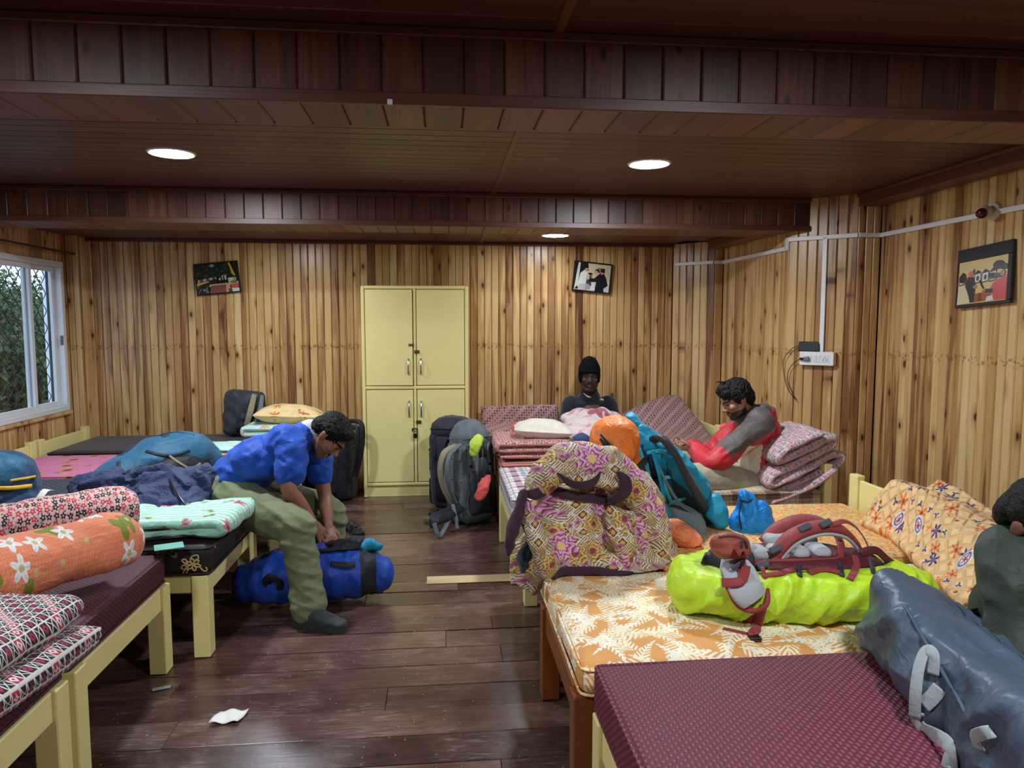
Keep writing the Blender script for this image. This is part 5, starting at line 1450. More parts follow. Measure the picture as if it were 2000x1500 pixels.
# ---------------------------------------------------------------- rucksacks and bags
def buckle(M, p, parent, s=1.0, mat=None):
    p = M @ V(p); b = B().cbox((-.014*s, -.010*s, -.004*s), (.014*s, .010*s, .004*s), .002*s, Matrix.Translation(p) @ M.to_3x3().normalized().to_4x4() @ Matrix.Rotation(pi/2, 4, 'X'))
    return b.mk('buckle', mat or MATS['black_plastic'], parent)
def pack(label, M, w, d, h, body, lid, dark, strapm, name='rucksack', lidh=.16, harness=True, front=True, side=True, belt=True, seed=1.0, group='hikers rucksacks', belt_drop=.0, base=None, straps=2, cat='backpack'):
    """local frame: x width, y depth (front pocket at -y, harness at +y), z up; origin at the base"""
    o = M @ V((0, 0, 0)); t = thing(name, label, cat, tuple(o), group)
    def P(*q): return M @ V(q)
    Rm = M.to_3x3()
    bz = h-lidh*.55
    blob('main_body', (-w/2, -d/2, 0), (w/2, d/2, bz), min(w, d)*.28, M, body, t, (.02, .03, .0), -.08, .010, 9, seed, 12, 4)
    if base is not None: blob('base_panel', (-w*.51, -d*.53, -.004), (w*.51, d*.50, h*.20), min(w, d)*.26, M, base, t, (.01, .02, 0), -.05, .006, 9, seed+5, 8, 3)
    if lid is not None:
        lo = blob('top_lid', (-w*.50, -d*.56, h-lidh), (w*.50, d*.50, h), lidh*.42, M, lid, t, (.01, .02, .03), .12, .010, 10, seed+2, 10, 4)
        strap('lid_zip', [P(-w*.42, -d*.56, h-lidh*.45), P(0, -d*.60-.012, h-lidh*.42), P(w*.42, -d*.56, h-lidh*.45)], .008, .004, dark, lo, tuple(Rm @ V((0, -1, 0))))
        for s in (-.28, .28):
            strap('lid_strap', [P(w*s, -d*.55, h-lidh*.7), P(w*s, -d*.60-.015, h*.62), P(w*s, -d*.55-.02, h*.42)], .02, .003, strapm, lo, tuple(Rm @ V((0, -1, 0)))); buckle(M, (w*s, -d*.60-.022, h*.6), lo)
    if front: blob('front_pocket', (-w*.36, -d*.5-.055, h*.10), (w*.36, -d*.30, h*.56), .05, M, dark, t, (.0, .015, 0), .12, .007, 10, seed+3, 8, 3)
    if side:
        for s in (-1, 1):
            blob('side_pocket', (s*w*.5-.035, -d*.32, .02), (s*w*.5+.035, d*.32, h*.34), .03, M, dark, t, (.01, 0, 0), .0, .006, 10, seed+4+s, 7, 3)
            for z in (.45, .66): strap('compression_strap', [P(s*(w*.5+.0), -d*.48, h*z), P(s*(w*.5+.028), 0, h*(z+.02)), P(s*(w*.5), d*.46, h*(z-.02))], .016, .003, strapm, t, tuple(Rm @ V((s, 0, 0))))
    if harness:
        blob('back_panel', (-w*.36, d*.40, h*.06), (w*.36, d*.5+.03, h*.80), .03, M, dark, t, (0, .01, 0), 0, .003, 8, seed, 7, 3)
        for s in (-1, 1)[:straps]:
            so = strap('shoulder_strap', [P(s*w*.16, d*.5, h*.80), P(s*w*.20, d*.5+.10, h*.82), P(s*w*.27, d*.5+.145, h*.62), P(s*w*.34, d*.5+.12, h*.38), P(s*w*.40, d*.5+.06, h*.18), P(s*w*.42, d*.44, h*.08)], [.05, .06, .065, .055, .03, .02], .016, dark, t, [tuple(Rm @ V(q)) for q in ((0, 0, 1), (0, .6, 1), (0, 1, .2), (0, 1, -.4), (0, 1, -.6), (0, 1, 0))], 6, bump=.4)
            strap('strap_webbing', [P(s*w*.27, d*.5+.158, h*.66), P(s*w*.33, d*.5+.138, h*.42), P(s*w*.40, d*.5+.07, h*.2)], .02, .003, strapm, so, tuple(Rm @ V((0, 1, 0))))
            buckle(M, (s*w*.36, d*.5+.12, h*.33), so)
        strap('haul_loop', [P(-.04, d*.48, h*.82), P(-.03, d*.52, h*.90), P(.03, d*.52, h*.90), P(.04, d*.48, h*.82)], .02, .004, strapm, t, tuple(Rm @ V((0, 1, 0))))
    if belt:
        for s in (-1, 1):
            strap('hip_belt', [P(s*w*.30, d*.5, h*.14), P(s*(w*.5+.03), d*.5+.05, h*.13-belt_drop*.3), P(s*(w*.5+.05), d*.3+.16, h*.10-belt_drop), P(s*w*.42, d*.5+.24, .04-belt_drop)], [.09, .10, .085, .03], .022, dark, t, [tuple(Rm @ V(q)) for q in ((0, 1, 0), (s, .5, 0), (s, .3, 0), (.0, 1, 0))], 6, bump=.4)
    return t
def PM3(base, upv, frontv):
    """frame for a pack: z along upv, -y along frontv"""
    z = V(upv).normalized(); y = -V(frontv); y = (y-z*y.dot(z)).normalized(); x = y.cross(z)
    return Matrix(((x.x, y.x, z.x, base[0]), (x.y, y.y, z.y, base[1]), (x.z, y.z, z.z, base[2]), (0, 0, 0, 1)))

blk = cloth('black_nylon', (24, 26, 32), .55, .25, .05, 20, .5); char = cloth('charcoal_nylon', (46, 50, 56), .55, .22, .05, 20, .5)
gry = cloth('grey_nylon', (92, 102, 106), .55, .2, .05, 20, .5); olive = cloth('olive_foam', (86, 84, 58), .8)
cyan = cloth('cyan_nylon', (26, 142, 178), .5, .22, .05, 20, .5); teal = cloth('teal_nylon', (40, 94, 124), .55, .22, .05, 14, .6); navyp = cloth('deep_blue_nylon', (28, 58, 92), .55)
orn = cloth('orange_ripstop', (240, 128, 52), .45, .15, .0, 12, .8, crease=.6); lime = cloth('lime_ripstop', (190, 226, 50), .4, .14, .0, 14, .6, crease=.35); red = cloth('salmon_cloth', (206, 82, 78), .6)
yel = cloth('yellow_zip', (214, 174, 46), .5); limeb = cloth('lime_cloth', (176, 206, 66), .5); rust = cloth('rust_nylon', (146, 70, 54), .55); wine = cloth('wine_nylon', (92, 34, 42), .55, .2, .05, 20, .5); wineweb = cloth('wine_webbing', (146, 54, 56), .6); lgry = cloth('light_foam', (172, 176, 178), .75, .1)
sky = cloth('sky_sack', (30, 140, 226), .45, .18, .0, 16, .9, crease=.7); royal = cloth('royal_nylon', (24, 64, 158), .5, .2, .05, 12, .6); slate = cloth('slate_nylon', (70, 84, 100), .38, .2, .0, 7, .8, crease=.5)
khaki = cloth('khaki_strap', (134, 126, 102), .7); greyw = cloth('grey_webbing', (150, 158, 160), .7)

# two rucksacks standing by the cupboard
pack('dark violet rucksack standing against the cupboard, behind the grey one', PM3((.10, 5.98, .0), (-.02, .05, 1), (-.5, -1, 0)), .34, .24, .74, cloth('violet_nylon', (38, 34, 50), .6), MATS['violet_nylon'], blk, blk, seed=2, belt=False, straps=0, harness=False)
gp = pack('grey hiking rucksack with lime and coral cloths beside the plaid bed', PM3((.24, 5.52, .0), (-.05, .03, 1), (.45, -.9, 0)), .30, .24, .77, gry, gry, char, gry, seed=3, lidh=.24, belt=False)
# a strap side seen from the left: padded curve with khaki lining
strap('shoulder_strap', [W(892, 870, y=5.40), W(868, 885, y=5.32), W(861, 920, y=5.30), W(868, 955, y=5.32), W(884, 985, y=5.36)], [.04, .055, .06, .05, .03], .02, khaki, gp, (-.7, -.7, 0), 6, bump=.4)
strap('shoulder_strap', [W(900, 868, y=5.36), W(878, 890, y=5.26), W(873, 925, y=5.24), W(880, 960, y=5.28), W(892, 985, y=5.34)], [.03, .035, .04, .035, .02], .016, gry, gp, (-.5, -.8, 0), 6, bump=.4)
strap('hip_belt', [W(900, 990, y=5.33), W(872, 1005, y=5.20), W(850, 1015, y=5.12), W(848, 1032, y=5.10)], [.08, .10, .09, .05], .024, blk, gp, (-.4, -1, .3), 6, bump=.5)
strap('belt_webbing', [W(848, 1022, y=5.07), W(856, 1045, y=5.06), W(864, 1040, y=5.10), W(882, 1005, y=5.22)], .03, .004, gry, gp, (0, -1, .2), 6)
strap('belt_webbing', [W(884, 985, y=5.26), W(890, 1010, y=5.22), W(893, 1034, y=5.20)], .026, .004, gry, gp, (0, -1, .2), 6)
lc = thing('bright_cloth', 'lime yellow cloth hanging from the top of the grey rucksack', 'cloth', tuple(W(928, 870, y=5.30)))
b = B(); b.limb([W(935, 856, y=5.30), W(928, 868, y=5.27), W(924, 888, y=5.27)], [(.04, .03), (.055, .035), (.03, .02)], 14, 5); soft(b, 'lime_bundle', limeb, lc, .008, 2, .008, sc=14)
rc = thing('bright_cloth', 'coral red cloth tucked in the side of the grey rucksack', 'cloth', tuple(W(942, 955, y=5.24)))
b = B(); b.limb([W(952, 932, y=5.26), W(943, 952, y=5.22), W(936, 970, y=5.22)], [(.03, .025), (.05, .035), (.045, .03)], 14, 5); soft(b, 'coral_bundle', red, rc, .008, 2, .008, sc=14)
tp = thing('trekking_poles', 'folded trekking poles strapped to the grey rucksack', 'trekking poles', tuple(W(944, 960, y=5.24)))
for dx in (0, 9): B().tube([W(938+dx, 862, y=5.26), W(936+dx, 935, y=5.25)], .009, 10).mk('pole', plain('pole_blue', (70, 92, 112), .3, metal=.5), tp, True); B().tube([W(938+dx, 862, y=5.26), W(938.5+dx, 893, y=5.255)], .014, 10).mk('grip', MATS['rubber_black'], tp, True)

# black rucksack between the man and the cupboard
bp = pack('black rucksack leaning on the wall left of the cupboard', PM3((-.98, 6.34, .0), (.02, .04, 1), (-.2, -1, 0)), .36, .26, .70, blk, blk, blk, char, seed=5, belt=False, harness=False)
for k, (x0, x1) in enumerate(((688, 704), (680, 697))):
    strap('shoulder_strap', [W(682-6*k, 822+12*k, y=6.2), W(x1, 826+10*k, y=6.14), W(x1+4, 850, y=6.12), W(x1+1, 890, y=6.12), W(x1-8, 930, y=6.16)], [.03, .045, .05, .04, .02], .016, blk, bp, (.6, -.8, 0), 6)

# grey daypack on the far left bed
dp = pack('dark grey daypack leaning on the back wall of the left corner', PM3(tuple(W(472, 852, y=6.42)), (.10, .10, 1), (.55, -.85, .1)), .29, .19, .40, char, None, blk, gry, seed=6, belt=False, front=True, side=False, harness=False, lidh=0.0)
strap('grey_panel', [W(497, 770, y=6.36), W(490, 800, y=6.27), W(481, 832, y=6.26)], [.04, .05, .04], .012, khaki, dp, (.3, -1, 0), 6); strap('grey_panel', [W(512, 772, y=6.36), W(508, 800, y=6.28), W(498, 830, y=6.26)], [.03, .04, .03], .012, gry, dp, (.3, -1, 0), 6)

# teal rucksack lying on the left beds
A = W(178, 950, y=4.38); Bv = W(392, 900, y=4.86); A.z = .60; Bv.z = .62
ax = (Bv-A); up = V((0, 0, 1))
M = Matrix(((ax.normalized().x, 0, 0, 0), (0, 1, 0, 0), (0, 0, 1, 0), (0, 0, 0, 1)))
tk = thing('rucksack', 'big teal and black rucksack lying on its back on the left beds', 'backpack', tuple((A+Bv)/2-V((0, 0, .07))), 'hikers rucksacks')
b = B()
b.limb([A+V((.02, 0, .0)), A.lerp(Bv, .3)+V((0, 0, .05)), A.lerp(Bv, .62)+V((0, 0, .10)), A.lerp(Bv, .88)+V((0, 0, .10)), Bv+V((.03, .02, .05))], [(.10, .06), (.14, .09), (.17, .125), (.17, .125), (.12, .09)], 20, 7, up=(0, 0, 1))
tm_o = soft(b, 'main_body', teal, tk, .010, 4, .012, sc=6)
b = B(); b.limb([A+V((.16, -.10, .0)), A.lerp(Bv, .45)+V((.05, -.13, .01)), A.lerp(Bv, .75)+V((.06, -.15, .03)), Bv+V((.02, -.10, .03))], [(.06, .05), (.08, .075), (.09, .085), (.07, .06)], 16, 6, up=(0, 0, 1))
ts_o = soft(b, 'side_panel', blk, tk, .010, 3, .010, sc=8); stt = Surf(tm_o, ts_o)
b = B(); b.limb([A+V((.02, -.14, -.02)), A+V((.16, -.16, .0)), A+V((.22, -.17, -.02))], [(.07, .045), (.09, .065), (.05, .04)], 14, 5, up=(0, 0, 1)); soft(b, 'hip_pad', char, tk, .009, 3, .006)
stt.band('side_strap', [(228, 885), (232, 905), (234, 925)], .024, .005, char, tk, .004); stt.band('side_strap', [(330, 890), (350, 905), (372, 915), (390, 905)], .014, .005, khaki, tk, .006)
strap('shoulder_strap', [A.lerp(Bv, .6)+V((.05, -.22, -.02)), A.lerp(Bv, .8)+V((.07, -.27, -.05)), A.lerp(Bv, .98)+V((.08, -.22, -.05)), Bv+V((.06, -.10, .0))], [.05, .06, .05, .03], .016, blk, tk, (0, -.6, 1), 6)
stt.band('name_patch', [(317, 853), (323, 851), (329, 849)], .03, .004, char, tk, .003, 3); stt.band('lower_flap', [(285, 882), (310, 888), (340, 890), (370, 880)], .02, .006, blk, tk, .004); stt.band('seam', [(225, 880), (260, 862), (300, 848), (340, 842), (380, 850)], .005, .006, navyp, tk, .001)

# blue rucksack with yellow zip at the left edge
yk = thing('rucksack', 'blue rucksack with a yellow zip at the left edge of the view', 'backpack', tuple(W(5, 1000, z=.535)), 'hikers rucksacks')
c = W(0, 945, y=3.86)
b = B(); b.ell(c+V((-.05, 0, .0)), (.22, .17, .17), 24, 16, e=.8); b.ell(c+V((-.02, -.02, -.08)), (.20, .16, .09), 20, 14, e=.8); soft(b, 'main_body', navyp, yk, .010, 3, .009)
b = B(); b.ell(c+V((-.05, -.03, .07)), (.20, .16, .10), 24, 14, e=.85); soft(b, 'top_lid', teal, yk, .010, 3, .009)
strap('zip', [c+V((-.16, -.185, .035)), c+V((-.02, -.20, .03)), c+V((.12, -.15, .01)), c+V((.172, -.04, -.005))], .02, .012, yel, yk, [(0, -1, .2), (0, -1, .2), (.6, -1, .2), (1, -.3, 0)]); strap('zip', [c+V((.13, -.14, .045)), c+V((.165, -.06, .04)), c+V((.172, .0, .035))], .012, .008, yel, yk, (1, -.5, 0))
strap('zip_pull', [c+V((-.01, -.205, .03)), c+V((-.01, -.215, .005)), c+V((-.01, -.21, -.015))], .012, .004, yel, yk, (0, -1, 0)); strap('side_trim', [c+V((.0, -.18, -.10)), c+V((.10, -.16, -.115)), c+V((.15, -.08, -.11))], .025, .008, yel, yk, (.3, -1, .4))
strap('waist_strap', [c+V((-.1, -.16, -.13)), c+V((.06, -.18, -.145)), c+V((.20, -.15, -.15))], .04, .006, blk, yk, (0, -.6, 1))
lb_ = strap('luggage_label', [W(55, 985, y=3.76), W(72, 978, y=3.72), W(88, 958, y=3.76), W(99, 957, y=3.80)], .035, .002, MATS['paper'], None, (0, -.7, .7)); tag(lb_, 'white paper luggage label curling beside the blue rucksack', 'label')

# cyan rucksack with the orange cover, leaning on the floral quilt
top = W(1205, 845, y=3.46); bot = W(1375, 1010, y=3.52); bot.z = .60
ax = (bot-top)
ck = thing('rucksack', 'cyan blue rucksack with orange rain cover leaning on the floral quilt', 'backpack', tuple(bot-V((0, 0, .08))), 'hikers rucksacks')
n_ = V((.70, -.25, .62)).normalized()         # towards the harness side
b = B(); b.limb([top.lerp(bot, .10), top.lerp(bot, .4), top.lerp(bot, .75), bot+V((-.01, 0, 0))], [(.12, .11), (.14, .12), (.14, .12), (.12, .09)], 20, 6, up=tuple(n_)); cm_o = soft(b, 'main_body', navyp, ck, .009, 3, .007)
b = B(); b.limb([top.lerp(bot, .12)+n_*.05-V((0, .03, 0)), top.lerp(bot, .5)+n_*.06-V((0, .05, 0)), top.lerp(bot, .8)+n_*.05-V((0, .05, 0))], [(.09, .07), (.10, .075), (.09, .06)], 18, 6, up=tuple(n_)); cs_o = soft(b, 'side_panel', cyan, ck, .009, 3, .012, sc=12); scy = Surf(cm_o, cs_o)
b = B(); b.ell(W(1200, 872, y=3.40), (.125, .125, .145), 24, 16, e=.9); b.ell(W(1222, 905, y=3.42), (.10, .11, .10), 20, 14); soft(b, 'rain_cover', orn, ck, .009, 3, .013, sc=8)
b = B(); b.limb([W(1232, 818, y=3.44), W(1250, 850, y=3.42), W(1268, 880, y=3.40)], [(.05, .03), (.06, .04), (.05, .035)], 14, 5); soft(b, 'lid_collar', cyan, ck, .008, 2, .010, sc=12)
strap('shoulder_strap', [W(1270, 862, y=3.36), W(1292, 856, y=3.30), W(1318, 885, y=3.26), W(1342, 930, y=3.26), W(1368, 975, y=3.32), W(1382, 998, y=3.40)], [.04, .055, .06, .065, .06, .035], .022, char, ck, [(.4, -.5, .8), (.6, -.6, .6), (.9, -.4, .3), (.9, -.5, .2), (.8, -.6, .2), (.7, -.6, .3)], 6, bump=.5)
strap('shoulder_strap', [W(1275, 880, y=3.34), W(1300, 940, y=3.26), W(1330, 985, y=3.26), W(1370, 1008, y=3.32)], [.02, .022, .022, .02], .006, gry, ck, (.7, -.6, .3), 6)
for pts in (((1275, 880), (1290, 935), (1300, 990), (1310, 1010)), ((1262, 905), (1275, 960), (1290, 1010), (1296, 1030))): strap('webbing', [W(x, y, y=3.27) for x, y in pts], .022, .004, cyan, ck, (.3, -1, .2), 6)
for pts in ((1255, 905), (1290, 985)):
    M = frameM(W(*pts, y=3.265), (.6, -.1, .7), (0, -1, 0)); B().cbox((-.028, -.016, -.006), (.028, .016, .006), .003, M).mk('buckle', MATS['black_plastic'], ck)
b = B(); b.limb([W(1395, 975, y=3.40), W(1400, 1000, y=3.36), W(1408, 1020, y=3.34)], [(.04, .03), (.055, .045), (.04, .035)], 14, 5); soft(b, 'hip_pocket', cyan, ck, .008, 2, .007)
b = B(); b.limb([W(1320, 1000, y=3.34), W(1352, 1020, y=3.32), W(1366, 1045, y=3.30)], [(.07, .05), (.075, .055), (.05, .04)], 16, 5); soft(b, 'base_pad', cloth('pale_blue_pad', (110, 128, 140), .7), ck, .009, 3, .004)
b = B(); b.limb([W(1312, 1030, y=3.16), W(1335, 1045, y=3.13), W(1362, 1058, y=3.12)], [(.05, .045), (.06, .05), (.035, .03)], 16, 5); soft(b, 'cover_skirt', cloth('orange_pale', (238, 140, 98), .45, .15, 0, 16, .9, crease=.7), ck, .009, 2, .011, sc=10)
brt = cloth('bright_cyan_web', (58, 190, 214), .5)
for pts in (((1248, 872), (1258, 905), (1270, 940), (1290, 985)), ((1280, 905), (1296, 945), (1315, 985), (1335, 1012)), ((1262, 885), (1282, 880), (1300, 884)), ((1268, 940), (1292, 934), (1312, 930)), ((1292, 990), (1315, 980), (1338, 972))): scy.band('webbing', pts, .018, .005, brt, ck, .006, 5)
for pts in (((1254, 868), (1256, 890)), ((1300, 905), (1318, 950), (1340, 990))): scy.band('seam', pts, .008, .006, navyp, ck, .003, 5)
for pts in ((1262, 912), (1283, 937), (1302, 984), (1322, 1000)):
    h_ = scy.hit(*pts, .010); Mb = frameM(h_[0], (.7, 0, .5), h_[1]); B().cbox((-.022, -.013, -.005), (.022, .013, .005), .003, Mb).mk('buckle', MATS['black_plastic'], ck)
pk2 = thing('trekking_poles', 'black trekking pole tips sticking out over the orange cover', 'trekking poles', tuple(W(1210, 890, y=3.26)))
for q in (((1173, 848), (1216, 898)), ((1172, 857), (1190, 880))): B().tube([W(*q[0], y=3.22), W(*q[1], y=3.20)], [.006, .012], 10).mk('pole_tip', MATS['rubber_black'], pk2, True)
nb = thing('dark_pouch', 'navy pouch lying behind the orange rain cover', 'pouch', tuple(W(1135, 865, y=5.2))); c = W(1135, 858, y=5.0); b = B(); b.ell(c, (.07, .06, .05)); b.ell(c+V((-.03, 0, -.03)), (.07, .06, .04)); soft(b, 'pouch_cloth', nav, nb, .008, 2, .008)

# sky blue stuff sack
sk = thing('stuff_sack', 'bright blue drawstring stuff sack beside the cyan rucksack', 'sack', tuple(W(1468, 1050, z=.52)))
c = W(1468, 1012, y=3.36)
b = B(); b.ell(c+V((0, 0, -.03)), (.105, .09, .085), 24, 16, e=.85); b.limb([c+V((-.01, 0, .02)), c+V((-.03, 0, .085)), c+V((-.045, -.01, .115))], [.075, .045, .032], 16, 5); b.ell(c+V((.04, 0, .0)), (.06, .07, .09))
soft(b, 'sack_body', sky, sk, .008, 2, .012, sc=9, stretch=(1.6, 1.6, .6)); strap('drawstring', [c+V((-.075, -.03, .10)), c+V((-.045, -.05, .095)), c+V((-.01, -.03, .105))], .006, .005, MATS['black_plastic'], sk, (0, -1, 0))
strap('drawstring', [c+V((-.07, -.04, .10)), c+V((-.095, -.07, .04)), c+V((-.09, -.09, -.03))], .008, .004, MATS['black_plastic'], sk, (0, -1, 0))

# lime covered rucksack lying on the palm leaf mattress
lk = thing('rucksack', 'rucksack in a lime green rain cover with wine red harness on the orange mattress', 'backpack', (1.25, 2.5, .50), 'hikers rucksacks')
x0, x1 = .86, 1.72
def lm(px, py, y): return W(px, py, y=y)
b = B()
b.limb([(.92, 2.50, .595), (1.05, 2.47, .60), (1.25, 2.45, .605), (1.45, 2.44, .605), (1.62, 2.44, .60), (1.70, 2.45, .585)], [(.15, .085), (.20, .10), (.215, .105), (.215, .105), (.18, .09), (.12, .06)], 24, 6, up=(0, 0, 1))
me = remesh(b, .008, 2, 'rain_cover')
def dl(c, n):
    a_ = c.x*.8-c.z*.6; b_ = c.x*.6+c.z*.8; q = V((a_*11, b_*2.6, c.y*3)); w_ = q+V((noise.noise(q*.7+V((2, 2, 2)))*1.0, 0, 0)); return .028*max(0, 1-2.0*abs(noise.noise(w_)))**1.3+.015*max(0, 1-2.2*abs(noise.noise(V((w_.x*1.9+3, w_.y*1.4, w_.z)))))+.003*noise.noise(c*30)-.007
displace(me, dl)
for v in me.vertices:
    if v.co.z < .508: v.co.z = .508+(v.co.z-.508)*.05
    if v.co.z > .672: v.co.z = .672+(v.co.z-.672)*.15
box_uv(me); me.materials.append(lime); me.shade_smooth(); lime_o = link('rain_cover', me, None, lk)
b = B(); b.limb([(1.02, 2.50, .672), (1.2, 2.49, .68), (1.42, 2.47, .68), (1.58, 2.47, .668)], [(.11, .03), (.13, .035), (.13, .035), (.09, .025)], 18, 6, up=(0, 0, 1)); panel_o = soft(b, 'back_panel', wine, lk, .008, 2, .005); sl = Surf(lime_o, panel_o)
strap('cover_edge', [(1.0, 2.375, .668), (1.15, 2.355, .668), (1.35, 2.34, .672), (1.52, 2.36, .675), (1.63, 2.42, .672)], .014, .012, blk, lk, (0, -1, .5))
for k, (x, w_) in enumerate(((1.14, .07), (1.215, .06), (1.29, .065), (1.37, .07))):
    blob('back_pad', (x-w_/2, 2.405, .695), (x+w_/2, 2.50, .735), .018, None, lgry, lk, (0, .004, .004), 0, .001, 8, k, 6, 3)
blob('back_pad', (1.02, 2.42, .69), (1.14, 2.56, .745), .025, None, lgry, lk, (0, 0, .008), 0, .002, 8, 9, 6, 3); blob('back_pad', (1.22, 2.53, .70), (1.42, 2.60, .745), .02, None, lgry, lk, (0, 0, .006), 0, .002, 8, 4, 6, 3)
strap('panel_trim', [(1.06, 2.40, .70), (1.2, 2.39, .70), (1.40, 2.385, .70), (1.44, 2.42, .72), (1.46, 2.47, .75)], .02, .01, wineweb, lk, (0, -1, .4))
# shoulder strap arching over the back
sp = [lm(1505, 1105, 2.42), lm(1520, 1075, 2.42), lm(1550, 1045, 2.43), lm(1600, 1028, 2.45), lm(1645, 1035, 2.46), lm(1672, 1062, 2.47), lm(1680, 1085, 2.48)]
strap('shoulder_strap', sp, [.04, .055, .06, .062, .06, .05, .03], .018, wineweb, lk, [(-.8, -.3, .5), (-.7, -.3, .7), (-.3, -.3, 1), (0, -.3, 1), (.4, -.3, 1), (.9, -.2, .3), (1, 0, 0)], 6, bump=.4)
strap('strap_lining', [p+V((.004, 0, -.017)) for p in sp], [.035, .05, .055, .058, .055, .045, .025], .012, lgry, lk, [(-.8, -.3, .5), (-.7, -.3, .7), (-.3, -.3, 1), (0, -.3, 1), (.4, -.3, 1), (.9, -.2, .3), (1, 0, 0)], 6, bump=.4)
sp2 = [p+V((.02, .16, -.02)) for p in sp[1:]]
strap('shoulder_strap', sp2, [.05, .055, .06, .06, .055, .03], .018, wineweb, lk, [(-.7, -.3, .7), (-.3, -.3, 1), (0, -.3, 1), (.4, -.3, 1), (.9, -.2, .3), (1, 0, 0)], 6, bump=.4)
strap('load_lifter', [lm(1625, 1025, 2.44), lm(1650, 1018, 2.44), lm(1672, 1030, 2.45), lm(1690, 1055, 2.46), lm(1700, 1080, 2.46)], .022, .004, wineweb, lk, (.5, -.4, .8)); strap('load_lifter', [lm(1668, 1085, 2.40), lm(1672, 1110, 2.37), lm(1660, 1135, 2.34)], .024, .004, wineweb, lk, (0, -1, .3))
for q in ((1515, 1072, 2.39), (1490, 1103, 2.36), (1572, 1030, 2.42), (1613, 1022, 2.42)):
    c = lm(*q); M = frameM(c, (.9, 0, .4), (0, -.6, .8)); B().cbox((-.022, -.013, -.005), (.022, .013, .005), .003, M).mk('buckle', MATS['grey_plastic'], lk)
strap('lash_strap', [lm(1680, 1080, 2.42), lm(1710, 1075, 2.42), lm(1735, 1095, 2.42), lm(1755, 1108, 2.42)], .03, .006, wine, lk, (.2, -1, .5))
# hip belt hanging over the near side, with pocket and buckle
sl.band('hip_belt', [(1432, 1098), (1440, 1120), (1452, 1148), (1470, 1172)], [.08, .12, .125, .09], .028, lgry, lk, .016, 7, .5)
sl.band('hip_belt', [(1372, 1098), (1400, 1098), (1430, 1098), (1470, 1098)], [.05, .08, .085, .05], .028, char, lk, .014, 6, .5)
sl.band('belt_trim', [(1412, 1120), (1422, 1150), (1442, 1178), (1472, 1186), (1492, 1168), (1490, 1120)], .014, .012, wineweb, lk, .022, 6)
c = W(1425, 1064, y=2.36)
b = B(); b.ell(c, (.065, .05, .042), 20, 14, e=.8); b.ell(c+V((.0, -.01, -.015)), (.07, .05, .028), 20, 12); pock_o = soft(b, 'hip_pocket', rust, lk, .006, 2, .007, sc=12)
sl2 = Surf(lime_o, panel_o, pock_o)
sl2.band('pocket_zip', [(1405, 1050), (1430, 1048), (1452, 1056), (1458, 1070)], .009, .006, wine, lk, .003); p_, n_2 = sl2.hit(1447, 1062, .004); B().cbox((-.005, -.002, -.014), (.005, .002, .014), .001, Matrix.Translation(p_)).mk('zip_pull', MATS['chrome'], lk)
sl2.band('belt_webbing', [(1428, 1078), (1434, 1100), (1446, 1122), (1444, 1140)], .028, .005, wineweb, lk, .045, 6); sl2.band('belt_webbing', [(1446, 1080), (1450, 1105), (1448, 1130)], .026, .005, wineweb, lk, .048, 6); sl2.band('belt_webbing', [(1418, 1148), (1440, 1140), (1456, 1130)], .03, .005, wineweb, lk, .046, 5)
for dx in (0, 26): sl.band('belt_webbing', [(1462+dx, 1178), (1468+dx*.7, 1205), (1472+dx*.4, 1222)], .028, .004, wineweb, lk, .012, 5)
c = W(1474, 1246, z=.512)
strap('belt_webbing', [sl.hit(1480, 1215, .012)[0], W(1478, 1230, z=.53), c+V((0, .02, .01)), c], .028, .004, wineweb, lk, (0, -.6, .8), 5)
B().cbox((c.x-.02, c.y-.016, .508), (c.x+.02, c.y+.016, .518), .003).mk('buckle', MATS['black_plastic'], lk); B().cbox((c.x-.012, c.y-.03, .509), (c.x+.012, c.y-.012, .516), .002).mk('buckle', MATS['black_plastic'], lk)
strap('belt_webbing', [W(1465, 1240, z=.512), W(1440, 1234, z=.513), W(1412, 1228, z=.512)], .02, .004, wineweb, lk, (0, -.2, 1), 5)
p_, n_2 = sl2.hit(1440, 1132, .052); M = frameM(p_, (.8, 0, .5), (0, -1, 0)); B().cbox((-.026, -.008, -.004), (.026, .008, .004), .002, M).mk('buckle', MATS['grey_plastic'], lk)
for pts in (((1490, 1128), (1520, 1124), (1550, 1116)), ((1580, 1122), (1610, 1116), (1640, 1122)), ((1668, 1090), (1672, 1112), (1660, 1135))): sl.band('lash_strap', pts, .024, .005, wineweb, lk, .008, 5)
for pts in (((1560, 1105), (1562, 1128)), ((1640, 1100), (1645, 1128)), ((1700, 1095), (1706, 1122))): sl.band('panel_seam', [pts[0], ((pts[0][0]+pts[1][0])/2, (pts[0][1]+pts[1][1])/2), pts[1]], .016, .006, char, lk, .006, 4)

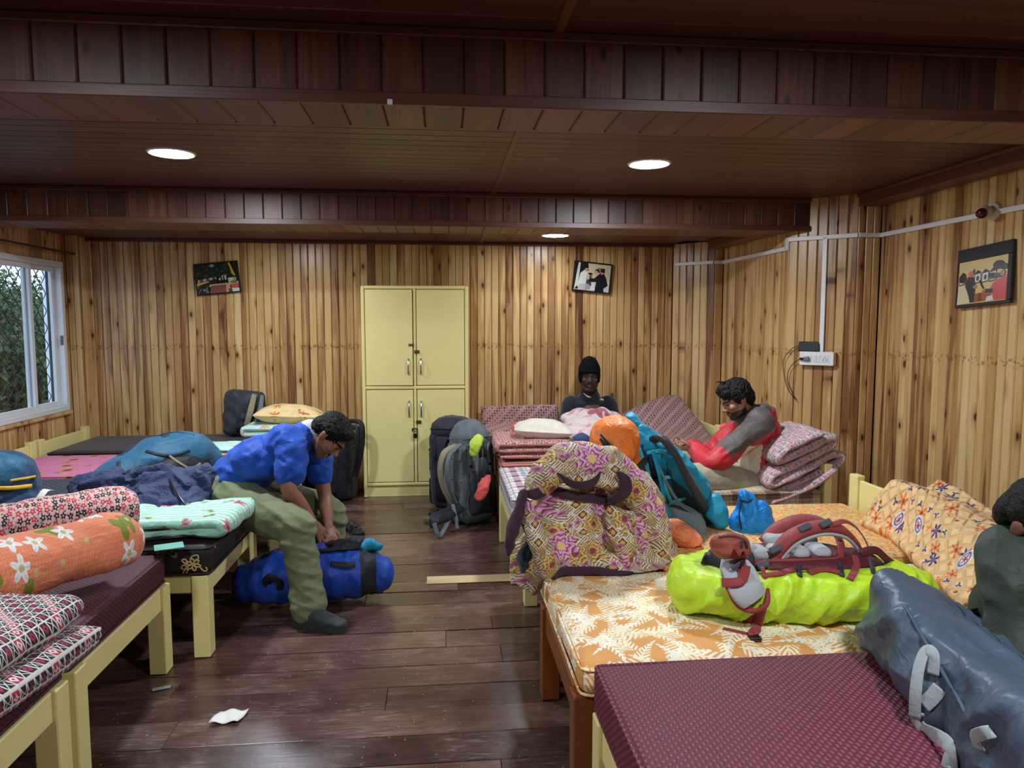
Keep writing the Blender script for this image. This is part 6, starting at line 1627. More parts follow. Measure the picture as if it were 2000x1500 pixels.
# grey-blue duffel in the right foreground
dk = thing('duffel_bag', 'slate grey duffel bag with grey webbing handles on the maroon mattress', 'bag', (1.5, 1.6, .545))
def dshape(p, q):
    p = p.copy(); t = (q.x+1)/2                      # 0 at the aisle side
    f = (q.y+1)/2
    if q.z > 0: p.z += (-.17*t+.03*max(0, f-.8)/.2*(1-t)+.010*math.sin(f*9))*q.z
    p.x -= .26*(2.02-p.y)
    p.x += .05*q.z*(.4 if q.x < 0 else 0)-.05*max(0, f-.6)*(1-t)*0+.02*math.sin(f*5)
    w_ = V((p.x*5+p.y*3, p.y*4.5, p.z*5)); w_ = w_+V((noise.noise(w_*.7), noise.noise(w_*.7+V((2, 5, 0))), noise.noise(w_*.7+V((8, 1, 0)))))*.9
    d = .045*max(0, 1-1.6*abs(noise.noise(w_*.6)))**2+.014*max(0, 1-2.2*abs(noise.noise(w_*1.6+V((3, 3, 1)))))-.012
    n = V((q.x**3, q.y**3, q.z**3)); n = n.normalized() if n.length else n
    p = p+n*d; p.z = max(p.z, .549); return p
vs, fs = rbox((1.31, 1.18, .549), (1.74, 2.02, .775), .05, 4, 36, dshape)
db_o = mk('bag_body', vs, fs, slate, dk)
sd = Surf(db_o)
for pts in (((1792, 1398), (1798, 1352), (1812, 1310), (1828, 1284), (1838, 1292), (1828, 1320)), ((1926, 1470), (1932, 1442), (1941, 1420), (1950, 1430))): sd.band('handle', pts, .027, .004, greyw, dk, .012, 6, 0, .02)
sd.band('base_webbing', [(1792, 1392), (1805, 1420), (1830, 1458), (1850, 1500), (1866, 1530)], .034, .004, greyw, dk, .005); sd.band('base_webbing', [(1806, 1378), (1822, 1362), (1838, 1344)], .034, .004, greyw, dk, .005)
sd.band('seam', [(1768, 1185), (1800, 1240), (1835, 1300), (1870, 1360), (1900, 1420)], .008, .008, slate, dk, .002)

# royal blue kit bag on the floor in front of the man
kb = thing('kit_bag', 'royal blue kit bag with black end lying open on the floor', 'bag', (-.62, 4.0, 0))
b = B(); b.limb([(-1.04, 3.92, .14), (-.90, 3.94, .16), (-.66, 3.96, .17), (-.47, 3.98, .165), (-.38, 3.99, .14)], [(.13, .11), (.165, .145), (.175, .155), (.16, .145), (.11, .11)], 24, 7, up=(0, 0, 1))
me = remesh(b, .010, 3, 'bag_body'); wrinkle(me, .010, 7, (1.8, 1, .9), 4.0)
for v in me.vertices: v.co.z = max(v.co.z, .004)
box_uv(me); me.materials.append(royal); me.materials.append(blk); me.shade_smooth()
for p in me.polygons:
    c = p.center
    s = c.x+.28*(c.z-.15)**2+ .1*(c.y-3.98)
    if -.46 < s < -.375 and c.z > .03: p.material_index = 1
link('bag_body', me, None, kb)
strap('carry_handle', [(-.92, 3.79, .16), (-.93, 3.75, .20), (-.90, 3.735, .235), (-.86, 3.74, .21), (-.86, 3.77, .15)], .03, .005, blk, kb, (0, -1, .2), 6)
strap('carry_handle', [(-.60, 3.80, .27), (-.53, 3.79, .265), (-.47, 3.81, .255)], .03, .006, blk, kb, (0, -1, .6), 5); strap('bag_opening', [(-.85, 3.96, .30), (-.70, 3.88, .315), (-.55, 3.90, .32), (-.42, 3.97, .30)], .03, .01, blk, kb, (0, -.3, 1), 6)
b = B(); b.ell((-.55, 3.97, .31), (.11, .07, .035)); b.ell((-.48, 3.98, .33), (.05, .05, .03)); o = soft(b, 'dark_clothes', blk, None, .008, 2, .014, sc=14); o.name = 'dark_clothes'; tag(o, 'black clothes bulging out of the open blue kit bag', 'clothes')
b = B(); b.limb([(-.44, 3.96, .31), (-.40, 3.97, .32), (-.36, 3.98, .30)], [.03, .035, .025], 12, 4); o = soft(b, 'cyan_cloth', cyan, None, .007, 2, .008, sc=14); tag(o, 'shiny cyan cloth in the opening of the blue kit bag', 'clothes')
b = B(); b.limb([(-.88, 4.0, .29), (-.80, 4.02, .315), (-.74, 4.02, .30)], [.03, .04, .03], 12, 4); o = soft(b, 'cyan_cloth', cyan, None, .007, 2, .008, sc=14); tag(o, 'cyan cloth behind the shin of the man in the blue shirt', 'clothes')

# ---------------------------------------------------------------- things on the floor
def sandal(label, c, rz, mat):
    t = thing('sandal', label, 'sandal', c, 'sandals on the floor'); M = Matrix.Translation(c) @ Matrix.Rotation(rz, 4, 'Z')
    ou = [(.0, -.13), (.035, -.12), (.042, -.06), (.034, .0), (.045, .07), (.03, .12), (0, .135), (-.035, .11), (-.042, .05), (-.032, -.02), (-.04, -.08), (-.03, -.12)]
    n = len(ou); vs = [M @ V((x, y, z)) for z in (0, .024) for x, y in ou]; fs = [tuple(reversed(range(n))), tuple(range(n, 2*n))]+[(i, (i+1) % n, n+(i+1) % n, n+i) for i in range(n)]
    mk('sole', vs, fs, mat, t, None, False)
    strap('toe_strap', [M @ V(q) for q in ((-.045, .03, .02), (-.02, .05, .06), (.02, .05, .06), (.045, .03, .02))], .05, .005, blk, t, tuple(M.to_3x3() @ V((0, .2, 1))), 5)
    strap('heel_strap', [M @ V(q) for q in ((-.04, -.04, .02), (-.02, -.06, .06), (.02, -.06, .06), (.04, -.04, .02))], .02, .004, blk, t, tuple(M.to_3x3() @ V((0, -.6, 1))), 5)
sandal('black sandal on the floor right of the blue shirt man', (-.66, 5.30, 0), .5, blk); sandal('olive soled sandal on the floor behind the blue shirt man', (-.80, 5.52, 0), .9, olive)
sandal('olive sandal beside the grey rucksack', (-.05, 5.62, 0), -.7, olive)
o = B().cbox((-.95, 4.62, .0), (-.60, 4.92, .004), .001).mk('plywood_patch', MATS['raw_pine'], fl); 
o = B().cbox((-.10, 4.17, .0005), (.52, 4.29, .005), .001).mk('pale_plank', MATS['raw_pine'], fl)
pp = W(442, 1403, z=.003)
o = heap('paper_scrap', lambda u, v: (pp.x-.055+u*.11+.02*v, pp.y-.045+v*.09, .012+.006*math.sin(u*9+v*4)), 8, 6, MATS['paper'], None, .002, 1.0, .004, 30); tag(o, 'crumpled white paper scrap on the floor', 'litter')
pp = W(315, 1344, z=.003); o = B().cbox((-.036, -.012, 0), (.036, .012, .004), .0015, Matrix.Translation((pp.x, pp.y, .001)) @ Matrix.Rotation(.35, 4, 'Z')).mk('plastic_label', plain('label_blue', (150, 168, 178), .3)); tag(o, 'small pale plastic label on the floor by the front left bed', 'litter')
# ---------------------------------------------------------------- people
def skinmat(name, rgb, rough=.5):
    m = Mat(name); n = m.noise(m.pos(), 60, 3); b2 = m.noise(m.pos(), 14, 2)
    m.out(m.mul(S(rgb), n*.16+b2*.2+.82), rough, bump=n, bs=.12, bd=.003, spec=.4); return m.m
def hairmat(name, rgb):
    m = Mat(name); n = m.noise(m.pos(), 90, 4, .6, 1.5)
    m.out(m.mul(S(rgb), n*1.0+.3), .5, bump=n, bs=.9, bd=.006, spec=.25); return m.m
def add_head(b, H, k=1.0, ears=True):
    """H: head frame (x to the person's left... y out of the face, z to the crown), origin between the ears"""
    def e(c, r, n=16, m=12): b.ell(H @ (V(c)*k), tuple(q*k for q in r), n, m, H.to_3x3())
    def li(pts, rad, n=10): b.limb([H @ (V(p)*k) for p in pts], [r*k for r in rad], n, 4)
    e((0, -.018, .035), (.075, .096, .084), 22, 16); e((0, .028, -.028), (.060, .062, .084), 20, 14); e((0, .066, -.094), (.026, .024, .022))
    for s in (-1, 1):
        li([(s*.056, -.005, -.03), (s*.048, .03, -.072), (s*.022, .066, -.098)], [.02, .018, .016])
        e((s*.043, .060, -.018), (.020, .022, .020)); e((s*.030, .0735, .010), (.014, .012, .0105), 12, 8)
        e((s*.0125, .098, -.027), (.0095, .010, .008), 10, 8)
        if ears: e((s*.077, -.012, -.002), (.011, .019, .031), 12, 10); e((s*.080, -.018, .004), (.010, .017, .022), 10, 8)
    li([(-.044, .072, .030), (-.02, .086, .028), (0, .088, .026), (.02, .086, .028), (.044, .072, .030)], [.008, .011, .010, .011, .008])
    li([(0, .086, .022), (0, .098, -.004), (0, .110, -.022)], [.0075, .009, .012])
    e((0, .088, -.057), (.024, .011, .0065), 12, 8); e((0, .087, -.070), (.021, .011, .007), 12, 8); e((0, .075, -.045), (.028, .018, .016))
def headmats(me, H, idx, k=1.0, beard=True, brow=True, stubble=None):
    """material numbers by place on the face: idx = dict(brow, eye, lip, beard)"""
    Hi = H.inverted()
    for p in me.polygons:
        c = (Hi @ p.center)/k
        if abs(c.x) > .1 or c.z < -.13 or c.z > .14 or abs(c.y) > .14: continue
        if brow and c.y > .06 and .026 < c.z+.0*c.x < .037 and .012 < abs(c.x) < .05: p.material_index = idx['hair']
        if c.y > .076 and abs(abs(c.x)-.031) < .011 and abs(c.z-.010) < .0045: p.material_index = idx['eye']
        if c.y > .089 and abs(c.x) < .023 and -.076 < c.z < -.053: p.material_index = idx['lip']
        if beard:
            if c.y > .08 and abs(c.x) < .032 and -.052 < c.z < -.041: p.material_index = idx['hair']
            if stubble is not None and c.z < -.05-.02*0 and c.y > -.02 and not (c.y > .08 and abs(c.x) < .024 and c.z > -.078) and c.z > -.125: p.material_index = stubble
def add_hand(b, Mh, side=1, curl=.35, spread=.2, k=1.0):
    """Mh: x along the hand to the fingertips, z out of the back of the hand; side: where the thumb sits on y"""
    def P(*c): return Mh @ (V(c)*k)
    b.limb([P(-.02, 0, 0), P(.03, 0, 0), P(.072, 0, 0)], [(.027*k, .018*k), (.037*k, .016*k), (.037*k, .012*k)], 14, 4, up=tuple(Mh.to_3x3() @ V((0, 0, 1))))
    for i, (y, L) in enumerate(((.030, .068), (.0105, .078), (-.0105, .073), (-.030, .058))):
        y *= side; a = spread*(y/.03)
        pts = [P(.070, y, 0)]; ang = 0; p = V((.070, y, 0)); 
        for j, f in enumerate((.45, .30, .25)):
            ang += curl*(.6, 1.0, .9)[j]
            p = p+V((math.cos(ang), math.sin(a)*math.cos(ang), -math.sin(ang)))*(L*f); pts.append(P(*p))
        b.limb([P(.05, y*.9, -.002)]+pts, [.009*k, .0092*k, .0086*k, .008*k, .0068*k], 9, 3)
    y = side
    b.limb([P(.005, .022*y, -.004), P(.032, .046*y, -.014), P(.058, .058*y, -.022), P(.08, .060*y, -.03)], [.014*k, .0125*k, .0105*k, .0085*k], 10, 3)
def bodymesh(name, b, mats, parent, voxel=.006, smooth=3):
    me = remesh(b, voxel, smooth, name); box_uv(me); me.shade_smooth()
    for m in mats: me.materials.append(m)
    return me
def garment(name, b, mat, parent, voxel=.009, smooth=4, wr=.007, sc=8, stretch=(1, 1, 1), seed=1.0, folds=None, paint=None, mats=()):
    me = remesh(b, voxel, smooth, name)
    if wr: wrinkle(me, wr, sc, stretch, seed)
    if folds: displace(me, folds)
    box_uv(me); me.materials.append(mat)
    for m in mats: me.materials.append(m)
    if paint:
        for p in me.polygons: p.material_index = paint(p.center, p.normal)
    me.shade_smooth(); return link(name, me, None, parent)
def hairdo(b, H, mat, parent, k=1.0, amp=.008, sc=45, name='hair'):
    me = remesh(b, .005, 1, name); displace(me, lambda c, n: amp*(1-2*abs(noise.noise(c*sc)))+amp*.5*noise.noise(c*sc*2)); box_uv(me); me.materials.append(mat); me.shade_smooth(); return link(name, me, None, parent)
def headframe(o, face, up):
    y = V(face).normalized(); z = V(up); z = (z-y*z.dot(y)).normalized(); x = y.cross(z)
    return Matrix(((x.x, y.x, z.x, o[0]), (x.y, y.y, z.y, o[1]), (x.z, y.z, z.z, o[2]), (0, 0, 0, 1)))
eye_m = plain('eye_dark', (20, 14, 12), .2); hair_b = hairmat('hair_black', (14, 12, 12)); lip_m = plain('lip', (112, 66, 58), .5)

# ---- man in the blue shirt, bent over his bag
sk1 = skinmat('skin_blue_shirt', (146, 102, 80)); stub1 = skinmat('stubble_blue_shirt', (112, 80, 66))
m1 = thing('person', 'man in a blue t-shirt and olive trousers bending over the blue kit bag', 'person', (-1.2, 4.1, .53))
def w(px, py, y): return W(px, py, y=y)
pel = w(455, 958, 4.14); chest = w(548, 885, 4.10); neck = w(606, 850, 4.08)
H1 = headframe(w(643, 852, 4.06), (.50, -.16, -.85), (.86, -.05, .50))
b = B(); add_head(b, H1, 1.02)
b.limb([neck+V((-.05, 0, .0)), neck+V((.02, 0, .005)), H1 @ V((0, -.02, -.055))], [.062, .055, .055], 14, 4)
b.limb([pel, pel.lerp(chest, .5)+V((0, 0, .02)), chest, neck+V((-.04, 0, -.02))], [(.14, .10), (.14, .10), (.16, .10), (.08, .06)], 18, 5, up=(-.6, 0, .8))
rs = w(572, 880, 3.92); re = w(564, 955, 3.84); rw = w(612, 1024, 3.98)
b.limb([rs, rs.lerp(re, .5), re, re.lerp(rw, .35), rw], [.058, .052, .043, .043, .029], 14, 5)
ls = w(618, 885, 4.24); le = w(634, 965, 4.20); lw = w(641, 1028, 4.10)
b.limb([ls, ls.lerp(le, .5), le, le.lerp(lw, .35), lw], [.055, .048, .040, .040, .028], 14, 5)
Mh = frameM(lw, w(652, 1066, 4.02)-lw, (.55, -.8, .35)); add_hand(b, Mh, 1, .30, .25, 1.0)
Mh2 = frameM(rw, V((.5, .3, -.8)), (.6, -.6, .2)); add_hand(b, Mh2, -1, .35, .2, 1.0)
me = bodymesh('body', b, [sk1, hair_b, eye_m, lip_m, stub1], m1, .0058, 3)
headmats(me, H1, {'hair': 1, 'eye': 2, 'lip': 3}, 1.02, True, True, 4); link('body', me, None, m1)
b = B()
def he(c, r, n=18, m=12, H=H1): b.ell(H @ V(c), r, n, m, H.to_3x3())
he((0, -.024, .048), (.084, .098, .086)); he((0, .035, .092), (.062, .046, .034)); he((0, -.07, .0), (.070, .055, .07)); he((.055, -.02, .04), (.034, .06, .05)); he((-.055, -.02, .04), (.034, .06, .05))
hairdo(b, H1, hair_b, m1, amp=.006, sc=60)
blue = cloth('blue_shirt', (18, 72, 172), .6, .12, .1, 8, .8, crease=.5)
b = B()
b.limb([pel+V((-.045, 0, .01)), pel.lerp(chest, .45)+V((-.015, 0, .045)), chest+V((-.005, 0, .015)), neck+V((-.035, 0, .0))], [(.185, .135), (.195, .140), (.205, .125), (.10, .075)], 24, 7, up=(-.6, 0, .8))
b.limb([rs+V((-.05, .06, .03)), rs+V((-.012, .01, .0)), rs.lerp(re, .4), rs.lerp(re, .62)], [.11, .092, .084, .078], 18, 5)
b.limb([ls+V((-.03, -.05, .03)), ls, ls.lerp(le, .40), ls.lerp(le, .50)], [.09, .085, .078, .074], 18, 5)
b.ell(w(505, 900, 4.0), (.15, .13, .11), 20, 14)
garment('t_shirt', b, blue, m1, .009, 12, .013, 6.0, (1.7, .7, 2.2), 3.0)
b = B(); b.limb([neck+V((-.045, 0, .03)), neck+V((.0, 0, .035)), neck+V((.03, -.01, .02))], [.045, .056, .053], 16, 4); garment('inner_collar', b, cloth('white_collar', (196, 202, 206)), m1, .007, 2, .002)
mk_t = [w(550, 950, 3.805), w(556, 945, 3.80), w(562, 953, 3.805), w(568, 946, 3.81)]
olv = cloth('olive_trousers', (110, 118, 84), .7, .22, .1, 14, .6)
b = B()
hr_ = w(452, 974, 3.99); kr = w(578, 1030, 3.74); ar = w(604, 1192, 3.66); hl_ = w(475, 968, 4.26); kl = w(640, 1000, 4.34); al_ = w(640, 1120, 4.34)
b.limb([hr_, hr_.lerp(kr, .5)+V((0, 0, .0)), kr, kr.lerp(ar, .12), kr.lerp(ar, .5)+V((.005, 0, 0)), ar+V((0, 0, .02))], [(.125, .115), (.112, .105), (.090, .088), (.086, .085), (.080, .080), (.086, .080)], 22, 7)
b.limb([hl_, hl_.lerp(kl, .5), kl, kl.lerp(al_, .5), al_], [.13, .115, .095, .085, .085], 20, 6)
b.limb([pel+V((-.06, -.12, -.0)), pel+V((-.04, 0, -.01)), pel+V((-.06, .12, 0))], [.125, .13, .125], 18, 5)
garment('trousers', b, olv, m1, .008, 6, .007, 9, (1, 1, 1.6), 5.0, folds=lambda c, n: .011*max(0, 1-2.6*abs(noise.noise(V((c.x*5+c.z*3, c.y*5, c.z*14+c.x*7))))))
def shoe(parent, heel, toe, mat, sole):
    heel = V(heel); toe = V(toe); d = (toe-heel); L = d.length; M = frameM(heel, d, (0, 0, 1))
    b = B(); b.limb([M @ V((.01*L, 0, .055)), M @ V((.35*L, 0, .06)), M @ V((.7*L, 0, .045)), M @ V((.95*L, 0, .036))], [(.040, .045), (.044, .045), (.050, .032), (.040, .024)], 18, 6, up=(0, 0, 1)); b.limb([M @ V((.12*L, 0, .07)), M @ V((.14*L, 0, .125))], [.045, .045], 14, 3)
    o = soft(b, 'shoe_upper', mat, parent, .006, 3, .003, sc=16)
    ou = [(-.04, 0), (-.02, .036), (.1*L, .043), (.4*L, .040), (.72*L, .054), (.95*L, .044), (1.06*L, .015), (1.06*L, -.015), (.95*L, -.040), (.72*L, -.050), (.4*L, -.038), (.1*L, -.043), (-.02, -.036)]
    n = len(ou); vs = [M @ V((x, y, z)) for z in (.001, .024, .030) for x, y in ou]; fs = [tuple(reversed(range(n))), tuple(range(2*n, 3*n))]+[(r*n+i, r*n+(i+1) % n, (r+1)*n+(i+1) % n, (r+1)*n+i) for r in (0, 1) for i in range(n)]
    mk('shoe_sole', vs, fs, sole, parent, None, False)
    for t_ in (.42, .52, .62): strap('lace', [M @ V((t_*L, -.03, .078-.06*(t_-.42))), M @ V((t_*L+.006, 0, .105-.11*(t_-.42))), M @ V((t_*L, .03, .078-.06*(t_-.42)))], .007, .005, MATS['black_plastic'], o, (0, 0, 1), 4)
shm = cloth('shoe_grey', (48, 54, 56), .6); shs = plain('sole_grey', (40, 46, 48), .7)
h0 = W(585, 1222, z=0); t0 = W(672, 1228, z=0); h0.z = t0.z = 0; t0.y -= .03
shoe(m1, h0, t0, shm, shs)
shoe(m1, (-.72, 4.40, 0), (-.48, 4.37, 0), shm, shs)

# ---- man in the knitted cap against the back wall
sk2 = skinmat('skin_cap', (74, 50, 40)); stub2 = skinmat('stubble_cap', (52, 36, 31))
m2 = thing('person', 'man in a black knitted cap and dark fleece sitting against the back wall', 'person', (1.36, 6.3, .53))
K2 = 1.13
H2 = headframe(w(1151, 736, 6.34), (-.14, -.98, -.05), (0, 0, 1))
b = B(); add_head(b, H2, K2)
nk = w(1151, 772, 6.40); ch = w(1151, 814, 6.42); pl2 = w(1151, 865, 6.40)
b.limb([H2 @ V((0, -.02, -.06)), nk], [.060, .058], 14, 4)
b.limb([nk+V((0, .01, -.02)), ch, pl2], [(.06, .055), (.12, .07), (.12, .08)], 16, 5, up=(0, 1, 0))
hA = w(1165, 796, 6.12); Mh = frameM(hA, (-.9, -.3, -.1), (0, -.8, .6)); add_hand(b, Mh, 1, .5, .1, .95)
me = bodymesh('body', b, [sk2, hair_b, eye_m, plain('lip_dark', (70, 46, 42), .5), stub2], m2, .0055, 3); headmats(me, H2, {'hair': 1, 'eye': 2, 'lip': 3}, K2, True, True, 4); link('body', me, None, m2)
knit = Mat('black_knit'); n_k = knit.pos(); kx, ky, kz = knit.sep(n_k); kn = (kx*420.0).sin()*.5+.5
knit.out(S(13, 14, 19), .95, bump=kn, bs=.5, bd=.004, spec=.1)
b = B()
def hc(c, r): b.ell(H2 @ (V(c)*K2), tuple(q*K2 for q in r), 22, 16, H2.to_3x3())
hc((0, -.014, .062), (.086, .106, .080)); hc((0, -.014, .100), (.068, .084, .064)); hc((0, -.03, .0), (.085, .085, .065)); hc((0, -.005, .052), (.090, .108, .026))
for s_ in (-1, 1): b.limb([H2 @ (V((s_*.070, .022, -.035))*K2), H2 @ (V((s_*.070, .012, .03))*K2)], [.015, .022], 10, 3)
garment('knitted_cap', b, MATS['black_knit'], m2, .006, 3, .002, 20)
fle = cloth('dark_fleece', (24, 28, 40), .85, .2, .25, 16, .35)
b = B()
b.limb([nk+V((0, .01, -.02)), nk+V((0, .02, -.07)), ch+V((0, 0, -.02)), pl2], [(.10, .085), (.185, .115), (.205, .13), (.20, .14)], 24, 6, up=(0, 1, 0))
s1 = w(1116, 790, 6.42); s2 = w(1187, 790, 6.42)
b.limb([s1, w(1108, 822, 6.38), w(1110, 852, 6.24), w(1140, 850, 6.08)], [.085, .078, .068, .055], 16, 6); b.limb([s2, w(1197, 822, 6.38), w(1198, 850, 6.24), w(1170, 848, 6.08)], [.085, .078, .068, .055], 16, 6)
b.limb([nk+V((0, -.0, -.02)), nk+V((0, -.008, .02))], [.086, .08], 14, 3)
fl_o = garment('fleece', b, fle, m2, .009, 6, .006, 8, (1, 1, .8), 7.0)
s2f = Surf(fl_o)
s2f.band('zip', [(1150, 777), (1152, 790), (1150, 806)], .007, .004, MATS['black_plastic'], m2, .002)
s2f.band('shirt_collar', [(1140, 768), (1148, 774), (1154, 776)], [.008, .014, .006], .006, MATS['white_pillow'], m2, .003)
bd, bn = s2f.hit(1174, 781, .002); bm = plain('badge_white', (206, 210, 214), .6); BM = frameM(bd, (1, .1, 0), bn)
def badge(nm, pts):
    n = len(pts); vs = [BM @ V((x, y, z)) for z in (.004, -.012) for x, y in pts]
    mk(nm, vs, [tuple(range(n)), tuple(reversed(range(n, 2*n)))]+[(i, n+i, n+(i+1) % n, (i+1) % n) for i in range(n)], bm, m2, None, False)
badge('chest_badge', [(-.034, -.010), (-.012, -.012), (.0, -.002), (-.012, .006), (-.026, 0)]); badge('chest_badge', [(-.006, .012), (.012, -.012), (.026, -.008), (.018, .006), (.008, .018)])
b = B()
kn1 = w(1115, 835, 6.0); kn2 = w(1180, 830, 6.02)
b.limb([pl2+V((-.08, -.05, -.02)), kn1+V((0, .05, -.06)), kn1+V((.02, -.25, -.13))], [.085, .07, .05], 14, 5); b.limb([pl2+V((.08, -.05, -.02)), kn2+V((0, .05, -.06)), kn2+V((-.02, -.25, -.13))], [.085, .07, .05], 14, 5)
garment('trousers', b, fle, m2, .01, 3, .004)
bl = thing('pink_blanket', 'pale pink leaf patterned blanket over the knees of the capped man', 'blanket', (1.3, 5.9, .53))
b = B()
for px, py, y, r in ((1126, 818, 6.10, (.13, .10, .05)), (1186, 816, 6.10, (.12, .10, .05)), (1156, 811, 6.08, (.19, .12, .062)), (1150, 830, 5.96, (.21, .18, .08)), (1142, 846, 5.76, (.21, .22, .07)), (1100, 848, 5.72, (.12, .14, .05)), (1185, 842, 5.8, (.13, .17, .07))):
    c = w(px, py, y); b.ell(c, r, 20, 14)
me = remesh(b, .010, 5, 'blanket_cloth')
displace(me, lambda c, n: .022*max(0, 1-2.3*abs(noise.noise(V((c.x*7+c.y*2, c.y*3.5, c.z*6)))))+.008*noise.noise(c*16)-.004)
for v in me.vertices: v.co.z = max(v.co.z, .545)
l = me.uv_layers.new(name='UV')
for lp in me.loops:
    c = me.vertices[lp.vertex_index].co; l.data[lp.index].uv = (c.x, c.y*.7+c.z*.9)
me.materials.append(MATS['pink_blanket']); me.shade_smooth(); link('blanket_cloth', me, None, bl)

# ---- man in the red jacket
sk3 = skinmat('skin_red_jacket', (148, 106, 84)); stub3 = skinmat('stubble_red_jacket', (50, 38, 34))
m3 = thing('person', 'man in a red grey and cream rain jacket looking down at his phone', 'person', (1.95, 4.5, .53))
H3 = headframe(w(1437, 782, 4.46), (-.90, -.10, -.46), (-.42, .0, .90))
b = B(); add_head(b, H3, .98)
n3 = w(1462, 812, 4.50); c3 = w(1478, 862, 4.52); p3 = w(1478, 945, 4.50)
b.limb([H3 @ V((0, -.02, -.055)), n3+V((.0, 0, -.02))], [.055, .06], 14, 4)
b.limb([n3, c3, p3], [(.1, .07), (.14, .1), (.14, .11)], 16, 5, up=(1, 0, 0))
la = w(1482, 835, 4.36); lel = w(1392, 905, 4.24); lwr = w(1352, 878, 4.42)
ra_ = w(1450, 835, 4.66); rel = w(1380, 890, 4.68); rwr = w(1345, 872, 4.56)
b.limb([la, lel, lwr], [.05, .042, .028], 12, 5); b.limb([ra_, rel, rwr], [.05, .042, .028], 12, 5)
add_hand(b, frameM(lwr, (-.85, .35, .1), (.1, -.5, -.8)), -1, .6, .1, .95); add_hand(b, frameM(rwr, (-.9, -.1, .2), (.2, .3, -.9)), 1, .6, .1, .95)
me = bodymesh('body', b, [sk3, hair_b, eye_m, lip_m, stub3], m3, .0055, 3); headmats(me, H3, {'hair': 1, 'eye': 2, 'lip': 3}, .98, True, True, 4); link('body', me, None, m3)
b = B()
for c, r in (((0, -.026, .052), (.084, .098, .084)), ((0, .045, .082), (.06, .04, .036)), ((0, -.075, .0), (.068, .05, .075)), ((.058, -.022, .03), (.028, .055, .05)), ((-.058, -.022, .03), (.028, .055, .05)), ((0, .02, .11), (.05, .06, .03)), ((.01, .06, .10), (.03, .03, .025))): b.ell(H3 @ V(c), r, 18, 12, H3.to_3x3())
hairdo(b, H3, hair_b, m3, amp=.008, sc=48)
b = B()
for a in (-.5, .2, .8):
    b.limb([H3 @ V((.02*a, .01, .125)), H3 @ V((.04*a, .03, .152)), H3 @ V((.07*a, .05, .155))], [.008, .006, .003], 8, 3)
garment('hair_tuft', b, hair_b, m3, .004, 1, 0)
rj = cloth('red_jacket', (178, 40, 46), .5, .2, .05, 14, .5); gj = cloth('taupe_jacket', (84, 76, 74), .55, .2, .05, 14, .5); cj = cloth('cream_jacket', (206, 194, 168), .55, .2, .05, 14, .5)
b = B()
b.limb([n3+V((.01, 0, -.02)), c3+V((0, 0, .05)), c3.lerp(p3, .5)+V((-.01, -.01, 0)), p3+V((-.02, -.02, -.045))], [(.13, .10), (.185, .15), (.19, .17), (.195, .18)], 24, 7, up=(1, 0, 0))
b.limb([la+V((.02, .05, .03)), la, la.lerp(lel, .5)+V((0, -.01, .01)), lel, lel.lerp(lwr, .55), lwr+V((.03, 0, 0))], [.10, .090, .078, .072, .060, .052], 20, 6)
b.limb([ra_+V((.02, -.05, .03)), ra_, ra_.lerp(rel, .5), rel, rwr+V((.03, 0, 0))], [.10, .09, .08, .07, .052], 18, 6)
b.limb([n3+V((.03, -.06, .0)), n3+V((.015, 0, .035)), n3+V((.03, .06, .0))], [.045, .05, .045], 14, 5)
# colour panels by place
def inpoly(x, y, P):
    r = False
    for i in range(len(P)):
        (x1, y1), (x2, y2) = P[i-1], P[i]
        if (y1 > y) != (y2 > y) and x < (x2-x1)*(y-y1)/(y2-y1)+x1: r = not r
    return r
CR3 = [(q.x, q.z) for q in [w(px, py, 4.34) for px, py in ((1408, 925), (1430, 885), (1470, 845), (1490, 862), (1482, 912), (1458, 965), (1420, 955))]]
ld = (lel-la).normalized()
def paint3(c, n):
    s = (c-la).dot(ld); L = (lel-la).length
    rad = ((c-la)-ld*s).length
    px_ = 1000+FOC*((c-V((0, 0, EYE))).dot(C_R))/((c-V((0, 0, EYE))).dot(C_F))
    if rad < .13 and -.05 < s < L*.80 and c.y < 4.52:
        # grey shoulder and upper arm, upper half of the sleeve
        q = (c-la-ld*s); up_ = q.dot(V((-.45, 0, .9)))
        if up_ > -.035+.03*(s/L): return 1
    if c.z > n3.z-.06 and c.x < n3.x+.10: return 1
    if c.y < 4.60 and n.y < .1 and c.z < c3.z+.02 and inpoly(c.x, c.z, CR3): return 2
    return 0
garment('rain_jacket', b, rj, m3, .0068, 5, .008, 7.5, (1.2, 1, 1.2), 4.0, paint=paint3, mats=(gj, cj))
b = B(); b.limb([n3+V((.06, -.05, .045)), n3+V((.11, -.01, .03)), n3+V((.14, .03, -.03)), n3+V((.145, .02, -.10))], [(.055, .035), (.07, .045), (.06, .04), (.035, .025)], 16, 5); b.limb([n3+V((.05, .07, .03)), n3+V((.10, .05, .03))], [.045, .045], 12, 3)
garment('hood', b, rj, m3, .008, 2, .010, 12, paint=lambda c, n: 1 if (c.z > n3.z+.045) else (2 if n.z > .75 else 0), mats=(gj, cloth('pale_lining', (166, 174, 182))))
strap('logo_patch', [w(1406, 838, 4.285), w(1412, 832, 4.28), w(1418, 828, 4.285)], .022, .004, cloth('logo_red', (206, 60, 74), .6), m3, (-.4, -1, .5)); strap('pocket_zip', [w(1437, 876, 4.34), w(1438, 890, 4.33), w(1440, 903, 4.33)], .008, .006, MATS['grey_plastic'], m3, (0, -1, 0))
bei = cloth('beige_trousers', (158, 154, 134), .7, .15, .1, 12, .5)
b = B()
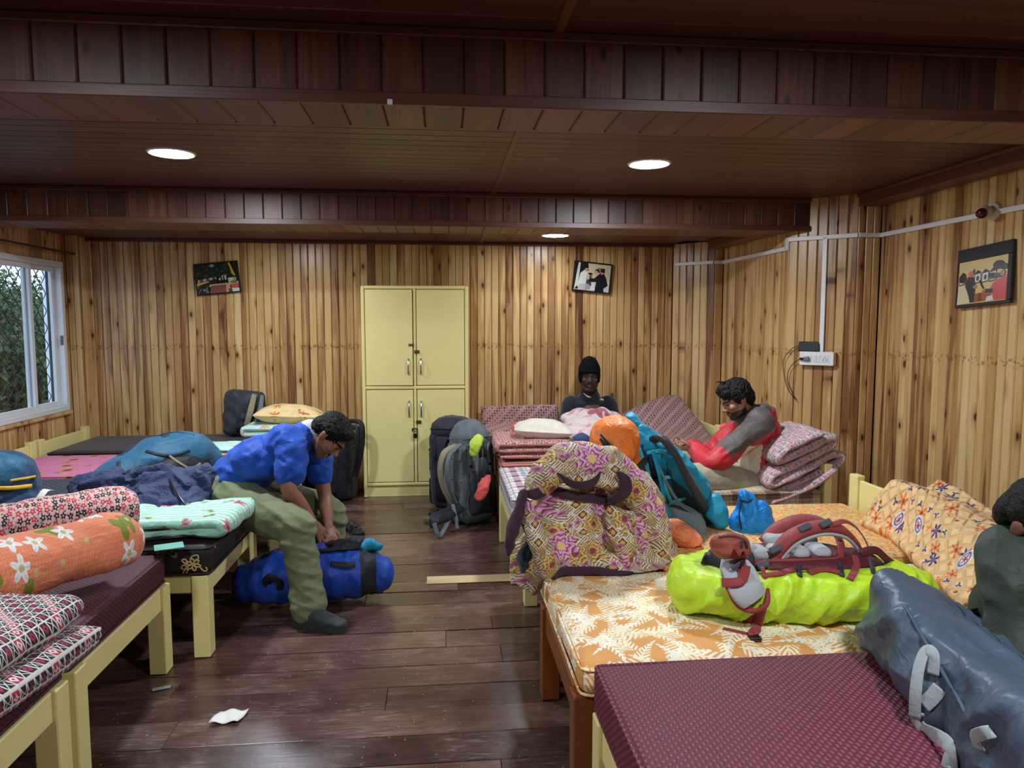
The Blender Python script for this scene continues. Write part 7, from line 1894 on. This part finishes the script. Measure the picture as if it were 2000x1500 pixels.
b.limb([p3+V((-.02, -.09, -.03)), w(1400, 930, 4.28)+V((0, 0, -.03)), w(1340, 928, 4.25)+V((0, 0, -.02)), w(1322, 935, 4.40)+V((0, 0, -.03)), w(1345, 935, 4.62)], [.125, .115, .09, .075, .06], 20, 7)
b.limb([p3+V((-.02, .09, -.03)), w(1390, 905, 4.78), w(1325, 902, 4.72), w(1330, 915, 4.55)], [.12, .10, .08, .06], 18, 6); b.ell(p3+V((-.0, 0, -.05)), (.13, .15, .09), 20, 14)
me_ = garment('trousers', b, bei, m3, .009, 4, .007, 7, (1, 1, 1), 8.0)
for v in me_.data.vertices:
    if v.co.z < .530: v.co.z = .530+(v.co.z-.530)*.05
fp = thing('phone', 'black phone in the hands of the red jacket man', 'phone', tuple(w(1337, 875, 4.5)))
M = frameM(w(1336, 874, 4.48), (-.5, .75, -.25), (.55, -.2, .8)); vs, fs = rbox((-.075, -.037, -.004), (.075, .037, .004), .004, 2, 3); B().add([M @ v for v in vs], fs).mk('phone_body', MATS['phone_black'], fp, True); B().box((-.07, -.033, .004), (.07, .033, .0046), M).mk('screen', MATS['phone_screen'], fp)

# ---- man in the dark green jacket at the right edge
sk4 = skinmat('skin_green_jacket', (116, 74, 56)); stub4 = skinmat('stubble_green', (90, 58, 46))
m4 = thing('person', 'man in a dark green jacket sitting at the right edge, head bent', 'person', (1.7, 1.9, .54))
H4 = headframe(w(2030, 1028, 1.86), (.30, -.72, -.62), (.12, -.60, .80))
b = B(); add_head(b, H4, 1.02)
n4 = w(2015, 1098, 1.98); c4 = w(2012, 1210, 1.98); p4 = w(2030, 1330, 1.95); p4.z = .64
b.limb([H4 @ V((0, -.02, -.055)), n4], [.06, .064], 14, 4); b.limb([n4, c4, p4], [(.09, .08), (.13, .1), (.13, .11)], 16, 5, up=(1, 0, 0))
s4 = w(1988, 1130, 1.84); e4 = w(1998, 1300, 1.74); h4 = w(2080, 1350, 1.62)
b.limb([s4, e4, h4], [.05, .042, .03], 12, 5); add_hand(b, frameM(h4, (.8, -.4, -.2), (0, 0, 1)), 1, .5, .1)
s5 = n4+V((.14, .02, -.06)); b.limb([s5, s5+V((.10, -.1, -.25)), s5+V((.12, -.32, -.28))], [.05, .042, .03], 12, 5); add_hand(b, frameM(s5+V((.12, -.32, -.28)), (-.2, -.9, -.2), (0, 0, 1)), -1, .5, .1)
me = bodymesh('body', b, [sk4, hair_b, eye_m, lip_m, stub4], m4, .0058, 3); headmats(me, H4, {'hair': 1, 'eye': 2, 'lip': 3}, 1.02, True, True, None); link('body', me, None, m4)
b = B()
for c, r in (((0, -.026, .050), (.084, .098, .086)), ((0, .035, .092), (.06, .046, .034)), ((0, -.07, .0), (.072, .052, .08)), ((.058, -.025, .035), (.030, .058, .05)), ((-.058, -.025, .035), (.030, .058, .05))): b.ell(H4 @ V(c), r, 18, 12, H4.to_3x3())
hairdo(b, H4, hair_b, m4, amp=.002, sc=60)
grn = cloth('dark_green_jacket', (40, 50, 40), .6, .22, .1, 12, .6)
b = B()
b.limb([n4+V((-.01, 0, -.035)), c4+V((-.01, 0, .06)), c4+V((0, 0, -.06)), p4+V((0, 0, .0))], [(.115, .10), (.165, .14), (.175, .15), (.17, .15)], 24, 7, up=(1, 0, 0))
b.limb([s4+V((.03, .05, .04)), s4, s4.lerp(e4, .5), e4, e4.lerp(h4, .5), h4+V((-.04, 0, 0))], [.10, .098, .085, .082, .07, .052], 20, 6); b.limb([s5+V((-.03, -.03, .04)), s5, s5+V((.10, -.1, -.25)), s5+V((.12, -.28, -.28))], [.10, .095, .08, .055], 18, 6)
b.limb([n4+V((-.03, -.05, -.0)), n4+V((-.045, 0, .015)), n4+V((-.02, .06, .01))], [.035, .04, .035], 12, 4)
garment('jacket', b, grn, m4, .0085, 4, .011, 6.5, (1, 1, 1.3), 2.0)
tr4 = cloth('green_trousers', (52, 62, 50), .7)
b = B(); b.limb([p4+V((0, -.08, -.02)), (1.66, 1.60, .63), (1.92, 1.50, .62), (1.80, 1.75, .60)], [.12, .095, .08, .06], 18, 6); b.limb([p4+V((.05, .08, -.02)), (2.05, 2.02, .64), (2.02, 1.72, .62)], [.12, .09, .07], 18, 6); b.ell(p4+V((.02, .02, -.01)), (.16, .16, .10), 18, 12)
garment('trousers', b, tr4, m4, .010, 4, .008, 7)
